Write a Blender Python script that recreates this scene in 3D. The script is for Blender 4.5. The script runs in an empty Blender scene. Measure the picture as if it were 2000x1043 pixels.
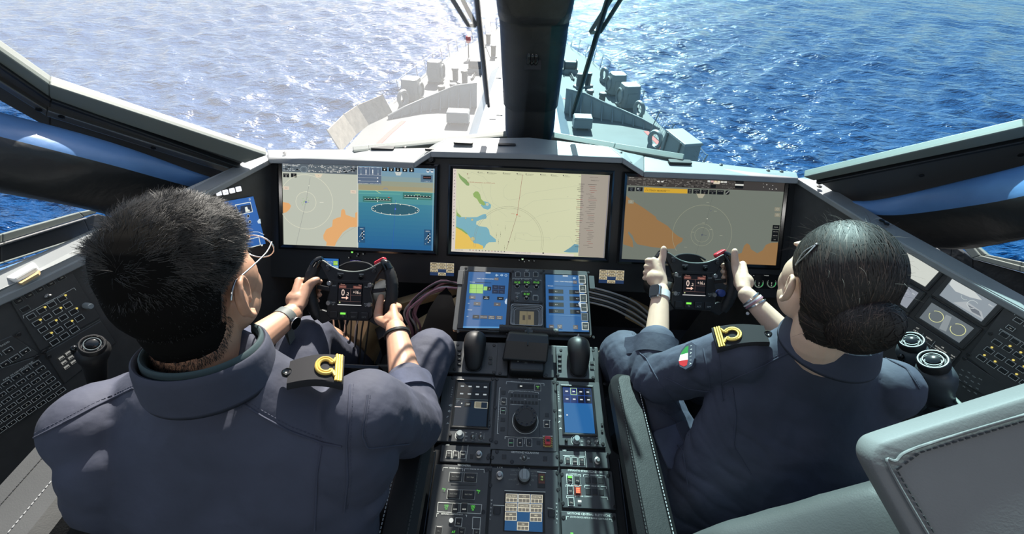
import bpy, bmesh, math, random
import numpy as np
from math import sin, cos, pi, radians, sqrt, atan2
from mathutils import Vector, Matrix, noise
from mathutils.bvhtree import BVHTree
from mathutils.geometry import tessellate_polygon

random.seed(7)
rng = np.random.default_rng(11)
SC = bpy.context.scene
COL = SC.collection

# ------------------------------------------------------------------ camera
FPX = 820.0
PITCH, ROLL = radians(40), radians(2.4)
CAM = Vector((-.06, 0, 1.75))
F0 = Vector((0, cos(PITCH), -sin(PITCH))); U0 = Vector((0, sin(PITCH), cos(PITCH))); R0 = Vector((1, 0, 0))
CR = R0 * cos(ROLL) + U0 * sin(ROLL)
CU = -R0 * sin(ROLL) + U0 * cos(ROLL)
cd = bpy.data.cameras.new('camera'); co = bpy.data.objects.new('camera', cd); COL.objects.link(co)
cd.sensor_fit = 'HORIZONTAL'; cd.sensor_width = 36.0; cd.lens = 36.0 * FPX / 2000.0
cd.clip_start = .02; cd.clip_end = 5000
m = Matrix((CR, CU, -F0)).transposed().to_4x4(); m.translation = CAM
co.matrix_world = m
SC.camera = co

# ------------------------------------------------------------------ light and exposure
SUN_AZ, SUN_EL = radians(1.5), radians(41)
SUN = Vector((cos(SUN_EL) * sin(SUN_AZ), cos(SUN_EL) * cos(SUN_AZ), sin(SUN_EL)))
w = bpy.data.worlds.new('world'); SC.world = w; w.use_nodes = True
nt = w.node_tree; nt.nodes.clear()
sky = nt.nodes.new('ShaderNodeTexSky'); sky.sky_type = 'NISHITA'; sky.sun_disc = False
sky.sun_elevation = SUN_EL; sky.sun_rotation = SUN_AZ; sky.air_density = 1.1; sky.dust_density = 1.5; sky.ozone_density = 1.5
bg = nt.nodes.new('ShaderNodeBackground'); bg.inputs[1].default_value = .145
wo = nt.nodes.new('ShaderNodeOutputWorld')
nt.links.new(sky.outputs[0], bg.inputs[0]); nt.links.new(bg.outputs[0], wo.inputs[0])
ld = bpy.data.lights.new('sun', 'SUN'); ld.energy = 12.0; ld.angle = radians(.6); ld.color = (1, .95, .87)
lo = bpy.data.objects.new('sun', ld); COL.objects.link(lo)
lo.rotation_euler = SUN.to_track_quat('Z', 'Y').to_euler(); lo.location = SUN * 60
vs = SC.view_settings
SC.display_settings.display_device = 'sRGB'
vs.view_transform = 'Standard'; vs.look = 'None'; vs.gamma = 1; vs.exposure = .25; vs.use_curve_mapping = False

# ------------------------------------------------------------------ helpers
def V(*a): return Vector(a)
def ray(px, py): return F0 + CR * ((px - 1000) / FPX) - CU * ((py - 521.5) / FPX)
def onp(px, py, o, n):
    d = ray(px, py); return CAM + d * ((Vector(o) - CAM).dot(n) / d.dot(n))
def atz(px, py, z): return onp(px, py, (0, 0, z), V(0, 0, 1))
def pd(px, py, d): return CAM + ray(px, py) * d

class Pl:
    """a plane of the place with its own right (u), up (v) and outward (n) directions"""
    def __init__(s, o, n, uh=(1, 0, 0)):
        s.o = Vector(o); s.n = Vector(n).normalized()
        u = Vector(uh); s.u = (u - s.n * u.dot(s.n)).normalized(); s.v = s.n.cross(s.u)
        s.z = lambda X, Y: (X, Y)
    def P(s, u, v, h=0): return s.o + s.u * u + s.v * v + s.n * h
    def uv(s, X, Y):
        q = onp(*s.z(X, Y), s.o, s.n) - s.o; return (q.dot(s.u), q.dot(s.v))
    def px(s, X, Y, h=0): return onp(*s.z(X, Y), s.o, s.n) + s.n * h
    def zoom(s, x0, y0, k):
        p = Pl(s.o, s.n, s.u); p.z = lambda X, Y: (x0 + X / k, y0 + Y / k); return p
    def M(s, u=0, v=0, h=0, rot=0):
        m = Matrix((s.u, s.v, s.n)).transposed().to_4x4(); m.translation = s.P(u, v, h)
        return m @ Matrix.Rotation(rot, 4, 'Z')
    def box(s, a, b):  # two zoom pixel corners -> centre and size on the plane
        p, q = s.uv(*a), s.uv(*b)
        return ((p[0] + q[0]) / 2, (p[1] + q[1]) / 2, abs(q[0] - p[0]), abs(q[1] - p[1]))

def wloc(o):
    p = Vector((0, 0, 0))
    while o is not None: p += o.location; o = o.parent
    return p

class MB:
    def __init__(s): s.v = []; s.f = []; s.mi = []; s.cur = 0
    def add(s, vs, fs):
        b = len(s.v); s.v.extend([tuple(x) for x in vs]); s.f.extend([[i + b for i in f] for f in fs]); s.mi.extend([s.cur] * len(fs)); return s
    def hexa(s, p): return s.add(p, [(0, 3, 2, 1), (4, 5, 6, 7), (0, 1, 5, 4), (1, 2, 6, 5), (2, 3, 7, 6), (3, 0, 4, 7)])
    def box(s, sx, sy, z0, z1, m=None, taper=1.0, c=(0, 0)):
        p = [Vector((c[0] + x * sx / 2, c[1] + y * sy / 2, z0)) for x, y in ((-1, -1), (1, -1), (1, 1), (-1, 1))]
        p += [Vector((c[0] + x * sx / 2 * taper, c[1] + y * sy / 2 * taper, z1)) for x, y in ((-1, -1), (1, -1), (1, 1), (-1, 1))]
        if m: p = [m @ q for q in p]
        return s.hexa(p)
    def rbox(s, sx, sy, z0, z1, r, m=None, ch=0, seg=3):
        """box with rounded plan corners and a chamfered top edge"""
        def ring(e, z):
            o = []
            rr = max(r - e, r * .3)
            for cx, cy, a0 in ((1, 1, 0), (-1, 1, 90), (-1, -1, 180), (1, -1, 270)):
                for k in range(seg + 1):
                    a = radians(a0 + 90 * k / seg)
                    o.append(Vector((cx * (sx / 2 - e - rr) + rr * cos(a), cy * (sy / 2 - e - rr) + rr * sin(a), z)))
            return o
        rs = [ring(0, z0), ring(0, z1 - ch)] + ([ring(ch, z1)] if ch else [])
        if m: rs = [[m @ q for q in g] for g in rs]
        return s.rings(rs)
    def rings(s, rs, caps=True, closed=False):
        n = len(rs[0]); vs = [q for g in rs for q in g]; fs = []
        R = len(rs)
        for i in range(R if closed else R - 1):
            a, b = i * n, ((i + 1) % R) * n
            for k in range(n): fs.append((a + k, a + (k + 1) % n, b + (k + 1) % n, b + k))
        if caps and not closed:
            fs.append(tuple(range(n - 1, -1, -1))); fs.append(tuple((R - 1) * n + k for k in range(n)))
        return s.add(vs, fs)
    def prism(s, poly, h, n=None):
        """poly: world points in order; thickness vector h"""
        h = Vector(h); poly = [Vector(p) for p in poly]
        return s.rings([poly, [p + h for p in poly]])
    def cyl(s, p, q, r, r2=None, seg=16):
        p, q = Vector(p), Vector(q); d = (q - p).normalized(); r2 = r if r2 is None else r2
        a = d.orthogonal().normalized(); b = d.cross(a)
        return s.rings([[c + (a * cos(2 * pi * k / seg) + b * sin(2 * pi * k / seg)) * rr for k in range(seg)] for c, rr in ((p, r), (q, r2))])
    def lathe(s, prof, m=None, seg=24, flute=0, nfl=0, cap=True):
        rs = []
        for r, z in prof:
            g = []
            for k in range(seg):
                a = 2 * pi * k / seg
                rr = r * (1 - flute * (.5 + .5 * cos(nfl * a))) if flute else r
                q = Vector((rr * cos(a), rr * sin(a), z)); g.append(m @ q if m else q)
            rs.append(g)
        return s.rings(rs, caps=cap)
    def ring(s, m, R, r, seg=28, sub=6):
        rs = []
        for k in range(seg):
            a = 2 * pi * k / seg
            rs.append([m @ Vector(((R + r * cos(2 * pi * j / sub)) * cos(a), (R + r * cos(2 * pi * j / sub)) * sin(a), r * sin(2 * pi * j / sub))) for j in range(sub)])
        return s.rings(rs, closed=True)
    def loft(s, rs, seg=20, flat=0):
        """rs: (centre, X half-vector, Y half-vector)"""
        gs = []
        for c, X, Y in rs:
            c, X, Y = Vector(c), Vector(X), Vector(Y)
            gs.append([c + X * cos(2 * pi * k / seg) + Y * sin(2 * pi * k / seg) for k in range(seg)])
        return s.rings(gs)
    def tube(s, pts, rad, seg=12, sub=4, hint=None, sq=1.0, cap=True):
        """tapered tube on a smooth path; sq squashes it along the hint direction"""
        pts = [Vector(p) for p in pts]
        if not hasattr(rad, '__len__'): rad = [rad] * len(pts)
        P, Rr = [], []
        n = len(pts)
        for i in range(n - 1):
            p0, p1, p2, p3 = pts[max(i - 1, 0)], pts[i], pts[i + 1], pts[min(i + 2, n - 1)]
            for k in range(sub):
                t = k / sub
                P.append(.5 * ((2 * p1) + (p2 - p0) * t + (2 * p0 - 5 * p1 + 4 * p2 - p3) * t * t + (3 * p1 - p0 - 3 * p2 + p3) * t ** 3))
                Rr.append(rad[i] * (1 - t) + rad[i + 1] * t)
        P.append(pts[-1]); Rr.append(rad[-1])
        d = (P[1] - P[0]).normalized()
        a = Vector(hint) if hint else d.orthogonal()
        gs = []
        for i, (c, r) in enumerate(zip(P, Rr)):
            d = (P[min(i + 1, len(P) - 1)] - P[max(i - 1, 0)]).normalized()
            a = (a - d * a.dot(d)); a = a.normalized() if a.length > 1e-6 else d.orthogonal().normalized()
            b = d.cross(a)
            gs.append([c + (a * (cos(2 * pi * k / seg) * sq) + b * sin(2 * pi * k / seg)) * r for k in range(seg)])
        return s.rings(gs, caps=cap)
    def ball(s, c, r, m=None, seg=16, rin=10):
        rx, ry, rz = r if hasattr(r, '__len__') else (r, r, r)
        c = Vector(c); gs = []
        for i in range(rin + 1):
            t = pi * (i + .02 if i == 0 else i - .02 if i == rin else i) / rin
            g = []
            for k in range(seg):
                a = 2 * pi * k / seg
                q = Vector((rx * sin(t) * cos(a), ry * sin(t) * sin(a), -rz * cos(t)))
                g.append(c + (m @ q if m else q))
            gs.append(g)
        return s.rings(gs)
    def mesh(s, name='mesh', off=Vector((0, 0, 0))):
        me = bpy.data.meshes.new(name)
        me.from_pydata([(x - off[0], y - off[1], z - off[2]) for x, y, z in s.v], [], s.f)
        bm = bmesh.new(); bm.from_mesh(me); bmesh.ops.recalc_face_normals(bm, faces=bm.faces); bm.to_mesh(me); bm.free()
        return me
    def build(s, name, mats, parent=None, smooth=None, bevel=0, base=None, seg=2, **tags):
        off = wloc(parent) if parent else (Vector(base) if base is not None else V(*[(min(c) + max(c)) / 2 if i < 2 else min(c) for i, c in enumerate(zip(*s.v))]))
        me = s.mesh(name, off)
        return link(name, me, mats, parent, off, smooth, bevel, s.mi, seg, **tags)

def link(name, me, mats, parent=None, off=None, smooth=None, bevel=0, mi=None, seg=2, **tags):
    for mm in (mats if isinstance(mats, (list, tuple)) else [mats]): me.materials.append(mm)
    if mi is not None and isinstance(mats, (list, tuple)) and len(mats) > 1: me.polygons.foreach_set('material_index', mi)
    o = bpy.data.objects.new(name, me); COL.objects.link(o)
    if parent is not None: o.parent = parent
    elif off is not None: o.location = off
    if smooth is not None:
        me.polygons.foreach_set('use_smooth', [True] * len(me.polygons))
        if smooth < 180:
            me.set_sharp_from_angle(angle=radians(smooth))
    if bevel:
        b = o.modifiers.new('bevel', 'BEVEL'); b.width = bevel; b.segments = seg; b.limit_method = 'ANGLE'; b.angle_limit = radians(35); b.harden_normals = False
    tag(o, **tags)
    return o

def tag(o, label=None, cat=None, group=None, kind=None):
    for k, x in (('label', label), ('category', cat), ('group', group), ('kind', kind)):
        if x: o[k] = x
    return o
def thing(name, loc, label, cat, group=None):
    o = bpy.data.objects.new(name, None); o.empty_display_size = .05; COL.objects.link(o); o.location = loc
    return tag(o, label, cat, group)
def piece(name, me, parent, M):
    """a piece that shares its mesh with its likes, standing at world matrix M under parent"""
    o = bpy.data.objects.new(name, me); COL.objects.link(o); o.parent = parent
    o.matrix_local = Matrix.Translation(-wloc(parent)) @ M
    return o

# ------------------------------------------------------------------ materials
def mat(name, col, rough=.5, metal=0, bump=None, var=None, spec=.5, trans=0, emit=None, coat=0, bump2=None, sheen=0, sss=0):
    m = bpy.data.materials.new(name); m.use_nodes = True; nt = m.node_tree
    b = nt.nodes['Principled BSDF']
    b.inputs['Base Color'].default_value = (*col, 1); b.inputs['Roughness'].default_value = rough
    b.inputs['Metallic'].default_value = metal; b.inputs['Specular IOR Level'].default_value = spec
    b.inputs['Coat Weight'].default_value = coat
    if sheen: b.inputs['Sheen Weight'].default_value = sheen; b.inputs['Sheen Roughness'].default_value = .6
    if sss: b.inputs['Subsurface Weight'].default_value = sss; b.inputs['Subsurface Radius'].default_value = (.012, .004, .002); b.inputs['Subsurface Scale'].default_value = .5
    if emit: b.inputs['Emission Color'].default_value = (*emit[:3], 1); b.inputs['Emission Strength'].default_value = emit[3]
    tc = nt.nodes.new('ShaderNodeTexCoord')
    if var:
        sc, amt = var[:2]
        n = nt.nodes.new('ShaderNodeTexNoise'); n.inputs['Scale'].default_value = sc; n.inputs['Detail'].default_value = 6
        nt.links.new(tc.outputs['Object'], n.inputs['Vector'])
        r = nt.nodes.new('ShaderNodeMapRange'); r.inputs[1].default_value = .3; r.inputs[2].default_value = .7
        r.inputs[3].default_value = 1 - amt; r.inputs[4].default_value = 1 + amt
        nt.links.new(n.outputs[0], r.inputs[0])
        mx = nt.nodes.new('ShaderNodeVectorMath'); mx.operation = 'SCALE'; mx.inputs[0].default_value = col
        nt.links.new(r.outputs[0], mx.inputs['Scale']); nt.links.new(mx.outputs[0], b.inputs['Base Color'])
    last = None
    for bp in (bump, bump2):
        if not bp: continue
        sc, st, dist = bp[:3]
        n = nt.nodes.new('ShaderNodeTexNoise'); n.inputs['Scale'].default_value = sc; n.inputs['Detail'].default_value = bp[4] if len(bp) > 4 else 3
        mp = nt.nodes.new('ShaderNodeMapping'); mp.inputs['Scale'].default_value = bp[3] if len(bp) > 3 else (1, 1, 1)
        nt.links.new(tc.outputs['Object'], mp.inputs[0]); nt.links.new(mp.outputs[0], n.inputs['Vector'])
        u = nt.nodes.new('ShaderNodeBump'); u.inputs['Strength'].default_value = st; u.inputs['Distance'].default_value = dist
        nt.links.new(n.outputs[0], u.inputs['Height'])
        if last: nt.links.new(last.outputs[0], u.inputs['Normal'])
        nt.links.new(u.outputs[0], b.inputs['Normal']); last = u
    return m

def glow_print(name, strength, base=.02, rough=.25):
    """flat print in its own colours: lit screens (strength > 0) or paint"""
    m = bpy.data.materials.new(name); m.use_nodes = True; nt = m.node_tree; b = nt.nodes['Principled BSDF']
    a = nt.nodes.new('ShaderNodeAttribute'); a.attribute_name = 'col'
    b.inputs['Roughness'].default_value = rough
    if strength:
        b.inputs['Base Color'].default_value = (base, base, base, 1); b.inputs['Specular IOR Level'].default_value = .12
        nt.links.new(a.outputs['Color'], b.inputs['Emission Color']); b.inputs['Emission Strength'].default_value = strength
    else: nt.links.new(a.outputs['Color'], b.inputs['Base Color'])
    return m

def srgb(r, g, b):
    f = lambda c: (c / 255 / 12.92) if c <= 10 else ((c / 255 + .055) / 1.055) ** 2.4
    return (f(r), f(g), f(b))

MAT = dict(
    black=mat('black_panel', (.012, .0135, .015), .42, bump=(900, .12, .0004)),
    panel=mat('panel_face', (.042, .046, .049), .42, bump=(1400, .15, .0003), var=(30, .12)),
    panel_side=mat('side_panel_face', (.046, .047, .047), .45, bump=(1400, .2, .0003), var=(25, .15)),
    gloss=mat('gloss_black', (.006, .007, .008), .12),
    rubber=mat('black_rubber', (.012, .012, .013), .5),
    grip=mat('grip_rubber', (.011, .011, .012), .55, bump=(700, .25, .0005)),
    key=mat('key_cap', (.014, .015, .016), .4),
    screw=mat('screw', (.05, .05, .05), .35, .8),
    alu=mat('grey_paint', (.25, .265, .27), .42, bump=(500, .12, .0004), var=(14, .06)),
    steel=mat('brushed_steel', (.33, .33, .32), .36, .85, bump=(160, .3, .0006, (1, 14, 14))),
    frame=mat('window_frame_paint', (.17, .195, .18), .45, var=(8, .06)),
    framedark=mat('window_frame_dark', (.09, .095, .10), .42, .3, bump=(90, .25, .0008, (1, 6, 6))),
    bluepad=mat('blue_leather', (.095, .215, .45), .36, bump=(380, .2, .0006), bump2=(9, .5, .01), var=(7, .15)),
    blackpad=mat('black_padding', (.019, .021, .023), .42, bump=(500, .2, .0006), bump2=(14, .6, .01)),
    leather=mat('black_leather', (.055, .057, .058), .5, bump=(420, .35, .0007), bump2=(10, .3, .006), var=(6, .12)),
    leathershade=mat('shaded_leather', (.010, .0105, .0115), .5, spec=.3, bump=(420, .35, .0007), bump2=(10, .3, .006)), ringgrey=mat('ring_grey', (.10, .125, .135), .4),  # armrest leather: the seat leather darkened to stand in for shade
    leatherlit=mat('lit_leather', (.17, .174, .176), .6, spec=.25, bump=(420, .35, .0007), bump2=(10, .3, .006), var=(6, .1)),  # headrest leather: the seat leather lightened to stand in for light
    thread=mat('stitch_thread', (.03, .032, .034), .7),
    thread2=mat('grey_thread', (.30, .31, .32), .7),
    floor=mat('dark_floor', (.012, .012, .013), .6, var=(8, .3)),
    shell=mat('cabin_lining', (.10, .105, .11), .7, bump=(120, .15, .001)),
    ply=mat('raw_board', (.50, .36, .19), .6, var=(12, .25), bump=(30, .2, .002, (1, 8, 8))),
    pinkcable=mat('pink_cable', (.42, .20, .25), .45), greycable=mat('grey_cable', (.36, .34, .34), .5), blackcable=mat('black_cable', (.02, .02, .02), .45),
    knobgrey=mat('grey_knob', (.22, .25, .26), .4), white=mat('white_plastic', (.75, .75, .72), .4), keylit=mat('lit_white_key', (.7, .7, .7), .4, emit=(.95, .95, 1, .7)),
    felt=mat('black_felt', (.004, .004, .0045), .95, spec=.02),
    red=mat('red_guard', (.45, .03, .04), .35), redbtn=mat('red_button', (.55, .03, .05), .35),
    bluebtn=mat('blue_button', (.03, .06, .25), .4),
)
SCREEN = glow_print('screen_light', .84)
PRINT = glow_print('paint_print', 0, rough=.5)
LEGEND = glow_print('lit_legend', .8, base=.05)

# flat print ----------------------------------------------------------------
_tx = {}
def text_mesh(s):
    if s not in _tx:
        c = bpy.data.curves.new('t', 'FONT'); c.body = s; c.size = 1.0; c.resolution_u = 2
        o = bpy.data.objects.new('t', c); COL.objects.link(o)
        me = bpy.data.meshes.new_from_object(o.evaluated_get(bpy.context.evaluated_depsgraph_get()))
        vs = [v.co.copy() for v in me.vertices]; fs = [tuple(p.vertices) for p in me.polygons]
        bpy.data.objects.remove(o); bpy.data.curves.remove(c); bpy.data.meshes.remove(me)
        x1 = max([v.x for v in vs], default=0)
        _tx[s] = (vs, fs, x1)
    return _tx[s]

class Print:
    """flat layers of colour, a fraction of a millimetre apart, on a plane"""
    def __init__(s, pl, h=.0006, step=.00004): s.pl = pl; s.h = h; s.step = step; s.v = []; s.f = []; s.c = []
    def _add(s, pts, fs, col):
        b = len(s.v); s.h += s.step
        s.v.extend([s.pl.P(u, v, s.h) for u, v in pts]); s.f.extend([[i + b for i in f] for f in fs]); s.c.extend([col] * len(fs))
    def quad(s, pts, col): s._add(pts, [(0, 1, 2, 3)], col)
    def rect(s, cu, cv, w, h, col, rot=0):
        c, q = cos(rot), sin(rot)
        s._add([(cu + x * w / 2 * c - y * h / 2 * q, cv + x * w / 2 * q + y * h / 2 * c) for x, y in ((-1, -1), (1, -1), (1, 1), (-1, 1))], [(0, 1, 2, 3)], col)
    def frame(s, cu, cv, w, h, t, col):
        for a in ((cu, cv + h / 2, w + t, t), (cu, cv - h / 2, w + t, t), (cu - w / 2, cv, t, h), (cu + w / 2, cv, t, h)): s.rect(*a, col)
    def poly(s, pts, col):
        tr = tessellate_polygon([[Vector((a, b, 0)) for a, b in pts]])
        s._add(pts, tr, col)
    def line(s, pts, t, col):
        for (a, b), (c, d) in zip(pts, pts[1:]):
            L = math.hypot(c - a, d - b)
            if L > 1e-7: s.rect((a + c) / 2, (b + d) / 2, L + t * .5, t, col, atan2(d - b, c - a)); s.h -= s.step
        s.h += s.step
    def arc(s, cu, cv, r, t, col, a0=0, a1=360, ry=None, n=48):
        ry = ry or r; vs = []; fs = []
        for k in range(n + 1):
            a = radians(a0 + (a1 - a0) * k / n)
            for q in (-t / 2, t / 2): vs.append((cu + (r + q) * cos(a), cv + (ry + q) * sin(a)))
        for k in range(n): fs.append((2 * k, 2 * k + 1, 2 * k + 3, 2 * k + 2))
        s._add(vs, fs, col)
    def disc(s, cu, cv, r, col, n=24, ry=None):
        s._add([(cu + r * cos(2 * pi * k / n), cv + (ry or r) * sin(2 * pi * k / n)) for k in range(n)], [tuple(range(n))], col)
    def text(s, t, cu, cv, size, col, al='c', rot=0, sx=1.0):
        vs, fs, x1 = text_mesh(t)
        o = -x1 / 2 if al == 'c' else 0 if al == 'l' else -x1
        c, q = cos(rot), sin(rot); p = []
        for v in vs:
            x, y = (v.x + o) * size * sx, (v.y - .36) * size
            p.append((cu + x * c - y * q, cv + x * q + y * c))
        s._add(p, fs, col)
    def build(s, name, m, parent):
        off = wloc(parent); me = bpy.data.meshes.new(name)
        me.from_pydata([tuple(p - off) for p in s.v], [], s.f)
        a = me.attributes.new('col', 'FLOAT_COLOR', 'FACE')
        a.data.foreach_set('color', np.array([(*c, 1) for c in s.c], dtype=np.float32).ravel())
        me.materials.append(m)
        o = bpy.data.objects.new(name, me); COL.objects.link(o); o.parent = parent; o['kind'] = 'stuff'
        return o

def remesh(mb, voxel, smooth=3, fac=.5):
    me = mb.mesh('t'); o = bpy.data.objects.new('t', me); COL.objects.link(o)
    r = o.modifiers.new('r', 'REMESH'); r.mode = 'VOXEL'; r.voxel_size = voxel
    if smooth: q = o.modifiers.new('s', 'SMOOTH'); q.factor = fac; q.iterations = smooth
    out = bpy.data.meshes.new_from_object(o.evaluated_get(bpy.context.evaluated_depsgraph_get()))
    bpy.data.objects.remove(o); bpy.data.meshes.remove(me)
    return out
def shift(me, off):
    n = len(me.vertices); a = np.empty(n * 3, np.float32); me.vertices.foreach_get('co', a)
    a = a.reshape(-1, 3) - np.array(off, np.float32); me.vertices.foreach_set('co', a.ravel()); me.update(); return me
def coords(me):
    a = np.empty(len(me.vertices) * 3, np.float32); me.vertices.foreach_get('co', a); return a.reshape(-1, 3).astype(float)
def normals(me):
    a = np.empty(len(me.vertices) * 3, np.float32); me.vertex_normals.foreach_get('vector', a); return a.reshape(-1, 3).astype(float)
# ================================================================== STRUCTURE
# ------------------------------------------------------------------ sea
SEA_Z = -16.0
def build_sea():
    nr, na = 640, 820
    r = 15 * np.exp(np.linspace(0, math.log(1400 / 15), nr)); a = np.linspace(radians(-88), radians(88), na)
    RR, AA = np.meshgrid(r, a, indexing='ij')
    X, Y = RR * np.sin(AA) - .06, RR * np.cos(AA)
    cell = np.maximum(RR * (a[1] - a[0]), RR * math.log(1400 / 15) / nr)
    Z = np.zeros_like(X); dX = np.zeros_like(X); dY = np.zeros_like(X)
    g = np.random.default_rng(3)
    wd = radians(200)
    for k in range(64):
        L = .7 * (13 / .7) ** (g.random() ** 1.5); th = wd + g.normal(0, .55); ph = g.random() * 6.28
        amp = .0140 * L ** .80 * (.7 + .6 * g.random())
        kx, ky = math.sin(th) * 2 * pi / L, math.cos(th) * 2 * pi / L
        f = np.clip((L / cell - 2.5) / 3, 0, 1) * amp
        q = kx * X + ky * Y + ph
        Z += f * np.sin(q); dX += f * math.sin(th) * np.cos(q); dY += f * math.cos(th) * np.cos(q)
    P = np.stack([X + dX * .8, Y + dY * .8, Z], -1).reshape(-1, 3)
    idx = np.arange(nr * na).reshape(nr, na)
    Fq = np.stack([idx[:-1, :-1], idx[:-1, 1:], idx[1:, 1:], idx[1:, :-1]], -1).reshape(-1, 4)
    me = bpy.data.meshes.new('sea')
    me.vertices.add(len(P)); me.vertices.foreach_set('co', P.astype(np.float32).ravel())
    me.loops.add(Fq.size); me.loops.foreach_set('vertex_index', Fq.astype(np.int32).ravel())
    me.polygons.add(len(Fq)); me.polygons.foreach_set('loop_start', np.arange(0, Fq.size, 4, dtype=np.int32))
    me.polygons.foreach_set('use_smooth', np.ones(len(Fq), bool)); me.update(); me.validate()
    m = bpy.data.materials.new('sea_water'); m.use_nodes = True; nt = m.node_tree; b = nt.nodes['Principled BSDF']
    b.inputs['Base Color'].default_value = (.003, .046, .150, 1); b.inputs['Roughness'].default_value = .10; b.inputs['IOR'].default_value = 1.33
    b.inputs['Specular IOR Level'].default_value = .5
    tc = nt.nodes.new('ShaderNodeTexCoord'); last = None
    for sc, mp, st, dist, det in ((.42, (1, 2.4, 1), .9, .9, 4), (1.7, (1, 2.0, 1), .6, .22, 3)):
        mpn = nt.nodes.new('ShaderNodeMapping'); mpn.inputs['Scale'].default_value = mp; mpn.inputs['Rotation'].default_value = (0, 0, radians(-14))
        n = nt.nodes.new('ShaderNodeTexNoise'); n.inputs['Scale'].default_value = sc; n.inputs['Detail'].default_value = det; n.inputs['Roughness'].default_value = .55
        u = nt.nodes.new('ShaderNodeBump'); u.inputs['Strength'].default_value = st; u.inputs['Distance'].default_value = dist
        nt.links.new(tc.outputs['Object'], mpn.inputs[0]); nt.links.new(mpn.outputs[0], n.inputs['Vector']); nt.links.new(n.outputs[0], u.inputs['Height'])
        if last: nt.links.new(last.outputs[0], u.inputs['Normal'])
        last = u
    nt.links.new(last.outputs[0], b.inputs['Normal'])
    o = bpy.data.objects.new('sea', me); COL.objects.link(o); o.location = (0, 0, SEA_Z); me.materials.append(m)
    tag(o, 'blue rippled sea around the bow, glittering on the port side', 'sea', kind='stuff')
build_sea()

# ------------------------------------------------------------------ foredeck of the ship
DZ = -7.3
DKP = Pl((0, 30, DZ), (0, 0, 1)).zoom(650, 0, 2.6667)
DK = lambda X, Y: DKP.px(X, Y)
MAT['deck'] = mat('deck_paint', (.075, .088, .094), .7, var=(.45, .22), bump=(3, .2, .02))
MAT['ship'] = mat('ship_grey', (.21, .225, .23), .5, var=(1.2, .08))
MAT['shipdark'] = mat('ship_dark_grey', (.07, .075, .08), .5)
MAT['deckred'] = mat('deck_red_line', (.42, .035, .03), .7)
MAT['canvas'] = mat('beige_canvas', (.26, .24, .20), .8, var=(3, .2), bump=(12, .3, .02))
MAT['buoyred'] = mat('red_paint', (.6, .04, .04), .5)
edgeR = [(8.7, 9.5), (8.45, 19), (8.25, 23.3), (7.65, 27.4), (6.9, 32.5), (5.9, 37.5), (4.4, 42.5), (2.6, 49), (.5, 57.2)]
edge = [(x, y) for x, y in edgeR] + [(-x, y) for x, y in reversed(edgeR)]
mb = MB(); mb.rings([[V(x, y, DZ - .25) for x, y in edge], [V(x, y, DZ) for x, y in edge]])
fd = mb.build('foredeck', MAT['deck'], label='grey steel foredeck narrowing to the bow ahead of the bridge windows', cat='ship deck', kind='structure', base=V(0, 30, DZ))
mb = MB(); mb.rings([[V(x * .72, 8 + (y - 8) * .93, SEA_Z - 1) for x, y in edge], [V(x, y, DZ - .25) for x, y in edge]])
mb.build('hull', MAT['ship'], fd)
mb = MB()
for pts in ([(370, 630), (300, 690), (215, 772), (170, 830)], [(1630, 684), (1690, 742), (1760, 830)], [(560, 520), (700, 495)], [(1200, 512), (1330, 545), (1450, 585)]):
    c = [DK(*p) for p in pts]; d = [V(.09, 0, 0)] * len(c)
    for a, b in zip(c, c[1:]):
        n = (b - a).cross(V(0, 0, 1)).normalized() * .13
        mb.prism([a - n, b - n, b + n, a + n], V(0, 0, .012))
mb.build('boundary_line', MAT['deckred'], fd)

# gun platform in the middle of the deck
mb = MB()
B = [(-2.75, 16), (2.8, 16), (2.75, 28), (2.2, 33.5), (-2.2, 33.5), (-2.62, 24)]
T = [(-2.2, 16), (2.2, 16), (2.1, 27.5), (1.6, 32.8), (-1.6, 32.8), (-2.0, 24)]
mb.rings([[V(x, y, DZ) for x, y in B], [V(x, y, DZ + .55) for x, y in T]])
MAT['platform'] = mat('platform_blue_grey', (.15, .19, .235), .5, var=(1.2, .06))
dh = mb.build('gun_platform', MAT['platform'], label='pale faceted platform down the middle of the foredeck behind the pillar', cat='platform', base=V(0, 24, DZ))
for x, y in ((-1.5, 30), (1.3, 25), (-1.45, 22.6), (-1.1, 23.2)): mb = MB(); mb.box(.35, .35, 0, .06, Matrix.Translation((x, y, DZ + .55))); mb.build('deck_fitting', MAT['steel'], dh)
mb = MB(); mb.rings([[V(x, y, DZ + .55) for x, y in ((-1.1, 27), (1.1, 27), (1.0, 31), (-1.0, 31))], [V(x, y, DZ + 1.5) for x, y in ((-.7, 28), (.7, 28), (.5, 30.4), (-.5, 30.4))]])
mb.build('mount_housing', MAT['ship'], dh)

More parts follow.
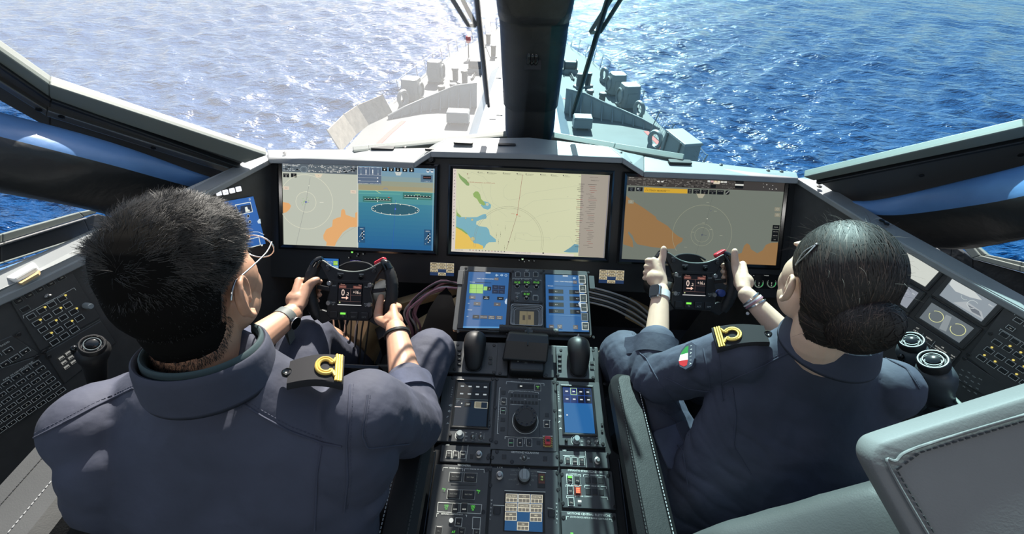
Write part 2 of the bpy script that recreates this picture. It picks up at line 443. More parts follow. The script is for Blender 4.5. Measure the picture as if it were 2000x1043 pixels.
def housing(X, Y, sx, sy, h, rz, label, ringside):
    p = DK(X, Y); M = Matrix.Translation(p) @ Matrix.Rotation(rz, 4, 'Z')
    t = thing('deck_housing', p, label, 'equipment housing', 'faceted housings along the deck edges')
    mb = MB(); q = lambda k, z: [M @ V(x * sx / 2 * k, y * sy / 2 * k, z) for x, y in ((-1, -.7), (-.7, -1), (.7, -1), (1, -.7), (1, .7), (.7, 1), (-.7, 1), (-1, .7))]
    mb.rings([q(.92, .08), q(1, h * .45), q(.86, h)]); mb.build('casing', MAT['ship'], t, bevel=.02)
    mb = MB(); mb.box(sx * .95, sy * .95, 0, .1, M); mb.build('plinth', MAT['shipdark'], t)
    mb = MB(); mb.ring(M @ Matrix.Translation((ringside * (sx / 2 + .02), 0, h * .5)) @ Matrix.Rotation(pi / 2, 4, 'Y'), h * .32, .06, 18, 5); mb.build('hatch_ring', MAT['ship'], t)
    mb = MB(); mb.box(sx * .5, .03, h * .25, h * .7, M @ Matrix.Translation((0, -sy / 2 * 1.0, 0))); mb.build('access_door', MAT['ship'], t)
housing(538, 425, 1.0, 1.0, 1.35, -.1, 'pale faceted housing at the port rail, farther from the bridge', 1)
housing(418, 520, 1.15, 1.1, 1.3, -.15, 'pale faceted housing at the port rail, nearer to the bridge', 1)
housing(1468, 488, 1.1, 1.1, 1.3, .15, 'blue-grey faceted housing at the starboard rail, farther from the bridge', -1)
housing(1530, 555, 1.2, 1.15, 1.35, .2, 'blue-grey faceted housing at the starboard rail, nearer to the bridge', -1)
def fairlead(X, Y, rz, label):
    p = DK(X, Y); M = Matrix.Translation(p + V(0, 0, .5)) @ Matrix.Rotation(rz, 4, 'Z') @ Matrix.Rotation(pi / 2, 4, 'X')
    t = thing('fairlead', p, label, 'fairlead', 'round mooring fairleads')
    mb = MB(); mb.ring(M, .38, .12, 20, 6); mb.build('lip', MAT['ship'], t, smooth=60)
    mb = MB(); mb.box(.6, .3, 0, .2, Matrix.Translation(p) @ Matrix.Rotation(rz, 4, 'Z')); mb.build('foot', MAT['ship'], t)
fairlead(566, 400, 1.2, 'round grey fairlead beside the farther port housing')
fairlead(372, 555, 1.1, 'round grey fairlead outboard of the nearer port housing')
fairlead(1408, 425, -1.2, 'round grey fairlead ahead of the starboard housings')
fairlead(1585, 612, -1.1, 'round grey fairlead behind the starboard housings')
fairlead(1668, 775, -1.0, 'round grey fairlead beside the starboard canister nearest the bridge')
for (x1, y1, x2, y2, lab) in ((640, 425, 688, 440, 'pair of dark mooring bollards on the port deck, farther pair'), (570, 525, 632, 512, 'pair of dark mooring bollards on the port deck by the breakwater'),
                              (1280, 455, 1325, 450, 'pair of mooring bollards on the starboard deck, farther pair'), (1330, 545, 1395, 560, 'pair of mooring bollards on the starboard deck by the breakwater'),
                              (810, 235, 836, 298, 'pair of small bollards near the bow beside the pillar')):
    a, b = DK(x1, y1), DK(x2, y2); t = thing('double_bollard', (a + b) / 2, lab, 'bollard', 'twin mooring bollards on the foredeck')
    mb = MB(); d = (b - a); n = d.cross(V(0, 0, 1)).normalized() * .28; e = d.normalized() * .3
    mb.prism([a - e - n, b + e - n, b + e + n, a - e + n], V(0, 0, .12)); mb.build('base_plate', MAT['ship'], t)
    for p in (a, b):
        mb = MB(); mb.lathe([(.2, .1), (.2, .72), (.24, .76), (.24, .86), (.2, .9)], Matrix.Translation(p), 16); mb.build('post', MAT['shipdark'], t, smooth=40)
def breakwater(pts, hs, lab, side):
    c = [DK(*p) for p in pts]; t = thing('breakwater', c[0], lab, 'breakwater')
    mb = MB()
    for (a, h0), (b, h1) in zip(zip(c, hs), zip(c[1:], hs[1:])):
        f = V(0, .08, 0); lean = lambda h: V(0, .25 * h, h)
        mb.hexa([a, b, b + f, a + f, a + lean(h0), b + lean(h1), b + lean(h1) + f, a + lean(h0) + f])
    mb.build('plate', MAT['ship'], t)
    mb = MB()
    for (a, h0), (b, h1) in zip(zip(c, hs), zip(c[1:], hs[1:])):
        mb.cyl(a + V(0, .25 * h0 + .04, h0), b + V(0, .25 * h1 + .04, h1), .07, seg=8)
    mb.build('top_rail', MAT['ship'], t)
    n = len(c); me = None
    for k in range(9):
        s = (k + .5) / 9 * (n - 1); i = int(s); q = s - i
        p = c[i].lerp(c[i + 1], q); h = hs[i] * (1 - q) + hs[i + 1] * q
        mb = MB(); mb.prism([p + V(-.03, -.5 * h, 0), p + V(-.03, .02, 0), p + V(-.03, .25 * h, h * .95)], V(.06, 0, 0)); mb.build('gusset', MAT['ship'], t)
breakwater([(288, 622), (375, 600), (470, 578), (560, 565), (640, 560), (750, 560)], [.15, .4, .6, .85, 1.15, 1.3], 'pale ribbed breakwater across the port foredeck', -1)
breakwater([(1700, 688), (1600, 660), (1500, 635), (1400, 618), (1300, 600), (1205, 590)], [.15, .4, .6, .85, 1.15, 1.3], 'blue-grey ribbed breakwater across the starboard foredeck', 1)
def locker(X, Y, lab, sx=1.25):
    p = DK(X, Y); t = thing('deck_locker', p, lab, 'deck locker', 'low lockers behind the breakwater'); M = Matrix.Translation(p)
    mb = MB(); mb.box(sx, .75, .12, .6, M, .96); mb.build('chest', MAT['ship'], t, bevel=.03)
    mb = MB(); mb.box(sx * 1.02, .78, .6, .7, M, .9); mb.build('lid', MAT['ship'], t, bevel=.02)
    for x in (-1, 1): mb = MB(); mb.box(.12, .7, 0, .12, M @ Matrix.Translation((x * sx * .35, 0, 0))); mb.build('leg', MAT['shipdark'], t)
locker(655, 640, 'low white deck locker behind the port breakwater')
locker(1295, 668, 'low pale blue deck locker behind the starboard breakwater', 1.05)
p = DK(1790, 835); t = thing('raft_canister', p, 'tall grey life raft box at the starboard edge nearest the bridge', 'canister')
M = Matrix.Translation(p) @ Matrix.Rotation(.25, 4, 'Z')
mb = MB(); mb.box(.95, 1.9, .15, 1.15, M, .94); mb.build('box_body', MAT['ship'], t, bevel=.04)
mb = MB(); mb.box(.99, 1.94, 1.15, 1.25, M, .92); mb.build('lid', MAT['ship'], t, bevel=.02)
for y in (-.6, .6): mb = MB(); mb.box(1.03, .08, .15, 1.2, M @ Matrix.Translation((0, y, 0))); mb.build('strap', MAT['shipdark'], t)
# windlasses, chains
for X, Y, lab, s in ((745, 375, 'port anchor windlass near the pillar', 1), (1232, 378, 'starboard anchor windlass near the pillar', -1)):
    p = DK(X, Y); t = thing('windlass', p, lab, 'windlass', 'anchor windlasses')
    mb = MB(); mb.cyl(p + V(-.4, 0, .5), p + V(.4, 0, .5), .32, seg=14); mb.cyl(p + V(-.5, 0, .5), p + V(-.42, 0, .5), .45, seg=14); mb.cyl(p + V(.42, 0, .5), p + V(.5, 0, .5), .45, seg=14); mb.build('drum', MAT['shipdark'], t, smooth=40)
    mb = MB(); mb.box(1.2, .7, 0, .3, Matrix.Translation(p)); mb.build('base_plate', MAT['ship'], t)
    q = DK(X - 20 * s, Y + 40); t2 = thing('anchor_chain', q, ('port' if s > 0 else 'starboard') + ' anchor chain lying on deck behind its windlass', 'chain', 'anchor chains')
    for k in range(16):
        a = p.lerp(q, k / 15) + V(0, 0, .06); mb = MB(); mb.ring(Matrix.Translation(a) @ Matrix.Rotation(atan2(q.y - p.y, q.x - p.x), 4, 'Z') @ Matrix.Rotation((k % 2) * 1.2, 4, 'X') @ Matrix.Diagonal((1.5, 1, 1, 1)), .1, .035, 10, 5); mb.build('link', MAT['shipdark'], t2)
p = DK(708, 300); t = thing('jack_light', p, 'small red cap on a thin pole at the port rail', 'marker light')
mb = MB(); mb.cyl(p, p + V(0, 0, 1.1), .05, seg=8); mb.build('pole', MAT['shipdark'], t)
mb = MB(); mb.lathe([(.16, 1.1), (.22, 1.3), (.2, 1.55), (.05, 1.62)], Matrix.Translation(p), 12); mb.build('cap', MAT['buoyred'], t)
# guard rails
def along(e, s):
    L = [0]
    for a, b in zip(e, e[1:]): L.append(L[-1] + math.dist(a, b))
    s *= L[-1]
    for i in range(len(e) - 1):
        if s <= L[i + 1]: q = (s - L[i]) / (L[i + 1] - L[i]); return V(e[i][0] * (1 - q) + e[i + 1][0] * q, e[i][1] * (1 - q) + e[i + 1][1] * q, DZ)
    return V(*e[-1], DZ)
st = MB(); st.cyl((0, 0, 0), (0, 0, 1.05), .022, seg=6); st_me = st.mesh('stanchion'); st_me.materials.append(MAT['ship'])
for sx, lab in ((-1, 'thin wire guard rail along the port deck edge'), (1, 'thin wire guard rail along the starboard deck edge')):
    e = [(x * sx * .975, y) for x, y in edgeR]; t = thing('guard_rail', V(e[2][0], e[2][1], DZ), lab, 'railing', 'deck edge guard rails')
    ps = [along(e, .36 + .60 * k / 17) for k in range(18)]
    for p in ps: piece('stanchion', st_me, t, Matrix.Translation(p) @ Matrix.Rotation(.12 * sx, 4, 'Y'))
    for z in (.5, 1.0):
        mb = MB()
        for a, b in zip(ps, ps[1:]): mb.cyl(a + V(.1 * sx * z, 0, z), b + V(.1 * sx * z, 0, z), .008, seg=5)
        mb.build('wire', MAT['ship'], t)
c = [DK(*p) for p in ((40, 790), (120, 700), (185, 650), (310, 590))]
t = thing('rail_screen', c[0], 'beige canvas screen laced to the port rail below the window', 'canvas screen')
for a, b in zip(c, c[1:]):
    mb = MB(); o = V(-.45, .1, 1.0); mb.prism([a, b, b + o, a + o], V(.04, 0, .0)); mb.build('canvas_panel', MAT['canvas'], t)
for k, p in enumerate(c): mb = MB(); mb.cyl(p, p + V(-.45, .1, 1.05), .03, seg=6); mb.build('pole', MAT['ship'], t)
c = [DK(*p) for p in ((1650, 690), (1720, 760), (1800, 830), (1880, 930))]
t = thing('rail_net', c[0], 'thin safety net frame along the starboard rail by the life raft box', 'net')
for a, b in zip(c, c[1:]):
    o = V(.3, .1, 1.1); mb = MB()
    for k in range(9): mb.cyl(a.lerp(b, k / 8), a.lerp(b, k / 8) + o, .008, seg=4)
    for k in range(6): mb.cyl(a + o * k / 5, b + o * k / 5, .008, seg=4)
    mb.build('netting', MAT['ship'], t, kind='stuff')
for p in c: mb = MB(); mb.cyl(p, p + V(.3, .1, 1.15), .03, seg=6); mb.build('pole', MAT['ship'], t)

# ------------------------------------------------------------------ windscreen
PB = V(.0, 1.80, 1.0); W0 = V(0, -.454, .891); SWEEP = radians(20)
def wplane(s):
    lat = V(s * cos(SWEEP), -sin(SWEEP), 0); n = lat.cross(W0) if s > 0 else W0.cross(lat)
    if n.dot(CAM - PB) < 0: n = -n
    return Pl(PB, n, (1, 0, 0)), lat
WL, latL = wplane(-1); WR, latR = wplane(1)
def glass(name, tint, haze=0, hazecol=(1, 1, 1)):
    m = bpy.data.materials.new(name); m.use_nodes = True; nt = m.node_tree; nt.nodes.clear()
    o = nt.nodes.new('ShaderNodeOutputMaterial'); t = nt.nodes.new('ShaderNodeBsdfTransparent'); t.inputs[0].default_value = (*tint, 1)
    last = t
    if haze:
        h = nt.nodes.new('ShaderNodeBsdfTranslucent'); h.inputs[0].default_value = (*hazecol, 1); mx = nt.nodes.new('ShaderNodeMixShader'); mx.inputs[0].default_value = haze
        nt.links.new(t.outputs[0], mx.inputs[1]); nt.links.new(h.outputs[0], mx.inputs[2]); last = mx
    g = nt.nodes.new('ShaderNodeBsdfGlossy'); g.inputs['Roughness'].default_value = .02; lw = nt.nodes.new('ShaderNodeLayerWeight'); lw.inputs[0].default_value = .12
    mul = nt.nodes.new('ShaderNodeMath'); mul.operation = 'MULTIPLY'; mul.inputs[1].default_value = .5
    nt.links.new(lw.outputs['Fresnel'], mul.inputs[0])
    m2 = nt.nodes.new('ShaderNodeMixShader'); nt.links.new(mul.outputs[0], m2.inputs[0]); nt.links.new(last.outputs[0], m2.inputs[1]); nt.links.new(g.outputs[0], m2.inputs[2])
    nt.links.new(m2.outputs[0], o.inputs[0]); return m
GL = glass('hazy_glass', (.97, .97, .95), .082); GR = glass('tinted_glass', (.60, .92, .97), .008, (.5, .85, 1)); GS = glass('side_glass', (.95, .96, .97), .035)
def pane(name, pl, pts, m, label):
    mb = MB(); mb.add(pts, [tuple(range(len(pts)))])
    o = mb.build(name, m, label=label, cat='window', kind='structure'); return o
topL = [PB + latL * 2.7 + W0 * .9, PB + latL * 2.7 + W0 * 1.6, PB + W0 * 1.6]
wl = pane('window_1', WL, [WL.px(x, y) for x, y in ((1020, 278), (720, 305), (505, 312), (97, 170), (-120, 20))] + topL, GL, 'hazy sunlit front window left of the padded pillar')
topR = [PB + W0 * 1.6, PB + latR * 2.7 + W0 * 1.6, PB + latR * 2.7 + W0 * .9]
wr = pane('window_2', WR, list(reversed([WR.px(x, y) for x, y in ((1060, 278), (1320, 318), (1580, 350), (2000, 255), (2150, 219))] + [topR[2], topR[1], topR[0]])), GR, 'blue tinted front window right of the padded pillar')
def strip(name, pl, A, B, h0, h1, m, parent, bevel=.003, ext=.45):
    mb = MB(); A = [pl.px(*a) for a in A]; B = [pl.px(*b) for b in B]
    if A[0].y < A[-1].y: A.reverse(); B.reverse()
    if A[-1].y < 1.05 and abs(A[-1].x) > 1.2: e = (A[-1] - A[-2]).normalized() * ext; A.append(A[-1] + e); B.append(B[-1] + e)   # on towards the stern
    for (a, b), (c, d) in zip(zip(A, B), zip(A[1:], B[1:])):
        q = [a, c, d, b]
        mb.hexa([p + pl.n * h0 for p in q] + [p + pl.n * h1 for p in q])
    return mb.build(name, m, parent, bevel=bevel)
strip('window_frame', WL, [(520, 298), (97, 158), (-150, -14)], [(478, 313), (98, 187), (-150, 12)], -.02, .014, MAT['frame'], wl)
strip('window_reveal', WL, [(478, 313), (98, 187), (-150, 12)], [(425, 350), (98, 250), (-150, 110)], -.02, .004, MAT['framedark'], wl)
strip('frame_ridge', WL, [(470, 318), (102, 184), (-150, 8)], [(466, 320), (101, 190), (-150, 16)], .0, .024, MAT['black'], wl)
strip('frame_lip', WL, [(452, 322), (94, 206), (-150, 50)], [(444, 330), (92, 217), (-150, 62)], .0, .02, MAT['steel'], wl)
strip('window_sill', WL, [(990, 262), (720, 290), (690, 293)], [(990, 270), (720, 298), (690, 300)], -.02, .012, MAT['frame'], wl)
strip('sill_gasket', WL, [(990, 269), (800, 290)], [(990, 280), (800, 300)], .0, .016, MAT['black'], wl)
strip('window_frame', WR, [(1570, 341), (2000, 241), (2200, 195)], [(1590, 348), (2000, 262), (2200, 221)], -.02, .012, MAT['frame'], wr)
strip('window_reveal', WR, [(1590, 348), (2000, 262), (2200, 221)], [(1665, 398), (2000, 345), (2200, 315)], -.02, .004, MAT['framedark'], wr)
strip('frame_ridge', WR, [(1594, 350), (2000, 266), (2200, 225)], [(1600, 353), (2000, 271), (2200, 230)], .0, .02, MAT['black'], wr)
strip('window_sill', WR, [(1078, 264), (1200, 286), (1335, 308)], [(1078, 271), (1200, 293), (1335, 315)], -.02, .012, MAT['frame'], wr)
strip('sill_gasket', WR, [(1078, 270), (1330, 313)], [(1078, 280), (1330, 321)], .0, .016, MAT['black'], wr)
# screws in the frames
scr = MB(); scr.lathe([(.007, 0), (.007, .003), (.004, .004)], None, 10); scr_me = scr.mesh('screw'); scr_me.materials.append(MAT['screw'])
for pl, par, pts in ((WL, wl, ((78, 203), (122, 217), (300, 279))), (WR, wr, ((1993, 292), (1800, 333)))):
    for x, y in pts:
        Mx = pl.M(); Mx.translation = pl.px(x, y, .02); piece('screw', scr_me, par, Mx)

# centre pillar, padded in black leather
cA = lambda y, d: pd(1034 + (270 - y) * .0444, y, d)
def pillar_ring(y, d, half, dep):
    c = cA(y, d); o = []
    for k in range(20):
        a = 2 * pi * k / 20; x, q = cos(a), sin(a)
        sx = math.copysign(abs(x) ** .45, x) * half; sy = math.copysign(abs(q) ** .45, q) * dep
        o.append(c + V(sx, -sy * .891 + dep * .9, -sy * .454))
    return o
P_ = [(300, 1.93, .104, .07), (255, 1.83, .109, .075), (225, 1.77, .110, .078), (206, 1.725, .108, .074), (204, 1.722, .101, .070), (200, 1.712, .115, .079), (150, 1.6, .117, .08), (90, 1.47, .118, .08), (40, 1.365, .117, .08), (30, 1.343, .118, .082), (26, 1.335, .108, .074), (22, 1.326, .120, .085), (0, 1.276, .122, .088), (-60, 1.175, .124, .09), (-260, .93, .13, .09)]
mb = MB(); mb.rings([pillar_ring(*a) for a in P_])
po = mb.build('trim_1', MAT['blackpad'], label='black padded pillar between the two front windows', cat='pillar', kind='structure', smooth=70)
mb = MB(); c = cA(107, 1.505); q = V(0, -.891, -.454)
for k in range(3): mb.tube([c + q * .0 + V(-.02 + .014 * k, -.01, .03), c + q * .012 + V(-.015 + .013 * k, -.012, .0), c + V(-.018 + .014 * k, -.01, -.035)], [.006, .009, .006], 8, 3)
mb.build('strap_buckle', MAT['gloss'], po, smooth=60)
mb = MB(); mb.box(.06, .1, -.0, .004, Matrix.Translation(c + V(0, -.0, 0)) @ Matrix.Rotation(radians(63), 4, 'X')); mb.build('buckle_patch', MAT['black'], po)

# wipers outside the glass
def wiper(pl, blade, arms, label):
    b = [pl.px(*p) - pl.n * .03 for p in blade]; t = thing('wiper', b[0], label, 'wiper', 'windscreen wipers')
    mb = MB(); d = (b[-1] - b[0]).normalized(); s = d.cross(pl.n)
    mb.hexa([b[0] - s * .008, b[0] + s * .008, b[0] + s * .008 - pl.n * .02, b[0] - s * .008 - pl.n * .02, b[-1] - s * .008, b[-1] + s * .008, b[-1] + s * .008 - pl.n * .02, b[-1] - s * .008 - pl.n * .02]); mb.build('blade', MAT['steel'], t)
    mb = MB(); mb.cyl(b[0] + pl.n * .012, b[-1] + pl.n * .012, .006, seg=6); mb.build('rubber_edge', MAT['rubber'], t)
    for a in arms: mb = MB(); mb.cyl(pl.px(*a[0]) - pl.n * .05, pl.px(*a[1]) - pl.n * .045, .007, seg=8); mb.build('arm', MAT['framedark'], t)
    mb = MB(); mb.cyl(pl.px(*arms[0][1]) - pl.n * .045, pl.px(*arms[1][1]) - pl.n * .045, .007, seg=8); mb.build('link_bar', MAT['steel'], t)
wiper(WL, [(930, -60), (938, 0), (957, 215)], [((840, -60), (921, 67)), ((868, -60), (936, 68))], 'long wiper on the left front window beside the pillar')
wiper(WR, [(1203, -60), (1184, 0), (1116, 228)], [((1235, -60), (1146, 80)), ((1255, -60), (1165, 80))], 'long wiper on the right front window beside the pillar')

# diagonal padded posts under the front windows
def post(name, secs, label, pads):
    rings = []
    for (t1, d1), (t2, d2), (t3, d3) in secs:
        a, b, c = pd(*t1, d1), pd(*t2, d2), pd(*t3, d3)
        e = pd(t3[0], t3[1] - 10, d3 + .16)
        ctl = [a, (a + b) / 2 + V(0, 0, .012), b, b.lerp(c, .5) + (b - e) * .06, c, (c + e) / 2, e, (a + e) / 2]
        rings.append(ctl)
    e = (rings[-1][2] - rings[-2][2]).normalized() * .45; rings.append([p + e for p in rings[-1]])
    mb = MB(); mb.rings(rings)
    n = 8
    for i in range(len(mb.f)): mb.mi[i] = 0
    k = 0
    for i in range(len(rings) - 1):
        for j in range(n):
            mb.mi[k] = 0 if j in (0, 1) else 1; k += 1
    o = mb.build(name, [MAT['bluepad'], MAT['blackpad']], label=label, cat='post padding', kind='structure', smooth=75)
    s = o.modifiers.new('sub', 'SUBSURF'); s.levels = s.render_levels = 2
    return o
po1 = post('trim_2', [(((462, 350), 1.58), ((425, 372), 1.53), ((290, 440), 1.55)), (((410, 340), 1.50), ((372, 362), 1.44), ((238, 432), 1.47)), (((300, 292), 1.35), ((255, 329), 1.28), ((190, 418), 1.32)), (((150, 243), 1.20), ((160, 306), 1.13), ((120, 402), 1.17)), (((0, 208), 1.09), ((0, 264), 1.02), ((0, 381), 1.05)), (((-300, 120), .92), ((-300, 190), .86), ((-300, 330), .89))],
      'blue leather post padding with black underside below the left front window', None)
po2 = post('trim_3', [(((1615, 380), 1.53), ((1650, 408), 1.48), ((1800, 480), 1.50)), (((1664, 390), 1.50), ((1720, 423), 1.43), ((1830, 490), 1.46)), (((1734, 376), 1.42), ((1804, 414), 1.34), ((1890, 492), 1.38)), (((1850, 345), 1.29), ((1900, 402), 1.21), ((1950, 481), 1.25)), (((2000, 308), 1.15), ((2000, 388), 1.07), ((2000, 471), 1.10)), (((2300, 225), .95), ((2300, 300), .88), ((2300, 415), .91))],
      'blue leather post padding with black underside below the right front window', None)

# side windows
SLP = Pl(pd(100, 440, 1.45), V(1, -.12, .22), (0, 1, 0)); SRP = Pl(pd(1950, 500, 1.55), V(-1, -.12, .22), (0, -1, 0))
ws = pane('window_3', SLP, [SLP.px(*p) for p in ((-330, 300), (140, 385), (186, 412), (166, 424), (0, 478), (-330, 575))], GS, 'small left side window below the blue padded post')
strip('window_frame', SLP, [(-330, 548), (0, 457), (150, 415), (186, 408)], [(-330, 570), (0, 473), (160, 424), (184, 417)], -.01, .012, MAT['frame'], ws)
strip('frame_lip', SLP, [(-330, 570), (0, 474), (162, 425)], [(-330, 578), (0, 480), (163, 429)], -.01, .02, MAT['steel'], ws)
strip('window_reveal', SLP, [(-330, 578), (0, 480), (163, 429), (190, 418)], [(-330, 612), (0, 512), (175, 457), (260, 437)], -.02, .004, MAT['framedark'], ws)
strip('trim_strip', SLP, [(-330, 612), (0, 511), (142, 466)], [(-330, 617), (0, 515), (142, 470)], 0, .02, MAT['frame'], ws)
strip('sill_pad', SLP, [(-330, 622), (0, 522), (215, 450)], [(-330, 700), (0, 580), (260, 480)], -.02, .03, MAT['bluepad'], ws)
wq = pane('window_4', SRP, list(reversed([SRP.px(*p) for p in ((2330, 400), (2000, 466), (1908, 484), (1925, 500), (2000, 516), (2330, 600))])), GR, 'small right side window below the blue padded post')
strip('window_frame', SRP, [(1903, 480), (1922, 500), (2000, 520), (2330, 602)], [(1912, 481), (1932, 498), (2000, 512), (2330, 594)], -.01, .012, MAT['frame'], wq)
strip('window_reveal', SRP, [(1880, 478), (1905, 506), (2000, 532), (2330, 620)], [(1905, 480), (1922, 500), (2000, 520), (2330, 602)], -.01, .02, MAT['frame'], wq)
strip('sill_pad', SRP, [(1700, 440), (1860, 478), (1900, 506), (2000, 534), (2330, 620)], [(1700, 520), (1850, 560), (1900, 580), (2000, 640), (2330, 760)], -.03, .0, MAT['blackpad'], wq)

# ------------------------------------------------------------------ cabin shell
def slab(name, a, b, m, label, cat):
    a, b = Vector(a), Vector(b); mb = MB(); c = (a + b) / 2
    mb.box(abs(b.x - a.x), abs(b.y - a.y), -abs(b.z - a.z) / 2, abs(b.z - a.z) / 2, Matrix.Translation(c)); return mb.build(name, m, label=label, cat=cat, kind='structure')
slab('floor', (-1.62, -3, -.06), (1.62, 1.75, 0), MAT['floor'], 'dark floor of the cockpit', 'floor')
ceil_ = slab('ceiling', (-2.1, -3.05, 2.5), (2.1, .15, 2.58), MAT['shell'], 'grey ceiling lining behind the window heads', 'ceiling')
MAT['fillface'] = mat('fill_face', (.8, .8, .8), .5, emit=(1, .97, .92, 3))
for lx in (-.62, .62):   # unseen fill lamps, added to brighten the headrest and the man's back
    mb = MB(); mb.rbox(.5, .26, -.03, .0, .03, Matrix.Translation((lx, -.75, 2.5)), .008); mb.build('fill_housing', MAT['white'], ceil_)
    mb = MB(); mb.box(.44, .2, -.034, -.029, Matrix.Translation((lx, -.75, 2.5))); mb.build('fill_diffuser', MAT['fillface'], ceil_)
    al = bpy.data.lights.new('fill_lamp', 'AREA'); al.shape = 'RECTANGLE'; al.size = .44; al.size_y = .2; al.energy = 3.2; al.color = (1, .98, .95)
    ao = bpy.data.objects.new('fill_lamp', al); COL.objects.link(ao); ao.location = (lx, -.75, 2.46)
slab('wall_back', (-2.1, -3.1, 0), (2.1, -3.02, 1.0), MAT['shell'], 'low grey rear bulkhead of the cockpit', 'wall')
slab('wall_left', (-1.66, -3, 0), (-1.6, 1.4, .77), MAT['shell'], 'low left wall below the side windows', 'wall')
slab('wall_right', (1.6, -3, 0), (1.66, 1.4, .77), MAT['shell'], 'low right wall below the side windows', 'wall')
mb = MB(); mb.prism([V(-1.2, 1.6, 0), V(1.2, 1.6, 0), V(1.2, 1.72, .85), V(-1.2, 1.72, .85)], V(0, .06, 0)); mb.build('wall_front', MAT['floor'], label='dark bulkhead under the front windows', cat='wall', kind='structure')
# ================================================================== CONSOLE
eS = radians(33.6); S = Pl((0, 1.41, .88), (0, -cos(eS), sin(eS)))
eP = radians(10); PD = Pl((0, .586, .68), (0, -sin(eP), cos(eP)))
eT = radians(18); TP = Pl(PD.px(1027, 670), (0, -sin(eT), cos(eT)))
WHT = srgb(205, 210, 205); LIT = srgb(235, 240, 230); GRN = srgb(110, 255, 80); DIM = srgb(120, 125, 120)

# shared pieces
def unit_key():
    mb = MB(); mb.rbox(1, 1, 0, 1, .12, None, 0, 2); q = [(x * .86, y * .86, 1.25) for x, y, z in mb.v[-12:]]
    n = len(q); mb = MB(); a = MB(); a.rbox(1, 1, 0, 1, .12, None, 0, 2); r0 = [Vector(v) for v in a.v[:n]]; r1 = [Vector(v) for v in a.v[n:]]
    mb.rings([r0, r1, [Vector(v) for v in q]]); return mb.mesh('key')
KEY = unit_key(); KEY.materials.append(MAT['key'])
KEYW = KEY.copy(); KEYW.materials.clear(); KEYW.materials.append(MAT['keylit'])
mb = MB(); mb.lathe([(.0046, 0), (.0046, .0016), (.0038, .0022)], None, 12); mb.ring(Matrix.Translation((0, 0, .0018)), .0023, .0006, 10, 4); SCREW = mb.mesh('screw'); SCREW.materials.append(MAT['screw'])
mb = MB(); mb.lathe([(.0062, 0), (.0062, .002), (.0036, .003), (.0036, .004)], None, 14); mb.tube([(0, 0, .003), (0, .0025, .009), (0, .005, .016)], [.0018, .0022, .0032], 8, 3); TOG = mb.mesh('toggle'); TOG.materials.append(MAT['steel'])
for q in TOG.polygons: q.use_smooth = True

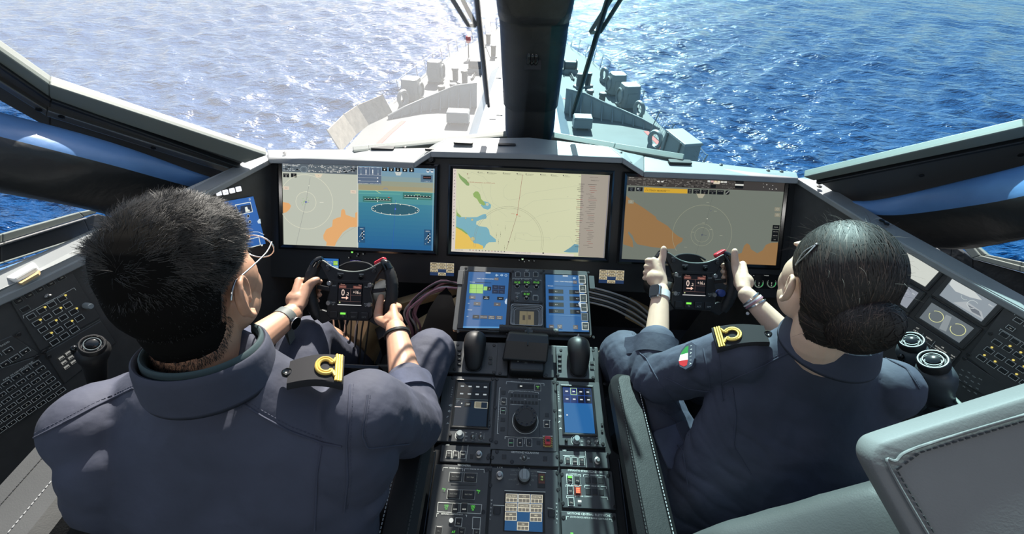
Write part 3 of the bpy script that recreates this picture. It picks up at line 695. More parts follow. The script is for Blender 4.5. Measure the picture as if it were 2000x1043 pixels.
class Mod:
    """one panel module bolted on a console"""
    def __init__(s, pl, name, label, cat, a, b, h0=-.01, h1=.0, m='panel', group=None, r=.003, body='face_plate', ch=.0012):
        s.pl = pl; cu, cv, w, h = pl.box(a, b); s.c = (cu, cv); s.w = w; s.h = h; s.h1 = h1
        s.t = thing(name, pl.P(cu, cv, h0), label, cat, group)
        mb = MB(); mb.rbox(w, h, h0, h1, r, pl.M(cu, cv), ch, 2); s.body = mb.build(body, MAT[m], s.t)
        s.pr = Print(pl, h1 + .0004); s.li = Print(pl, h1 + .0032)
    def L(s, X, Y, px): a, b = s.pl.uv(X, Y), s.pl.uv(X + px, Y); return math.hypot(b[0] - a[0], b[1] - a[1])
    def key(s, X, Y, w, h, txt=None, col=LIT, frame=WHT, hh=.003, me=None, sz=None, name='button', tdy=0, rot=0):
        u, v = s.pl.uv(X, Y); W, H = s.L(X, Y, w), s.L(X, Y, h)
        piece(name, me or KEY, s.t, s.pl.M(u, v, s.h1 - .0005, rot) @ Matrix.Diagonal((W, H, hh, 1)))
        if frame: 
            c, q = cos(rot), sin(rot)
            for x, y, ww, tt in ((0, 1, W, 0), (0, -1, W, 0), (1, 0, 0, H), (-1, 0, 0, H)):
                du, dv = x * W * .56, y * H * .56
                s.pr.rect(u + du * c - dv * q, v + du * q + dv * c, W * 1.16 if ww else .0009, .0009 if ww else H * 1.16, frame, rot)
        if txt:
            s.li.h = max(s.li.h, s.h1 + hh * 1.25 + .0003); size = sz and s.L(X, Y, sz) or H * .28
            for k, ln in enumerate(txt.split('|')): s.li.text(ln, u, v + tdy * H - (k - (txt.count('|')) / 2) * size * 1.1, size, col, rot=rot)
    def text(s, t, X, Y, px, col=WHT, al='c', rot=0, lit=False, sx=1.0):
        u, v = s.pl.uv(X, Y); (s.li if lit else s.pr).text(t, u, v, s.L(X, Y, px), col, al, rot, sx)
    def vtext(s, t, X, Y, X2, Y2, px, col=WHT):
        for k, ch in enumerate(t):
            f = k / max(len(t) - 1, 1); s.text(ch, X + (X2 - X) * f, Y + (Y2 - Y) * f, px, col)
    def line(s, pts, px=4, col=WHT, lit=False):
        q = [s.pl.uv(*p) for p in pts]; (s.li if lit else s.pr).line(q, s.L(*pts[0], px), col)
    def rect(s, a, b, col, lit=True):
        (s.li if lit else s.pr).rect(*s.pl.box(a, b), col)
    def quad(s, pts, col, lit=True): (s.li if lit else s.pr).poly([s.pl.uv(*p) for p in pts], col)
    def screw(s, *pts):
        for X, Y in pts: u, v = s.pl.uv(X, Y); piece('screw', SCREW, s.t, s.pl.M(u, v, s.h1, random.random() * 3))
    def toggle(s, X, Y, rot=0): u, v = s.pl.uv(X, Y); return piece('toggle_switch', TOG, s.t, s.pl.M(u, v, s.h1, rot))
    def knob(s, X, Y, r, h, m='rubber', name='knob', prof=None, fl=.06, nfl=16):
        u, v = s.pl.uv(X, Y); R = s.L(X, Y, r); mb = MB()
        mb.lathe([(R * a, h * b) for a, b in (prof or ((1, 0), (1, .55), (.92, .9), (.8, 1), (.3, 1)))], s.pl.M(u, v, s.h1), 32, fl, nfl)
        return mb.build(name, MAT[m], s.t, smooth=35)
    def lamp(s, X, Y, w, h, col): u, v = s.pl.uv(X, Y); s.li.rect(u, v, s.L(X, Y, w), s.L(X, Y, h), col)
    def done(s):
        if s.pr.f: s.pr.build('lettering', PRINT, s.t)
        if s.li.f: s.li.build('lit_legend', LEGEND, s.t)
        return s.t

# ------------------------------------------------------------------ main console body
con = thing('instrument_console', V(0, 1.3, 0), 'wide black instrument console under the front windows', 'console')
Sb = Pl(S.P(0, 0, -.012), S.n)
mb = MB()
pl_ = [(-1.06, -.325), (1.06, -.325), (1.06, .135), (1.04, .152), (.437, .15), (.352, .187), (-.395, .185), (-.458, .148), (-1.03, .15), (-1.06, .135)]
mb.prism([S.P(a, b, -.06) for a, b in pl_], S.n * .048); mb.build('front_panel', MAT['black'], con, bevel=.003)
mb = MB(); mb.prism([S.P(a, b, -.06) for a, b in ((-1.06, -.325), (1.06, -.325))] + [S.P(1.06, -.34, -.25), S.P(-1.06, -.34, -.25)], V(0, .0, .02)); mb.build('underside', MAT['black'], con)
def hood(name, near, far, m, thick=.022):
    mb = MB(); n = len(near)
    a = [Vector(p) for p in near]; b = [Vector(p) for p in far]
    lip = [p + S.n * -.002 - S.v * thick for p in a]
    lipb = [p - V(0, 0, thick) for p in b]
    mb.rings([lip, a, b, lipb], caps=False)
    fs = len(mb.v)
    k = n
    mb.f = []; mb.mi = []
    for i in range(n - 1):
        for r in range(3): mb.f.append([r * k + i, r * k + i + 1, (r + 1) * k + i + 1, (r + 1) * k + i])
        mb.f.append([3 * k + i, 3 * k + i + 1, i + 1, i])
    mb.f.append([0, k, 2 * k, 3 * k]); mb.f.append([k - 1, 2 * k - 1, 3 * k - 1, 4 * k - 1]); mb.mi = [0] * len(mb.f)
    return mb.build(name, MAT[m], con, bevel=.004)
SH = Pl(S.P(0, 0, .026), S.n); hp = lambda x, y: SH.px(x, y)
hood('glare_shield', [hp(525, 308), hp(670, 312), hp(808, 318)], [atz(521, 292, 1.02), atz(690, 291, 1.02), atz(838, 288, 1.03)], 'alu')
hood('glare_shield', [hp(808, 318), hp(822, 308), hp(841, 296)], [atz(838, 288, 1.03), atz(852, 279, 1.05), atz(872, 270, 1.06)], 'alu')
hood('glare_shield', [hp(841, 296), hp(1030, 300), hp(1217, 308)], [atz(872, 270, 1.06), atz(1035, 268, 1.06), atz(1190, 286, 1.06)], 'alu')
hood('glare_shield', [hp(1217, 308), hp(1238, 322), hp(1258, 335)], [atz(1190, 286, 1.06), atz(1220, 296, 1.04), atz(1258, 304, 1.02)], 'alu')
hood('glare_shield', [hp(1258, 335), hp(1410, 341), hp(1560, 348)], [atz(1258, 304, 1.02), atz(1400, 319, 1.02), atz(1556, 336, 1.02)], 'alu')
# small flaps and screws on the shield
Zs = lambda x, y, z=1.045: atz(x, y, z)
for x, y, w, d, ry in ((748, 289, .09, .03, 0), (905, 279, .075, .02, 0), (990, 283, .07, .018, 0), (1076, 287, .075, .018, 0), (1160, 288, .08, .025, 0), (1328, 316, .09, .03, 0), (840, 292, .04, .012, 0)):
    p = Zs(x, y, 1.026 if x < 800 or x > 1260 else 1.064 - (y - 279) * .0012)
    mb = MB(); mb.rbox(w, d, -.004, .004, .006, Matrix.Translation(p) @ Matrix.Rotation(ry, 4, 'Z'), .001); mb.build('flap', MAT['black'], con)
for x, y in ((556, 299), (790, 288), (1037, 296), (1500, 333), (1408, 322), (1526, 335), (858, 286), (1212, 298)):
    p = Zs(x, y, 1.02 if x < 800 or x > 1260 else 1.05); piece('screw', scr_me, con, Matrix.Translation(p))
# underside hood bolts
for x, y in ((843, 312), (1228, 322)):
    mb = MB(); c = S.px(x, y, -.012); mb.cyl(c, c + S.n * .03, .012, .01); mb.cyl(c + S.n * .03, c + S.n * .034, .006); mb.build('bolt', MAT['black'], con, smooth=40)
# vent knob at the right shoulder
c = S.px(1577, 387, -.012); Mx = S.M(); Mx.translation = c
mb = MB(); mb.lathe([(.034, 0), (.034, .006), (.024, .012), (.02, .006), (.011, .006), (.011, .014), (.005, .016)], Mx, 6 * 4); mb.build('gland', MAT['rubber'], con, smooth=35)
mb = MB(); mb.lathe([(.012, .006), (.012, .018), (.006, .02)], Mx, 6); mb.build('gland_nut', MAT['screw'], con)

# ------------------------------------------------------------------ the three wide displays
def display(pl, cs, label):
    """cs: four zoom pixel corners TL TR BR BL"""
    q = [pl.uv(*c) for c in cs]; cu = sum(p[0] for p in q) / 4; cv = sum(p[1] for p in q) / 4
    w = (q[1][0] - q[0][0] + q[2][0] - q[3][0]) / 2; h = (q[0][1] - q[3][1] + q[1][1] - q[2][1]) / 2
    t = thing('wide_display', pl.P(cu, cv, -.012), label, 'display', 'wide displays set into the console')
    o = .018; mb = MB()
    R = lambda e, z: [pl.P(cu + x * (w / 2 + e), cv + y * (h / 2 + e), z) for x, y in ((-1, -1), (1, -1), (1, 1), (-1, 1))]
    mb.rings([R(o, -.012), R(o, .004), R(o * .6, .007), R(.001, .0035), R(.0, -.0105)], caps=False); mb.build('bezel', MAT['gloss'], t)
    mb = MB(); mb.box(w + .002, h + .002, -.012, 0, pl.M(cu, cv)); mb.build('screen_panel', MAT['gloss'], t)
    p = Print(pl, .0004, .00003); T = lambda x, y: (cu - w / 2 + x * w, cv + h / 2 - y * h)   # 0..1 from the top left
    return t, p, T, w, h
def dashes(p, T, w, h, x0, y0, x1, y1, rows, col, g, dens=.6, th=.0022):
    """rows of small illegible characters"""
    for r in range(rows):
        y = y0 + (y1 - y0) * (r + .5) / rows; x = x0
        while x < x1:
            L = g.uniform(.006, .022)
            if g.random() < dens: p.rect(*T(min(x + L / 2, x1), y), L * w * .85, th, col)
            x += L + .004
g = random.Random(5)
A = S.zoom(500, 280, 4.345)
t, p, T, w, h = display(A, [(222, 168), (1515, 210), (1505, 908), (235, 860)], 'left wide display with a grey radar map and a blue sea view')
mapc = srgb(188, 192, 178); p.rect(*T(.25, .5), w * .5, h, mapc)
nV = 24
cols = [srgb(110, 150, 178), srgb(122, 155, 172), srgb(135, 158, 160), srgb(150, 155, 135), srgb(160, 152, 120)]
for k, c in enumerate(cols): y0, y1 = k * .29 / 5, (k + 1) * .29 / 5; p.rect(*T(.75, (y0 + y1) / 2), w * .5, h * (y1 - y0) * 1.01, c)
for k in range(14):
    f = k / 13; y0 = .29 + .71 * k / 14; y1 = .29 + .71 * (k + 1) / 14
    c = [a * (1 - f) + b * f for a, b in zip(srgb(82, 150, 150), srgb(38, 98, 145))]
    if k > 2: c = [a * (1 - (k - 2) / 11) + b * (k - 2) / 11 for a, b in zip(srgb(62, 130, 150), srgb(36, 96, 145))]
    p.rect(*T(.75, (y0 + y1) / 2), w * .5, h * (y1 - y0) * 1.01, c)
ui = lambda pl, T0: None
def Apt(X, Y): u, v = A.uv(X, Y); return (u, v)
p.rect(*T(.25, .055), w * .5, h * .11, srgb(92, 102, 110))
dashes(p, T, w, h, .005, .01, .11, .10, 5, srgb(200, 205, 205), g, .5); dashes(p, T, w, h, .17, .01, .38, .10, 7, srgb(205, 205, 200), g, .6); dashes(p, T, w, h, .38, .01, .495, .10, 6, srgb(190, 190, 190), g, .45)
dashes(p, T, w, h, .02, .04, .11, .09, 2, srgb(20, 22, 25), g, .3, .004); dashes(p, T, w, h, .38, .03, .49, .10, 3, srgb(20, 22, 25), g, .3, .004)
p.text('EMCON', *T(.008, .014), .006, srgb(240, 240, 235), 'l'); p.text('GPS ANT. NO CONNECT.', *T(.008, .03), .0052, srgb(235, 235, 230), 'l')
p.arc(*T(.145, .075), .013, .0008, srgb(190, 205, 210), n=24); p.arc(*T(.145, .075), .009, .0006, srgb(150, 170, 180), n=24)
for X, sy in ((260, 0), (325, 1)):
    u, v = Apt(X, 272); p.rect(u, v, .022, .015, srgb(18, 18, 18)); p.text('RADAR' if sy == 0 else 'AIS', u, v + .004, .004, srgb(210, 210, 205))
    p.arc(u, v - .003, .003, .0008, srgb(220, 220, 215), n=3 if sy else 12, a0=90, a1=450)
rc = srgb(226, 224, 200); cu_, cv_ = Apt(428, 498)
p.poly([Apt(*q) for q in ((232, 498), (285, 508), (302, 530), (290, 560), (262, 585), (234, 592))], srgb(226, 168, 110))
p.poly([Apt(*q) for q in ((600, 868), (603, 838), (577, 812), (575, 780), (600, 730), (650, 705), (655, 650), (690, 632), (722, 625), (727, 570), (742, 556), (757, 566), (765, 605), (810, 622), (845, 632), (846, 590), (866, 580), (866, 708), (800, 712), (740, 755), (690, 830), (672, 872))], srgb(226, 170, 112))
p.arc(cu_, cv_, (Apt(513, 498)[0] - Apt(343, 498)[0]) / 2, .0013, rc, n=64); R2 = (Apt(655, 498)[0] - cu_)
p.arc(cu_, cv_, R2, .0013, rc, a0=-152, a1=150, n=90)
p.line([Apt(465, 290), Apt(428, 498), Apt(345, 860)], .0008, srgb(120, 120, 125)); p.disc(cu_, cv_, .004, srgb(95, 105, 165)); p.line([(cu_, cv_), (cu_ + .012, cv_ - .0005)], .0012, srgb(95, 105, 165))
for k in range(26):
    a, r = g.random() * 6.28, g.random() * .02; p.rect(cu_ + r * cos(a) - .004, cv_ + r * sin(a) + .002, .003, .0012, srgb(150, 190, 120), g.random() * 3)
p.line([Apt(680, 845), Apt(760, 760), Apt(866, 700)], .0006, srgb(150, 140, 120))
for X, Y in ((262, 380), (830, 412)): u, v = Apt(X, Y); p.rect(u, v, .022, .013, srgb(222, 205, 185)); p.text('RNG', u, v, .005, srgb(150, 120, 110))
u, v = Apt(535, 275); p.poly([(u - .016, v + .006), (u + .016, v + .006), (u + .008, v - .007), (u - .008, v - .007)], srgb(222, 208, 184)); p.text('N', u, v, .006, srgb(150, 140, 125))
p.rect(*Apt(562, 502), .015, .0016, srgb(235, 232, 215)); p.rect(*Apt(455, 360), .003, .003, srgb(240, 240, 220)); p.rect(*Apt(432, 412), .003, .002, srgb(240, 240, 220))
# right half: sea view instruments
a0 = Apt(868, 200); a1 = Apt(1066, 350); p.rect((a0[0] + a1[0]) / 2, (a0[1] + a1[1]) / 2, a1[0] - a0[0], a0[1] - a1[1], srgb(92, 108, 130))
p.frame(*Apt(918, 235), .046, .03, .0007, srgb(200, 205, 210)); p.frame(*Apt(1018, 238), .046, .03, .0007, srgb(200, 205, 210))
for X in (895, 938, 995, 1040):
    u, v = Apt(X, 208); p.text('RPM 1', u, v, .0045, srgb(220, 225, 225)); p.rect(u, v - .014, .0035, .014, srgb(225, 228, 228) if X in (938, 995) else srgb(120, 140, 155)); p.rect(u, v - .024, .005, .0025, srgb(225, 228, 228))
for Y in (292, 320): p.line([Apt(872, Y), Apt(1040, Y + 4)], .0007, srgb(215, 220, 220)); p.rect(*Apt(1036, Y + 3), .005, .004, srgb(235, 235, 235)); p.text('TIME' if Y > 300 else 'T.', *Apt(872, Y - 3), .0045, srgb(220, 225, 225), 'l')
p.text('RUDDER COMMAND', *Apt(872, 338), .0042, srgb(220, 222, 220), 'l'); p.text('NORMAL LOAD ON RPM', *Apt(970, 341), .0038, srgb(220, 222, 220), 'l')
for k, X in enumerate((1095, 1152, 1208, 1267, 1324)):
    u, v = Apt(X, 221 + k * 2); p.rect(u, v, .019, .0145, srgb(12, 14, 16)); p.text(('CENTRE', 'RANGE', 'SET', 'OPTIONS', 'AIM')[k], u, v + .0045, .0036, srgb(215, 215, 205)); p.disc(u, v - .002, .003, srgb(225, 225, 215), 10)
u, v = Apt(1212, 258); p.poly([(u - .014, v + .006), (u + .014, v + .006), (u + .008, v - .007), (u - .008, v - .007)], srgb(200, 205, 200)); p.text('S', u, v, .006, srgb(150, 155, 150))
for X in (1462, 1497): u, v = Apt(X, 235); p.disc(u, v, .0062, srgb(90, 110, 130), 20); p.arc(u, v, .0062, .0008, srgb(235, 235, 235), n=24); p.arc(u, v - .001, .0035, .004, srgb(238, 238, 238), a0=195, a1=345, n=12)
u, v = Apt(1452, 300); p.rect(u, v, .046, .028, srgb(85, 112, 135)); p.rect(*Apt(1455, 292), .031, .0125, srgb(16, 18, 24)); p.text('GEAR ENGAGED', *Apt(1455, 292), .0038, srgb(200, 130, 120)); p.text('3  RPM  4', *Apt(1455, 325), .0046, srgb(220, 225, 225))
p.line([Apt(868, 397), Apt(1508, 415)], .0014, srgb(190, 205, 160)); p.line([Apt(868, 424), Apt(1230, 432)], .001, srgb(125, 195, 175)); p.line([Apt(1018, 400), Apt(1060, 424)], .0013, srgb(225, 230, 160))
p.arc(*Apt(1105, 400), .009, .0016, srgb(110, 135, 175), a0=20, a1=160, n=14)
for (X0, Y0, X1, Y1, lab) in ((912, 448, 1160, 505, 'ROT'), (1250, 418, 1498, 484, 'RUDDER')):
    a, b = Apt(X0, Y0), Apt(X1, Y1); cu2, cv2 = (a[0] + b[0]) / 2, (a[1] + b[1]) / 2; W2 = b[0] - a[0]; H2 = a[1] - b[1]
    p.rect(cu2, cv2, W2, H2, srgb(60, 118, 112)); p.rect(cu2, cv2 - H2 * .04, W2 * .9, H2 * .20, srgb(22, 32, 34))
    for k in range(9): p.rect(cu2 + (k - 4) * W2 * .105, cv2 + H2 * .06, W2 * .03, H2 * .1, srgb(235, 240, 225))
    p.rect(cu2, cv2 - H2 * .2, W2 * .9, .0008, srgb(225, 235, 225)); p.rect(cu2, cv2 - H2 * .33, .003, H2 * .26, srgb(235, 240, 230)); p.text(lab, cu2, cv2 + H2 * .3, .0052, srgb(175, 225, 150))
p.rect(*Apt(1132, 460), .006, .003, srgb(200, 60, 50))
eu, ev = Apt(1187, 561); rx = (Apt(1388, 561)[0] - Apt(985, 561)[0]) / 2; ry = (Apt(1187, 513)[1] - Apt(1187, 609)[1]) / 2
p.disc(eu, ev, rx, srgb(46, 92, 108), 48, ry); p.arc(eu, ev, rx, .0017, srgb(230, 235, 220), ry=ry, n=72)
for k in range(14): a = 2 * pi * k / 14; p.rect(eu + rx * .93 * cos(a), ev + ry * .9 * sin(a), .004, .0022, srgb(240, 242, 230))
p.rect(*Apt(1193, 510), .007, .003, srgb(190, 225, 180)); p.line([Apt(1190, 480), Apt(1186, 560), Apt(1163, 896)], .0007, srgb(40, 70, 190)); p.disc(*Apt(1188, 558), .003, srgb(90, 110, 220), 10)
for X0, Y0, lab in ((902, 775, 'SPEED'), (1460, 798, 'DEPTH')):
    u, v = Apt(X0, Y0); p.rect(u, v, .029, .062, srgb(38, 82, 118)); p.text(lab, u, v + .024, .0052, srgb(235, 238, 232)); p.rect(u + .003, v - .002, .004, .036, srgb(15, 20, 26))
    for k in range(6): p.rect(u + (.003 if k % 2 else .009), v + .014 - k * .0065, .005, .0022, srgb(240, 242, 235))
    p.line([(u - .008, v - .009), (u + .003, v + .009)], .0012, srgb(225, 228, 225)); p.text('kn' if lab == 'SPEED' else 'm', u - .008, v - .025, .005, srgb(230, 235, 230))
p.line([T(.499, 0), T(.499, 1)], .0014, srgb(215, 220, 215)); p.rect(*T(.996, .5), .002, h, srgb(150, 180, 195))
p.build('screen_image', SCREEN, t)

B = S.zoom(860, 300, 4.742); Bpt = lambda X, Y: B.uv(X, Y)
t, p, T, w, h = display(B, [(120, 142), (1575, 200), (1512, 965), (103, 905)], 'middle wide display with a pale green electronic sea chart')
ch = srgb(206, 208, 172); p.rect(*T(.5, .5), w, h, ch)
p.poly([Bpt(*q) for q in ((1305, 192), (1580, 203), (1512, 966), (1278, 950))], srgb(160, 152, 140))
p.poly([Bpt(*q) for q in ((118, 140), (150, 142), (135, 885), (103, 885))], srgb(214, 202, 194))
# land, shoals and water
wat = srgb(120, 172, 186)
p.poly([Bpt(*q) for q in ((148, 570), (190, 588), (270, 590), (340, 588), (395, 562), (420, 560), (430, 582), (425, 602), (375, 612), (335, 628), (332, 655), (360, 672), (430, 682), (450, 705), (460, 750), (515, 795), (515, 820), (450, 822), (425, 840), (410, 870), (395, 880), (140, 880), (146, 660))], wat)
p.poly([Bpt(*q) for q in ((145, 682), (200, 715), (250, 745), (290, 795), (310, 830), (350, 835), (395, 855), (398, 882), (136, 882))], srgb(226, 190, 92))
p.poly([Bpt(*q) for q in ((148, 676), (205, 700), (235, 726), (262, 750), (240, 745), (200, 715), (145, 684))], srgb(130, 165, 95))
p.poly([Bpt(*q) for q in ((400, 440), (440, 448), (470, 475), (466, 505), (440, 520), (400, 508), (375, 480))], wat)
p.poly([Bpt(*q) for q in ((302, 372), (325, 350), (350, 352), (368, 378), (378, 420), (408, 450), (420, 475), (398, 482), (362, 460), (340, 420), (310, 400))], srgb(142, 172, 98))
p.poly([Bpt(*q) for q in ((165, 178), (195, 208), (240, 240), (270, 280), (266, 298), (245, 296), (200, 252), (178, 225))], srgb(128, 160, 98))
p.poly([Bpt(*q) for q in ((152, 500), (158, 545), (195, 582), (180, 592), (150, 576))], srgb(138, 168, 98)); p.disc(*Bpt(435, 470), .006, srgb(190, 195, 170), 14)
p.poly([Bpt(*q) for q in ((1280, 842), (1240, 838), (1205, 868), (1140, 910), (1200, 916), (1276, 916))], srgb(105, 150, 165))
for X, Y, r in ((300, 790, .008), (295, 612, .0045), (235, 598, .003)): p.disc(*Bpt(X, Y), r, srgb(190, 185, 140), 16); p.arc(*Bpt(X, Y), r, .0005, srgb(120, 120, 100), n=20)
ctr = srgb(165, 172, 150)
for pts in ([(470, 280), (462, 380), (490, 460), (560, 505), (650, 520), (760, 505), (860, 440), (960, 425), (1280, 415)], [(380, 280), (400, 360), (430, 430), (500, 500), (590, 560), (620, 590)], [(620, 280), (585, 330), (590, 400), (630, 430), (720, 420), (790, 370), (950, 345), (1290, 295)], [(600, 630), (820, 632), (880, 590), (960, 560), (1200, 520)],
            [(700, 735), (800, 735), (860, 770), (1010, 775), (1020, 800), (800, 805), (700, 780), (698, 735)], [(1040, 800), (1090, 765), (1200, 770), (1230, 830)], [(170, 430), (180, 520)], [(280, 170), (400, 215), (450, 270)], [(465, 500), (460, 640), (480, 700)], [(300, 290), (370, 330), (365, 360)], [(210, 165), (260, 190), (310, 170)]):
    p.line([Bpt(*q) for q in pts], .0005, ctr)
cx_, cy_ = Bpt(632, 815); Rr = Bpt(955, 815)[0] - cx_
for r in (Rr, Rr * .955): p.arc(cx_, cy_, r, .0007, srgb(140, 138, 118), a0=-12, a1=192, n=70)
p.line([Bpt(762, 195), Bpt(712, 565)], .0012, srgb(150, 75, 70)); p.line([Bpt(712, 565), Bpt(612, 888)], .001, srgb(120, 55, 60))
p.disc(*Bpt(710, 566), .0028, srgb(190, 60, 40), 10); p.text('WP012', *Bpt(690, 558), .0045, srgb(170, 70, 60), 'r'); p.text('EVAL', *Bpt(722, 578), .004, srgb(150, 90, 80), 'l'); p.disc(*Bpt(632, 818), .0024, srgb(90, 70, 70), 8)
for X, Y in ((600, 690), (520, 755), (558, 748), (538, 815), (690, 790), (594, 872)): p.line([Bpt(X, Y - 25), Bpt(X, Y + 25)], .0005, srgb(110, 110, 95)); p.rect(*Bpt(X, Y), .0014, .004, srgb(80, 90, 70))
for X, Y in ((697, 240), (990, 628), (532, 662), (368, 745), (770, 752), (1180, 400)): p.text(str(g.randint(10, 99)), *Bpt(X, Y), .0045, srgb(150, 152, 135))
p.text('F', *Bpt(252, 190), .012, srgb(150, 110, 95)); p.text('45.7', *Bpt(264, 226), .006, srgb(110, 70, 65)); p.text('non ECDIS presentation, use SOLAS mode', *Bpt(248, 263), .0062, srgb(160, 75, 65), 'l')
dk = srgb(60, 58, 60)
for k, (X, lab) in enumerate(((352, 'Route'), (440, 'Configurazione'), (585, 'Navigazione'), (712, 'Carte'), (795, 'Punti giorno'), (930, 'Manuali'), (1030, 'Sensori'), (1140, 'Display'))):
    u, v = Bpt(X, 174 + k * 4.2); p.rect(u, v, .004, .004, dk) if k % 2 else p.arc(u, v, .002, .0012, dk, n=12); p.text(lab, u + .005, v, .0048, dk, 'l'); p.rect(u + .013, v - .0045, .026, .0005, dk)
p.text('>>', *Bpt(1290, 212), .008, dk)
for k in range(22):
    u, v = Bpt(136 - k * .75, 158 + k * 30); r = .0022
    [lambda: p.arc(u, v, r, .0008, dk, n=14), lambda: p.rect(u, v, .0034, .0034, dk), lambda: p.line([(u - r, v - r), (u + r, v + r)], .0008, dk), lambda: p.disc(u, v, .0018, dk, 8)][k % 4]()
p.rect(*T(.4, .985), w * .8, h * .03, srgb(214, 206, 194))
for k in range(12): u, v = Bpt(275 + k * 29, 893 + k * 1.3); p.rect(u, v, .004, .0036, [dk, srgb(180, 120, 110), srgb(90, 90, 90)][k % 3]) if k % 2 else p.arc(u, v, .0022, .001, dk, n=12)
p.text('12:38 10/01/2025', *Bpt(135, 890), .0046, dk, 'l'); p.text('30 20.4 N   017 35.9 E  1:50 000', *Bpt(695, 914), .0046, dk, 'l'); p.rect(*Bpt(952, 921), .0055, .0055, dk)
p.text('NORTH UP RM', *Bpt(1420, 222), .0048, srgb(90, 75, 70)); p.text('PANELLO 2.1', *Bpt(1430, 250), .0055, srgb(70, 60, 60))
for r in range(34):
    y = .12 + .78 * r / 34
    if r % 9 == 5: p.text('WAYPOINT', *T(.875, y), .0045, srgb(80, 62, 60)); continue
    for xa, xb in ((.80, .84), (.87, .925)): p.rect(*T((xa + xb) / 2 + g.uniform(-.006, .006), y), (xb - xa) * w * g.uniform(.4, 1.1), .0013, srgb(70, 60, 62) if g.random() < .7 else srgb(140, 70, 65))
p.rect(*T(.995, .5), .003, h, srgb(120, 118, 130))
p.build('screen_image', SCREEN, t)

Cz = S.zoom(1190, 320, 4.742); Cpt = lambda X, Y: Cz.uv(X, Y)
t, p, T, w, h = display(Cz, [(165, 118), (1618, 178), (1545, 940), (118, 880)], 'right wide display with a dim grey radar map and yellow alert bar')
sea_ = srgb(112, 118, 108); lan = srgb(146, 112, 72); p.rect(*T(.5, .5), w, h, sea_)
p.poly([Cpt(*q) for q in ((150, 290), (215, 345), (320, 410), (430, 490), (440, 515), (540, 575), (600, 640), (640, 672), (682, 690), (672, 722), (625, 752), (605, 785), (540, 785), (400, 772), (260, 745), (235, 715), (215, 665), (180, 625), (172, 640), (215, 710), (222, 775), (128, 745))], lan)
p.poly([Cpt(*q) for q in ((1150, 925), (1160, 845), (1225, 825), (1250, 755), (1275, 735), (1300, 752), (1310, 790), (1370, 828), (1420, 800), (1450, 750), (1500, 730), (1562, 728), (1545, 940))], lan)
p.rect(*T(.5, .052), w, h * .104, srgb(62, 58, 55)); dashes(p, T, w, h, .006, .01, .08, .10, 6, srgb(120, 118, 112), g, .5, .0016); dashes(p, T, w, h, .1, .01, .52, .10, 7, srgb(135, 132, 126), g, .45, .0014); dashes(p, T, w, h, .1, .01, .5, .10, 4, srgb(20, 20, 20), g, .12, .0035); dashes(p, T, w, h, .6, .01, .7, .10, 6, srgb(120, 118, 112), g, .5, .0014)
p.text('EMCON', *T(.008, .012), .0055, srgb(190, 188, 180), 'l'); p.text('GPS ANT. NO CONNECT.', *T(.008, .03), .0045, srgb(170, 160, 150), 'l')
for k, c in enumerate((srgb(200, 200, 195), srgb(205, 170, 165), srgb(225, 205, 170), srgb(215, 205, 180), srgb(200, 200, 190), srgb(195, 195, 190))): p.rect(*T(.516 + k * .021, .018), .011, .007, c)
p.rect(*T(.565, .036), .024, .006, srgb(215, 205, 185))
for X in (452, 489): p.arc(*Cpt(X, 158), .0035, .004, srgb(225, 225, 218), a0=190, a1=350, n=12)
for y in (.008, .03, .06, .078): p.rect(*T(.71, y), .032, .006, srgb(12, 12, 12))
p.rect(*T(.71, .045), .033, .006, srgb(220, 220, 212)); p.rect(*T(.545, .075), .02, .012, srgb(12, 14, 16))
for k in range(11): p.disc(*T(.845 + .105 * g.random(), .02 + .07 * g.random()), g.choice((.001, .0016)), srgb(205, 205, 198), 8)
for X in (202, 275): u, v = Cpt(X, 236); p.rect(u, v, .025, .015, srgb(14, 17, 22)); p.arc(u, v - .002, .003, .0007, srgb(130, 140, 150), n=12); p.text('RADAR', u, v + .0045, .0038, srgb(120, 125, 130))
p.disc(*Cpt(262, 233), .0024, srgb(210, 212, 208), 10)
p.quad([Cpt(316, 265), Cpt(718, 276), Cpt(718, 236), Cpt(318, 218)], srgb(205, 162, 48)); p.text('STEADY BEARING', *Cpt(360, 246), .0085, srgb(70, 48, 12), 'l'); p.text('(Course)', *Cpt(505, 246), .006, srgb(120, 90, 30), 'l')
u, v = Cpt(342, 240); p.poly([(u - .005, v - .004), (u + .005, v - .004), (u, v + .005)], srgb(110, 70, 15)); p.poly([(u - .0032, v - .003), (u + .0032, v - .003), (u, v + .003)], srgb(220, 175, 60))
for k, X in enumerate((740, 803, 877, 950, 1022)): u, v = Cpt(X, 255 + k * 2.6); p.rect(u, v, .0155 if k == 0 else .026, .0165, srgb(12, 14, 16)); p.text(('MAX', 'OPTIONS', 'ZOOM', 'CHART DESK', 'TRUE SHIP')[k], u, v + .004, .004, srgb(150, 150, 145)); p.arc(u, v - .0035, .0026, .0007, srgb(150, 150, 145), n=10) if k < 4 else None
p.disc(*Cpt(1087, 267), .0085, srgb(12, 13, 15), 20); p.line([Cpt(1075, 277), Cpt(1098, 257)], .003, srgb(150, 150, 145))
u, v = Cpt(840, 298); p.poly([(u - .017, v + .008), (u + .017, v + .008), (u + .008, v - .008), (u - .008, v - .008)], srgb(168, 164, 142))
rg = srgb(150, 152, 130); cu_, cv_ = Cpt(853, 657)
for r in (.043, .0285): p.arc(cu_, cv_, r, .001, rg, n=60)
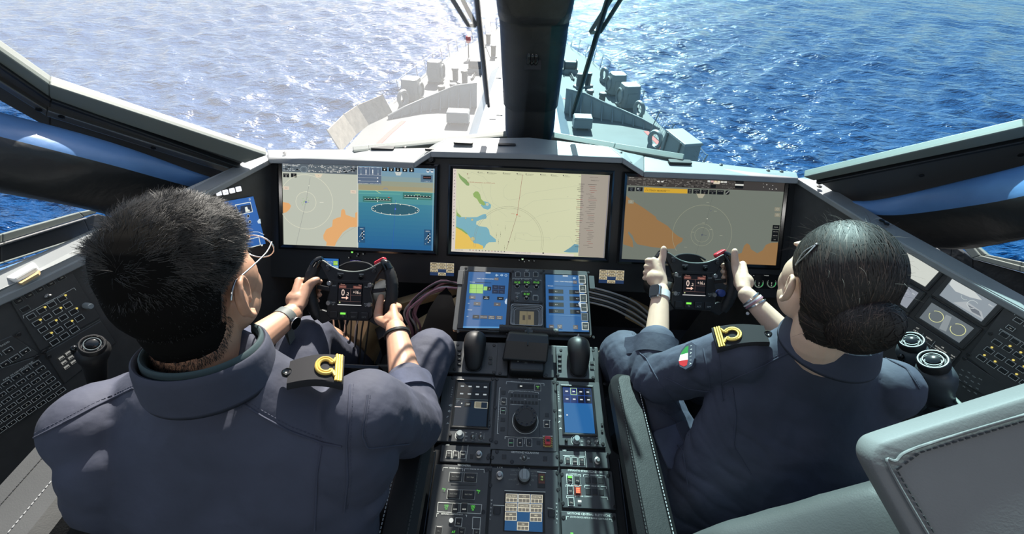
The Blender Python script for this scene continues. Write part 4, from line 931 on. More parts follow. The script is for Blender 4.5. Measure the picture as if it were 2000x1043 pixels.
p.arc(cu_, cv_, .1155, .0012, rg, a0=-40, a1=215, n=90); p.line([Cpt(950, 300), Cpt(900, 505), Cpt(853, 657), Cpt(795, 840)], .0006, srgb(88, 92, 88)); p.disc(cu_, cv_, .003, srgb(75, 80, 95), 10); p.line([(cu_, cv_), (cu_ + .018, cv_ - .001)], .001, srgb(75, 80, 95))
for X, Y in ((1028, 663), (905, 357), (868, 547), (935, 608), (770, 632), (700, 770), (975, 438)): p.rect(*Cpt(X, Y), .011, .0014, srgb(160, 162, 142))
p.disc(*Cpt(900, 508), .002, srgb(215, 215, 200), 8); p.disc(*Cpt(935, 435), .0015, srgb(70, 80, 110), 8)
for k, (X, Y) in enumerate(((1535, 586), (1530, 628), (1527, 664), (1522, 701))): u, v = Cpt(X, Y); p.rect(u, v, .0265, .0155, srgb(12, 13, 13)); p.text(('RADAR', 'EMCON', 'SERVICE', 'SAR')[k], u, v, .0048, srgb(150, 150, 142))
for X, Y in ((1548, 420), (1548, 474), (196, 352)): p.rect(*Cpt(X, Y), .022, .014, srgb(140, 136, 118)); p.arc(*Cpt(X, Y), .0036, .0008, srgb(190, 190, 175), n=12)
p.build('screen_image', SCREEN, t)

# status lamps, small screens and lens lamps on the console face
SB = Pl(S.P(0, 0, -.012), S.n)
G = SB.zoom(540, 480, 4.344)
mo = Mod(G, 'slim_touch_screen', 'small blue touch screen behind the left steering yoke', 'display', (337, 98), (535, 190), 0, .003, 'gloss', None, .002, 'screen_panel')
mo.rect((340, 102), (532, 188), srgb(40, 105, 175)); mo.text('CENTRO', 368, 132, 12, LIT, 'c', 0, True); mo.text('HEADING CTL', 445, 135, 12, LIT, 'c', 0, True); mo.text('Trk Avg Nav', 445, 152, 12, LIT, 'c', 0, True); mo.rect((488, 128), (525, 165), srgb(150, 200, 60)); mo.text('CONN', 507, 146, 10, LIT, 'c', 0, True); mo.rect((488, 170), (530, 188), srgb(140, 180, 215)); mo.done()
mo = Mod(G, 'clock_screen', 'small dark violet clock screen behind the left steering yoke', 'display', (627, 115), (722, 188), 0, .003, 'gloss', None, .002, 'screen_panel')
mo.rect((630, 118), (719, 186), srgb(28, 22, 72))
for k, s_ in enumerate(('UTC Z', '09 : 54 : 08', '10-01-25', 'SYNCED 1')): mo.text(s_, 675, 130 + k * 17, 17 if k < 2 else 13, srgb(225, 220, 240), 'c', 0, True)
mo.done()
lamps = thing('lamp_row', SB.px(690, 494), 'tiny green and grey status lamps under the left wide display', 'lamp row', 'status lamps under the wide displays')
def lamp_row(t, pts):
    q = Print(S, .0045)
    for x, y, r, c in pts:
        u, v = S.uv(x, y); mb = MB(); mb.lathe([(r + .002, -.012), (r + .002, .003), (r, .004)], S.M(u, v), 12); mb.build('lamp', MAT['gloss'], t); q.disc(u, v, r, c, 12)
    q.build('lamp_light', LEGEND, t)
lamp_row(lamps, [(688.5, 492, .0045, srgb(150, 255, 110)), (700, 496, .0022, DIM), (710, 496, .0022, DIM), (698, 500, .0018, DIM), (682, 503, .002, DIM)])
lamps = thing('lamp_row', SB.px(1021, 506), 'tiny white and grey status lamps under the middle wide display', 'lamp row', 'status lamps under the wide displays')
lamp_row(lamps, [(1020.5, 505.5, .004, srgb(215, 255, 205)), (1033, 509, .0025, DIM), (1043, 509.5, .002, DIM), (1024, 511, .002, DIM), (1014, 508, .0018, DIM)])
for x0, y0, x1, y1, lab in ((841, 512, 887, 539, 'label panel of cream and blue keys under the left and middle displays'), (1170, 526, 1217, 554, 'label panel of cream and blue keys under the middle and right displays')):
    z = SB.zoom(0, 0, 1); mo = Mod(z, 'alarm_panel', lab, 'key panel', (x0, y0), (x1, y1), 0, .004, 'gloss', 'small alarm label panels', .002, 'screen_panel')
    cu, cv, w, h = z.box((x0, y0), (x1, y1)); mo.rect((x0, y0 + .0), (x1, y1), srgb(30, 52, 88))
    for r in range(4):
        for c in range(3):
            if (r == 2 and c == 1) or (r == 3 and c != 1): continue
            u, v = cu + (c - 1) * w / 3, cv - (r - 1.5) * h / 4
            mo.li.rect(u, v, w / 3 * .95, h / 4 * .9, srgb(196, 184, 150))
            for k in range(3): mo.li.rect(u + (k - 1) * w / 10, v - h * .05, w / 13, h * .07, srgb(120, 105, 80))
            mo.li.rect(u, v + h * .05, w / 5, h * .05, srgb(70, 62, 50)); mo.li.h -= .0002
    mo.done()
H_ = SB.zoom(1180, 460, 4.011)
mo = Mod(H_, 'gauge_panel', 'black panel with two round gauges beside the right steering yoke', 'gauge panel', (1155, 300), (1352, 420), 0, .003, 'gloss', None, .003)
for X in (1206, 1305):
    u, v = H_.uv(X, 372); mo.li.arc(u, v, .0155, .0014, srgb(120, 150, 130), a0=-200, a1=20, n=40); mo.li.arc(u, v, .0155, .0018, srgb(60, 210, 110), a0=-60, a1=10, n=20); mo.li.arc(u, v, .018, .0006, srgb(170, 175, 170), a0=-220, a1=40, n=40)
    mo.li.line([(u, v - .004), (u, v + .004)], .001, LIT); mo.li.text('0', u, v - .009, .006, LIT)
mo.text('PS', 1165, 312, 9, WHT, 'c', 0, True); mo.text('RUDDER', 1265, 312, 9, WHT, 'c', 0, True)
mo.done()

# ------------------------------------------------------------------ side ledges and panels
def sideplane(o, az, el, s): az, el = radians(az), radians(el); n = V(-s * cos(el) * cos(az), -cos(el) * sin(az), sin(el)); return Pl(o, n, V(0, s * -1, 0))
LS = sideplane(atz(90, 760, .82), 12, 6, -1); RS = sideplane(atz(1890, 570, .985), 17, 10, 1)
def ledge(name, pl, inner, outer, label, s):
    a = [pl.px(*p, .012) for p in inner]; b = [atz(p[0], p[1], q.z + .004) for p, q in zip(outer, a)]
    a.append(a[-1] + (a[-1] - a[-2]).normalized() * .8); b.append(b[-1] + (b[-1] - b[-2]).normalized() * .8)
    t = thing(name, a[1] - V(0, 0, .5), label, 'console')
    mb = MB(); mb.rings([[p - V(0, 0, .02) for p in a + b[::-1]], a + b[::-1]]); mb.build('ledge_top', MAT['alu'], t, bevel=.004)
    lo = [p - pl.v * .98 for p in a]
    mb = MB()
    for p, q, r, u in zip(a, a[1:], lo[1:], lo): mb.hexa([u - pl.n * .02, r - pl.n * .02, q - pl.n * .02 - V(0, 0, .02), p - pl.n * .02 - V(0, 0, .02), u - pl.n * .012, r - pl.n * .012, q - pl.n * .012 - V(0, 0, .02), p - pl.n * .012 - V(0, 0, .02)])
    mb.build('side_face', MAT['panel_side'], t)
    return t, a, b
lt, la, lb = ledge('side_console', LS, [(525, 309), (465, 340), (184, 489), (34, 561), (-160, 645)], [(519, 293), (450, 328), (158, 467), (0, 544), (-190, 628)], 'long side console with white ledge left of the man', -1)
rt, ra, rb = ledge('side_console', RS, [(1560, 348), (1742, 461), (1850, 522), (2000, 604), (2160, 690)], [(1586, 343), (1720, 424), (1840, 490), (2000, 578), (2160, 664)], 'long side console with blue-grey ledge right of the woman', 1)
for x, y, t in ((88, 513, lt), (103, 510, lt), (1722, 432, rt), (1731, 438, rt), (1600, 365, rt)):
    piece('screw', scr_me, t, Matrix.Translation(atz(x, y, (la if t == lt else ra)[2].z + .004)) @ Matrix.Diagonal((1.2, 1.2, 1.2, 1)))
# the white rest on the left ledge
z0 = la[3].z + .006
q = [atz(20, 553, z0), atz(75, 521, z0), atz(80, 531, z0), atz(38, 556, z0)]
t = thing('document_clip', q[0], 'white wedge shaped clip lying on the left ledge', 'clip')
mb = MB(); mb.rings([q, [p + V(0, 0, .018) for p in q]]); mb.build('clip_body', MAT['white'], t, bevel=.004)
q2 = [atz(38, 556, z0), atz(80, 531, z0), atz(78, 538, z0), atz(45, 557, z0)]; mb = MB(); mb.rings([q2, [p + V(0, 0, .006) for p in q2]]); mb.build('clip_jaw', MAT['ply'], t)

# left side modules (J: the photograph's left crop)
J = LS.zoom(0, 480, 2.746)
def rowdir(pl, a, b): p, q = pl.uv(*a), pl.uv(*b); return atan2(q[1] - p[1], q[0] - p[0])
mo = Mod(J, 'intercom_panel', 'black intercom key panel below the left ledge', 'control panel', (20, 315), (440, 350), -.011, .002, 'panel_side', None, .006)
bpy.data.objects.remove(mo.body); c = [J.uv(*q) for q in ((38, 268), (372, 120), (535, 385), (215, 565))]
mb = MB(); mb.prism([LS.P(a, b, -.011) for a, b in c], LS.n * .013); mb.build('face_plate', MAT['panel_side'], mo.t, bevel=.002)
ROT = rowdir(J, (70, 300), (320, 175))
for k in range(5): mo.key(94 + k * 57, 294 - k * 31, 42, 32, 'CH%d' % (k + 1), DIM, DIM, rot=ROT)
mo.key(130, 338, 44, 30, None, DIM, DIM, rot=ROT); mo.line([(50, 300), (45, 285), (330, 150), (337, 160)], 3, DIM); mo.line([(122, 388), (118, 374), (392, 225), (402, 237)], 3)
mo.text('INTCOM', 262, 297, 17, WHT, 'c', ROT)
for r in range(5):
    for c_ in range(4):
        X, Y = 162 + c_ * 55 + r * 30, 378 - c_ * 32 + r * 35
        if r == 4: X, Y = 284 + c_ * 53, 515 - c_ * 33
        if X > 440: continue
        mo.key(X, Y, 38, 30, None, LIT, WHT, rot=ROT)
        if (r + c_) % 2 == 1 and r < 4: u, v = J.uv(X + 15, Y - 18); mo.li.disc(u, v, .0028, srgb(228, 206, 100), 6)
mo.knob(455, 320, 20, .02, 'knobgrey'); mo.toggle(250, 270); mo.screw((12, 303), (95, 475), (233, 567)); mo.done()
mo = Mod(J, 'keyboard_panel', 'navigation keyboard panel with outlined keys beside the man, left side', 'keyboard', (20, 315), (440, 350), -.011, .002, 'panel_side', None, .006)
bpy.data.objects.remove(mo.body); c = [J.uv(*q) for q in ((-190, 720), (195, 590), (335, 765), (130, 925), (-60, 1010))]
mb = MB(); mb.prism([LS.P(a, b, -.011) for a, b in c], LS.n * .013); mb.build('face_plate', MAT['panel_side'], mo.t, bevel=.002)
R2_ = rowdir(J, (188, 632), (82, 700)) + pi
for r in range(6):
    for c_ in range(7):
        X, Y = 188 - c_ * 53 + r * 25.5, 632 + c_ * 34.5 + r * 29
        if X < -30: continue
        mo.key(X, Y, 40, 24, 'QWERTYUASDFGHJZXCVBNM789456123'[(r * 7 + c_) % 30], WHT, WHT, rot=R2_, name='key')
mo.text('PAN. DI NAVIGAZIONE', 85, 668, 17, WHT, 'c', R2_ ); mo.screw((192, 597), (293, 798), (138, 907)); mo.done()
mo = Mod(J, 'function_panel', 'small key panel between keyboard and intercom, at the left edge', 'control panel', (20, 315), (440, 350), -.011, .002, 'panel_side', None, .006)
bpy.data.objects.remove(mo.body); c = [J.uv(*q) for q in ((-150, 570), (60, 480), (205, 575), (190, 590), (-190, 715))]
mb = MB(); mb.prism([LS.P(a, b, -.011) for a, b in c], LS.n * .013); mb.build('face_plate', MAT['panel_side'], mo.t, bevel=.002)
for X, Y in ((40, 560), (-25, 590), (22, 632), (75, 600), (130, 565), (-40, 660)): mo.key(X, Y, 44, 30, 'F%d' % (X % 9), WHT, WHT, rot=R2_)
mo.text('RADIO', 20, 525, 18, WHT, 'c', R2_); mo.screw((230, 568)); mo.done()
mo = Mod(J, 'status_panel', 'black panel with a grid of tiny legends behind the left joystick', 'control panel', (20, 315), (440, 350), -.011, .002, 'panel_side', None, .006)
bpy.data.objects.remove(mo.body); c = [J.uv(*q) for q in ((240, 572), (540, 400), (620, 520), (345, 740))]
mb = MB(); mb.prism([LS.P(a, b, -.011) for a, b in c], LS.n * .013); mb.build('face_plate', MAT['panel_side'], mo.t, bevel=.002)
for r in range(3):
    for c_ in range(3): u, v = J.uv(322 + c_ * 36 + r * 14, 600 - c_ * 26 + r * 24); mo.li.rect(u, v, .011, .008, srgb(150, 150, 145), ROT); mo.li.rect(u, v - .002, .009, .003, srgb(30, 30, 30), ROT)
mo.screw((258, 594)); mo.line([(260, 550), (530, 395)], 2, DIM); mo.done()
# blue tablet and white keys on the left wing, hidden in part by the man's head
Jw = LS.zoom(410, 350, 6.95)
mo = Mod(Jw, 'touch_tablet', 'tilted blue touch tablet beyond the right side of the man head', 'display', (0, 0), (10, 10), 0, .004, 'gloss')
bpy.data.objects.remove(mo.body); cc = [Jw.uv(*q) for q in ((40, 330), (578, 228), (750, 880), (250, 1010))]
mb = MB(); mb.prism([LS.P(a, b, -.011) for a, b in cc], LS.n * .0145); mb.build('screen_panel', MAT['gloss'], mo.t)
mo.li.h = .0045; mo.quad([(45, 328), (575, 232), (745, 875), (255, 1003)], srgb(42, 100, 175))
for pts in ([(330, 350), (535, 310), (565, 440), (380, 480), (330, 350)], [(450, 830), (650, 782), (672, 890), (470, 940), (450, 830)]): mo.line(pts, 9, LIT, True)
mo.quad([(400, 365), (540, 340), (560, 435), (400, 465)], srgb(24, 45, 75)); mo.quad([(460, 380), (490, 372), (505, 410), (525, 415), (528, 435), (470, 448)], LIT)
for X, Y in ((505, 500), (527, 578)): u, v = Jw.uv(X, Y); mo.li.disc(u, v, .006, LIT, 20); mo.li.disc(u, v, .005, srgb(14, 16, 30), 20)
u, v = Jw.uv(525, 272); mo.li.arc(u, v, .0035, .0014, LIT, n=6); mo.quad([(650, 540), (668, 535), (680, 600), (640, 600), (628, 570)], srgb(200, 220, 235)); u, v = Jw.uv(692, 895); mo.li.disc(u, v, .004, LIT, 12); mo.line([(545, 712), (640, 715), (720, 750)], 6, srgb(220, 230, 240), True)
mo.done()
mo = Mod(Jw, 'key_strip', 'strip of four white keys above the tilted blue tablet', 'key strip', (0, 0), (10, 10), 0, .002, 'black')
bpy.data.objects.remove(mo.body); cc = [Jw.uv(*q) for q in ((50, 165), (425, 85), (440, 165), (60, 240))]
mb = MB(); mb.prism([LS.P(a, b, -.011) for a, b in cc], LS.n * .0125); mb.build('strip_base', MAT['black'], mo.t)
rw = rowdir(Jw, (110, 190), (380, 133))
for k, (X, Y) in enumerate(((112, 190), (202, 177), (292, 155), (380, 133))): mo.key(X, Y, 68, 58, 'ABCD'[k] + '-%d' % (k + 1), srgb(80, 80, 80), None, me=KEYW, rot=rw)
mo.done()

# right side modules (I crop)
I = RS.zoom(1640, 440, 2.897); K = RS.zoom(1740, 560, 3.723)
def tilt_panel(pl, name, label, cat, cs, group=None, m='panel_side', h0=-.011, h1=.003, body='face_plate'):
    mo = Mod(pl, name, label, cat, (0, 0), (10, 10), h0, h1, m, group); bpy.data.objects.remove(mo.body)
    q = [pl.uv(*c) for c in cs]; mo.t.location = pl.P(sum(a for a, b in q) / len(q), sum(b for a, b in q) / len(q), h0)
    mb = MB(); mb.prism([pl.P(a, b, h0) for a, b in q], pl.n * (h1 - h0)); mo.body = mb.build(body, MAT[m], mo.t, bevel=.0015); mo.q = q
    return mo
CAMs = [((345, 108), (602, 258), (500, 372), (250, 228), (358, 138), (565, 262), (487, 347), (286, 232), 'camera view monitor beside the woman hair, brightest of the four', 0),
        ((628, 270), (945, 452), (825, 575), (520, 392), (640, 303), (895, 448), (805, 545), (568, 395), 'camera view monitor below the right ledge, the one nearest the viewer', 1),
        ((245, 235), (492, 385), (395, 498), (170, 350), (250, 262), (450, 382), (382, 470), (190, 340), 'camera view monitor partly hidden by the woman hair, lower row', 2),
        ((510, 400), (812, 590), (700, 705), (425, 515), (525, 437), (765, 582), (680, 665), (455, 523), 'camera monitor with two bright yellow rings beside the right joystick', 3)]
for a, b, c, d, e, f, g_, h_, lab, k in CAMs:
    mo = tilt_panel(I, 'camera_monitor', lab, 'monitor', (a, b, c, d), 'four small monitors in the right side console')
    mo.li.h = .0034; mo.li.step = .00003
    base = (srgb(206, 210, 202), srgb(142, 152, 160), srgb(146, 152, 162), srgb(104, 113, 119))[k]; mo.quad([e, f, g_, h_], base)
    P4 = lambda s_, t_: (e[0] + (f[0] - e[0]) * s_ + (h_[0] - e[0]) * t_, e[1] + (f[1] - e[1]) * s_ + (h_[1] - e[1]) * t_)
    uv = lambda s_, t_: I.uv(*P4(s_, t_))
    rr = random.Random(k + 40)
    if k == 0:
        for s_, t_, r_ in ((.3, .35, .012), (.75, .55, .015), (.2, .25, .009)): mo.li.arc(*uv(s_, t_), r_, .0006, srgb(210, 212, 205), n=24)
    if k == 1:
        mo.li.poly([uv(*q) for q in ((.0, .0), (.5, .0), (.72, .18), (.5, .35), (.2, .45), (.02, .3))], srgb(200, 206, 205)); mo.li.poly([uv(*q) for q in ((.3, .98), (.5, .6), (.85, .68), (.98, .98))], srgb(172, 178, 182)); mo.li.poly([uv(*q) for q in ((.55, .72), (.8, .72), (.9, .9), (.7, .92))], srgb(110, 116, 124))
        mo.li.arc(*uv(.62, .6), .011, .001, srgb(205, 214, 214), a0=60, a1=330, n=24); mo.li.arc(*uv(.42, .42), .009, .001, srgb(190, 205, 200), a0=200, a1=330, n=16); mo.li.text('DEST', *uv(.92, .2), .005, srgb(220, 225, 225))
    if k == 2:
        mo.li.poly([uv(*q) for q in ((.3, .0), (.7, .0), (.6, .4), (.45, .45))], srgb(196, 200, 204))
        for _ in range(14): s_, t_ = rr.uniform(.3, .8), rr.uniform(.4, .95); mo.li.line([uv(s_, t_), uv(s_ + .1, t_ - .1)], .001, srgb(185, 185, 200))
        mo.li.text('SIN', *uv(.92, .2), .005, srgb(220, 225, 225))
    if k == 3:
        for s_ in (.25, .76): mo.li.disc(*uv(s_, .5), .0165, srgb(100, 108, 112), 24); mo.li.arc(*uv(s_, .5), .0165, .0016, srgb(222, 224, 160), a0=-170, a1=150, n=36)
        mo.li.poly([uv(*q) for q in ((.38, .15), (.5, .1), (.6, .9), (.45, .95))], srgb(140, 148, 152))
    inn = [I.uv(*q) for q in (e, f, g_, h_)]
    mb = MB(); o4 = mo.q; mb.rings([[I.P(a_, b_, .003) for a_, b_ in inn], [I.P(*(Vector(i_).lerp(Vector(o_), .18)), .0055) for i_, o_ in zip(inn, o4)], [I.P(*(Vector(i_).lerp(Vector(o_), .8)), .0055) for i_, o_ in zip(inn, o4)], [I.P(*(Vector(i_).lerp(Vector(o_), .9)), .003) for i_, o_ in zip(inn, o4)]], caps=False); mb.build('bezel', MAT['panel_side'], mo.t)
    for q in o4: u, v = Vector(q).lerp(Vector(mo.pl.uv(*((a[0] + c[0]) / 2, (a[1] + c[1]) / 2))), .07); piece('screw', SCREW, mo.t, RS.M(u, v, .003))
    mo.li.build('screen_image', SCREEN, mo.t)
mo = tilt_panel(I, 'data_strip', 'dark readout strip with white figures above the right joysticks', 'readout', ((275, 470), (395, 520), (690, 715), (630, 790), (300, 620)))
RR_ = rowdir(I, (525, 437), (765, 582))
for s_, X, Y, z_ in (('SET', 448, 582, 9), ('+5 kn', 440, 600, 13), ('DEPTH', 512, 640, 10), ('- -', 498, 655, 10), ('AIR', 590, 690, 9), ('TEMPERATURE', 578, 700, 9), ('+28.9 °C', 572, 712, 14), ('SEA', 555, 725, 8), ('HUM', 648, 738, 9), ('bar', 642, 750, 8), ('21', 620, 768, 8)): mo.text(s_, X, Y, z_ * 1.3, srgb(220, 222, 215), 'c', RR_, True)
mo.line([(478, 610), (462, 640)], 2, WHT); mo.line([(545, 655), (515, 695)], 2, WHT); mo.line([(440, 625), (600, 735)], 2, WHT); mo.done()
mo = tilt_panel(K, 'keypad', 'key panel with yellow lamps below the right ledge', 'control panel', ((840, 130), (1250, 370), (1050, 900), (560, 510)))
RK = rowdir(K, (830, 350), (905, 395))
for r in range(4):
    for c_ in range(5):
        X, Y = 830 + c_ * 78 - r * 54, 350 + c_ * 46 + r * 56
        if X > 1080: continue
        mo.key(X, Y, 60, 42, None, LIT, WHT, rot=RK)
        if (c_ + 2 * r) % 3 != 2 and r: u, v = K.uv(X + 22, Y - 22); mo.li.disc(u, v, .003, srgb(228, 208, 105), 6)
for k in range(3): mo.key(935 + k * 78, 245 + k * 45, 60, 40, None, LIT, WHT, rot=RK)
mo.key(880, 300, 56, 36, 'GEN', WHT, WHT, rot=RK); mo.line([(908, 205), (915, 195), (1100, 300)], 4); mo.line([(800, 320), (808, 305), (1060, 455)], 4)
mo.screw((880, 172), (832, 140), (572, 492), (730, 340)); mo.done()
mo = tilt_panel(K, 'legend_panel', 'small panel of tiny white legends between joystick and key panel', 'control panel', ((520, 505), (960, 800), (880, 900), (420, 640)))
for r in range(4):
    for c_ in range(4): mo.text(('ON', 'OFF', 'STBY', 'AUX')[(r + c_) % 4], 525 + c_ * 42 - r * 12 + (c_ % 2) * 6, 605 + c_ * 24 + r * 34 - (c_ % 2) * 6, 13, WHT, 'c', RK)
mo.screw((540, 522)); mo.done()
mo = tilt_panel(I, 'dark_panel', 'plain dark panel under the brightest monitor, behind the woman hair', 'control panel', ((180, 355), (395, 500), (300, 615), (200, 560)))
mo.toggle(292, 498); mo.screw((372, 512)); mo.done()
# ================================================================== CENTRE PEDESTAL
E_ = PD.zoom(850, 640, 4.536); FZ = PD.zoom(820, 830, 4.878); Dz = TP.zoom(860, 500, 5.215)
ped = thing('centre_pedestal', V(0, .6, 0), 'tall dark centre pedestal carrying the control panels between the two seats', 'pedestal')
pr = [(-.25, -.235), (-.235, .1), (-.222, .275), (.222, .275), (.235, .1), (.25, -.235)]
pr = [(-.255, -.62), (-.252, -.05), (-.23, -.035), (-.222, .275), (.222, .275), (.23, -.035), (.252, -.05), (.255, -.62)]
mb = MB(); lo = [PD.P(a * .93, b, -.012) for a, b in pr]; top = [PD.P(a, b, -.012) for a, b in pr]
bot = [V(p.x * .9, p.y, .0) for p in top]
mb.rings([bot, top]); mb.build('pedestal_body', MAT['black'], ped, bevel=.004)
for sx in (-1, 1):
    mb = MB(); mb.prism([PD.P(sx * .252, -.6, -.012), PD.P(sx * .252, -.06, -.012), PD.P(sx * .238, -.06, -.012), PD.P(sx * .238, -.6, -.012)], PD.n * .014); mb.build('side_rail', MAT['gloss'], ped, bevel=.002)
mb = MB(); mb.rings([[TP.P(x, y, z) for x, y in ((-.2, .27), (.2, .27), (.2, .02), (-.2, .02))] if False else [TP.P(x, y, z) for x, y in ((-.19, .02), (.19, .02), (.19, .26), (-.19, .26))] for z in (-.12, -.012)]); mb.build('tablet_support', MAT['black'], ped)

# tablets on the upper slope
def tab_lines(): pass
mo = Mod(Dz, 'tablet_housing', 'wide dark housing holding two blue tablets at the head of the pedestal', 'housing', (200, 100), (1545, 815), -.012, .0, 'panel', None, .006)
for a, b in (((185, 150), (240, 295)), ((1510, 205), (1575, 340))):
    cu, cv, w, h = Dz.box(a, b); mb = MB(); mb.rbox(w, h, -.01, .004, .002, TP.M(cu, cv), .001); mb.build('side_lug', MAT['panel'], mo.t)
for X, Y in ((222, 183), (215, 250)): mo.key(X, Y, 22, 22, '*', LIT, None)
for X, Y in ((1543, 237), (1550, 303)): mo.key(X, Y, 22, 22, '-', LIT, None)
mo.screw((262, 122), (182, 772), (682, 790), (1508, 170), (1560, 828), (735, 160), (1050, 150), (725, 462), (1020, 478)); mo.done()
def tablet(a, b, name, label):
    mo = Mod(Dz, name, label, 'tablet', a, b, .0, .004, 'gloss', 'blue tablets on the pedestal', .004, 'tablet_body'); mo.li.h = .0046; return mo
BL = srgb(36, 92, 150)
mo = tablet((235, 150), (705, 765), 'tablet', 'left blue tablet with a green four part tank diagram')
mo.quad([(290, 168), (703, 178), (662, 742), (232, 738)], BL); mo.quad([(233, 722), (663, 728), (662, 742), (232, 738)], srgb(84, 150, 205)); mo.rect((462, 172), (512, 186), srgb(185, 195, 205))
mo.text('HVAC / ESS MANAGEMENT', 465, 239, 17, LIT, 'c', 0, True, .9); mo.rect((552, 226), (592, 256), srgb(95, 90, 92)); mo.text('PRINT', 572, 241, 12, LIT, 'c', 0, True)
for s_, X in ((1, 575), (-1, 625)): mo.quad([(X - 17 * s_, 203), (X, 188), (X, 198), (X + 16 * s_, 198), (X + 16 * s_, 208), (X, 208), (X, 218)], srgb(165, 195, 220))
u, v = Dz.uv(668, 206); mo.li.arc(u, v, .0042, .0013, srgb(190, 210, 225), n=6); mo.quad([(655, 470), (668, 445), (680, 440), (676, 500), (660, 492)], srgb(185, 205, 225))
mo.text('TKS NAME', 326, 273, 11, LIT, 'c', 0, True); mo.rect((358, 272), (520, 284), srgb(12, 16, 24))
mo.quad([(302, 293), (438, 297), (433, 390), (296, 384)], srgb(150, 205, 95)); mo.line([(370, 294), (366, 388)], 2.5, srgb(60, 95, 60), True); mo.line([(298, 338), (436, 343)], 2.5, srgb(60, 95, 60), True)
mo.quad([(443, 318), (480, 319), (477, 358), (440, 357)], srgb(160, 210, 110)); mo.rect((480, 320), (515, 360), srgb(10, 12, 16)); mo.text(')', 498, 339, 24, LIT, 'c', 0, True)
mo.quad([(530, 304), (660, 310), (655, 394), (526, 390)], srgb(16, 32, 62)); mo.line([(595, 306), (590, 392)], 2.5, srgb(40, 80, 130), True); mo.line([(528, 347), (657, 352)], 2.5, srgb(40, 80, 130), True)
for X, Y, s_ in ((560, 326, 'TKS 5'), (628, 329, 'TKS 6'), (557, 372, 'TKS 7'), (624, 374, 'TKS 8')): mo.text(s_, X, Y, 11, srgb(120, 140, 165), 'c', 0, True)
GB = srgb(92, 90, 92); BK = srgb(12, 13, 18)
for X, Y, W, H, c, s_ in ((326, 428, 66, 38, GB, 'RESET'), (468, 434, 64, 38, BK, 'FAN|PRIMARY'), (612, 441, 66, 36, BK, 'AUTO'), (375, 495, 70, 40, GB, 'SDR'), (580, 501, 68, 40, GB, 'PDR'), (364, 627, 68, 40, BK, 'AUTO'), (442, 630, 76, 40, GB, 'VENTILATION'), (522, 634, 72, 40, GB, 'DEFROST|EXTERNAL'), (600, 636, 68, 40, GB, 'ENGINE|ROOMS')):
    u, v = Dz.uv(X, Y); mo.li.rect(u, v, mo.L(X, Y, W), mo.L(X, Y, H), c)
    for k, l_ in enumerate(s_.split('|')): mo.text(l_, X, Y + (k - s_.count('|') / 2) * 15, 12.5, LIT, 'c', 0, True, .85)
mo.text('DC', 291, 492, 14, LIT, 'c', 0, True); mo.text('TELEASS', 302, 557, 13, LIT, 'c', 0, True); mo.text('HP', 278, 624, 14, LIT, 'c', 0, True); mo.done()
mo = tablet((1055, 180), (1525, 790), 'tablet', 'right blue tablet with two columns of black buttons and white framed tabs')
mo.quad([(1070, 196), (1445, 206), (1512, 780), (1078, 770)], BL); mo.rect((1245, 202), (1298, 218), srgb(185, 195, 205)); mo.quad([(1345, 232), (1362, 216), (1362, 227), (1378, 227), (1378, 238), (1362, 238), (1362, 248)], srgb(165, 195, 220))
mo.text('HVAC / TANKS MANAGEMENT', 1262, 268, 16, LIT, 'c', 0, True, .9); mo.rect((1350, 256), (1390, 292), srgb(95, 90, 92)); mo.text('PRINT', 1370, 273, 11, LIT, 'c', 0, True); mo.text('TKS NAME', 1120, 312, 12, LIT, 'c', 0, True); mo.rect((1163, 309), (1398, 322), BK)
for r, s_ in enumerate(('TK 1', 'TK 3', 'TK 4', 'TK 7')):
    Y = 367 + r * 67; mo.quad([(1100 + r, Y - 22), (1250 + r * 2, Y - 18), (1252 + r * 2, Y + 24), (1102 + r, Y + 20)], BK); mo.text(s_, 1176 + r, Y + 1, 13, LIT, 'c', 0, True)
    mo.quad([(1310 + r * 3, Y - 15), (1412 + r * 4, Y - 12), (1414 + r * 4, Y + 32), (1312 + r * 3, Y + 28)], BK); mo.text(('RACKS|STORE WATER', 'TK 5', 'TK 6', 'TK 8')[r].split('|')[0], 1388 + r * 3, Y + 8, 12, LIT, 'c', 0, True)
mo.quad([(1402, 490), (1418, 470), (1426, 474), (1428, 528), (1418, 530)], srgb(195, 212, 228)); mo.line([(1106, 606), (1424, 618)], 2, srgb(120, 170, 210), True)
for X, Y, s_ in ((1130, 728, 'OPEN'), (1215, 727, 'ALARM|SET'), (1375, 733, 'TEST|PUMPS')):
    u, v = Dz.uv(X, Y); mo.li.rect(u, v, mo.L(X, Y, 50), mo.L(X, Y, 46), GB)
    for k, l_ in enumerate(s_.split('|')): mo.text(l_, X, Y + (k - s_.count('|') / 2) * 15, 12, LIT, 'c', 0, True)
for k, s_ in enumerate(('NAVIGATION', 'EMG|MODES', 'FLT', 'ENGINE', 'VIDEO', 'SCREEN|RESET')):
    X, Y = 1443 + k * 6.3, 248 + k * 95; fr = LIT if k != 4 else srgb(120, 130, 140)
    mo.quad([(X - 38, Y - 42), (X + 30, Y - 40), (X + 34, Y + 42), (X - 34, Y + 40)], fr); mo.quad([(X - 32, Y - 36), (X + 25, Y - 34), (X + 28, Y + 36), (X - 29, Y + 34)], BK)
    for q, l_ in enumerate(s_.split('|')): mo.text(l_, X - 1, Y + (q - s_.count('|') / 2) * 16, 11, fr, 'c', 0, True)
mo.done()
mo = Mod(Dz, 'autopilot_panel', 'black control panel with green digit readouts between the two tablets', 'control panel', (722, 140), (1045, 490), .0, .003, 'panel', None, .002)
mo.text('APLP', 882, 150, 17); 
for X, s_ in ((790, 'AUTO'), (880, 'HOLD'), (970, 'Turn')): mo.key(X, 194, 44, 42, None, LIT, WHT); mo.text(s_, X, 162, 11)
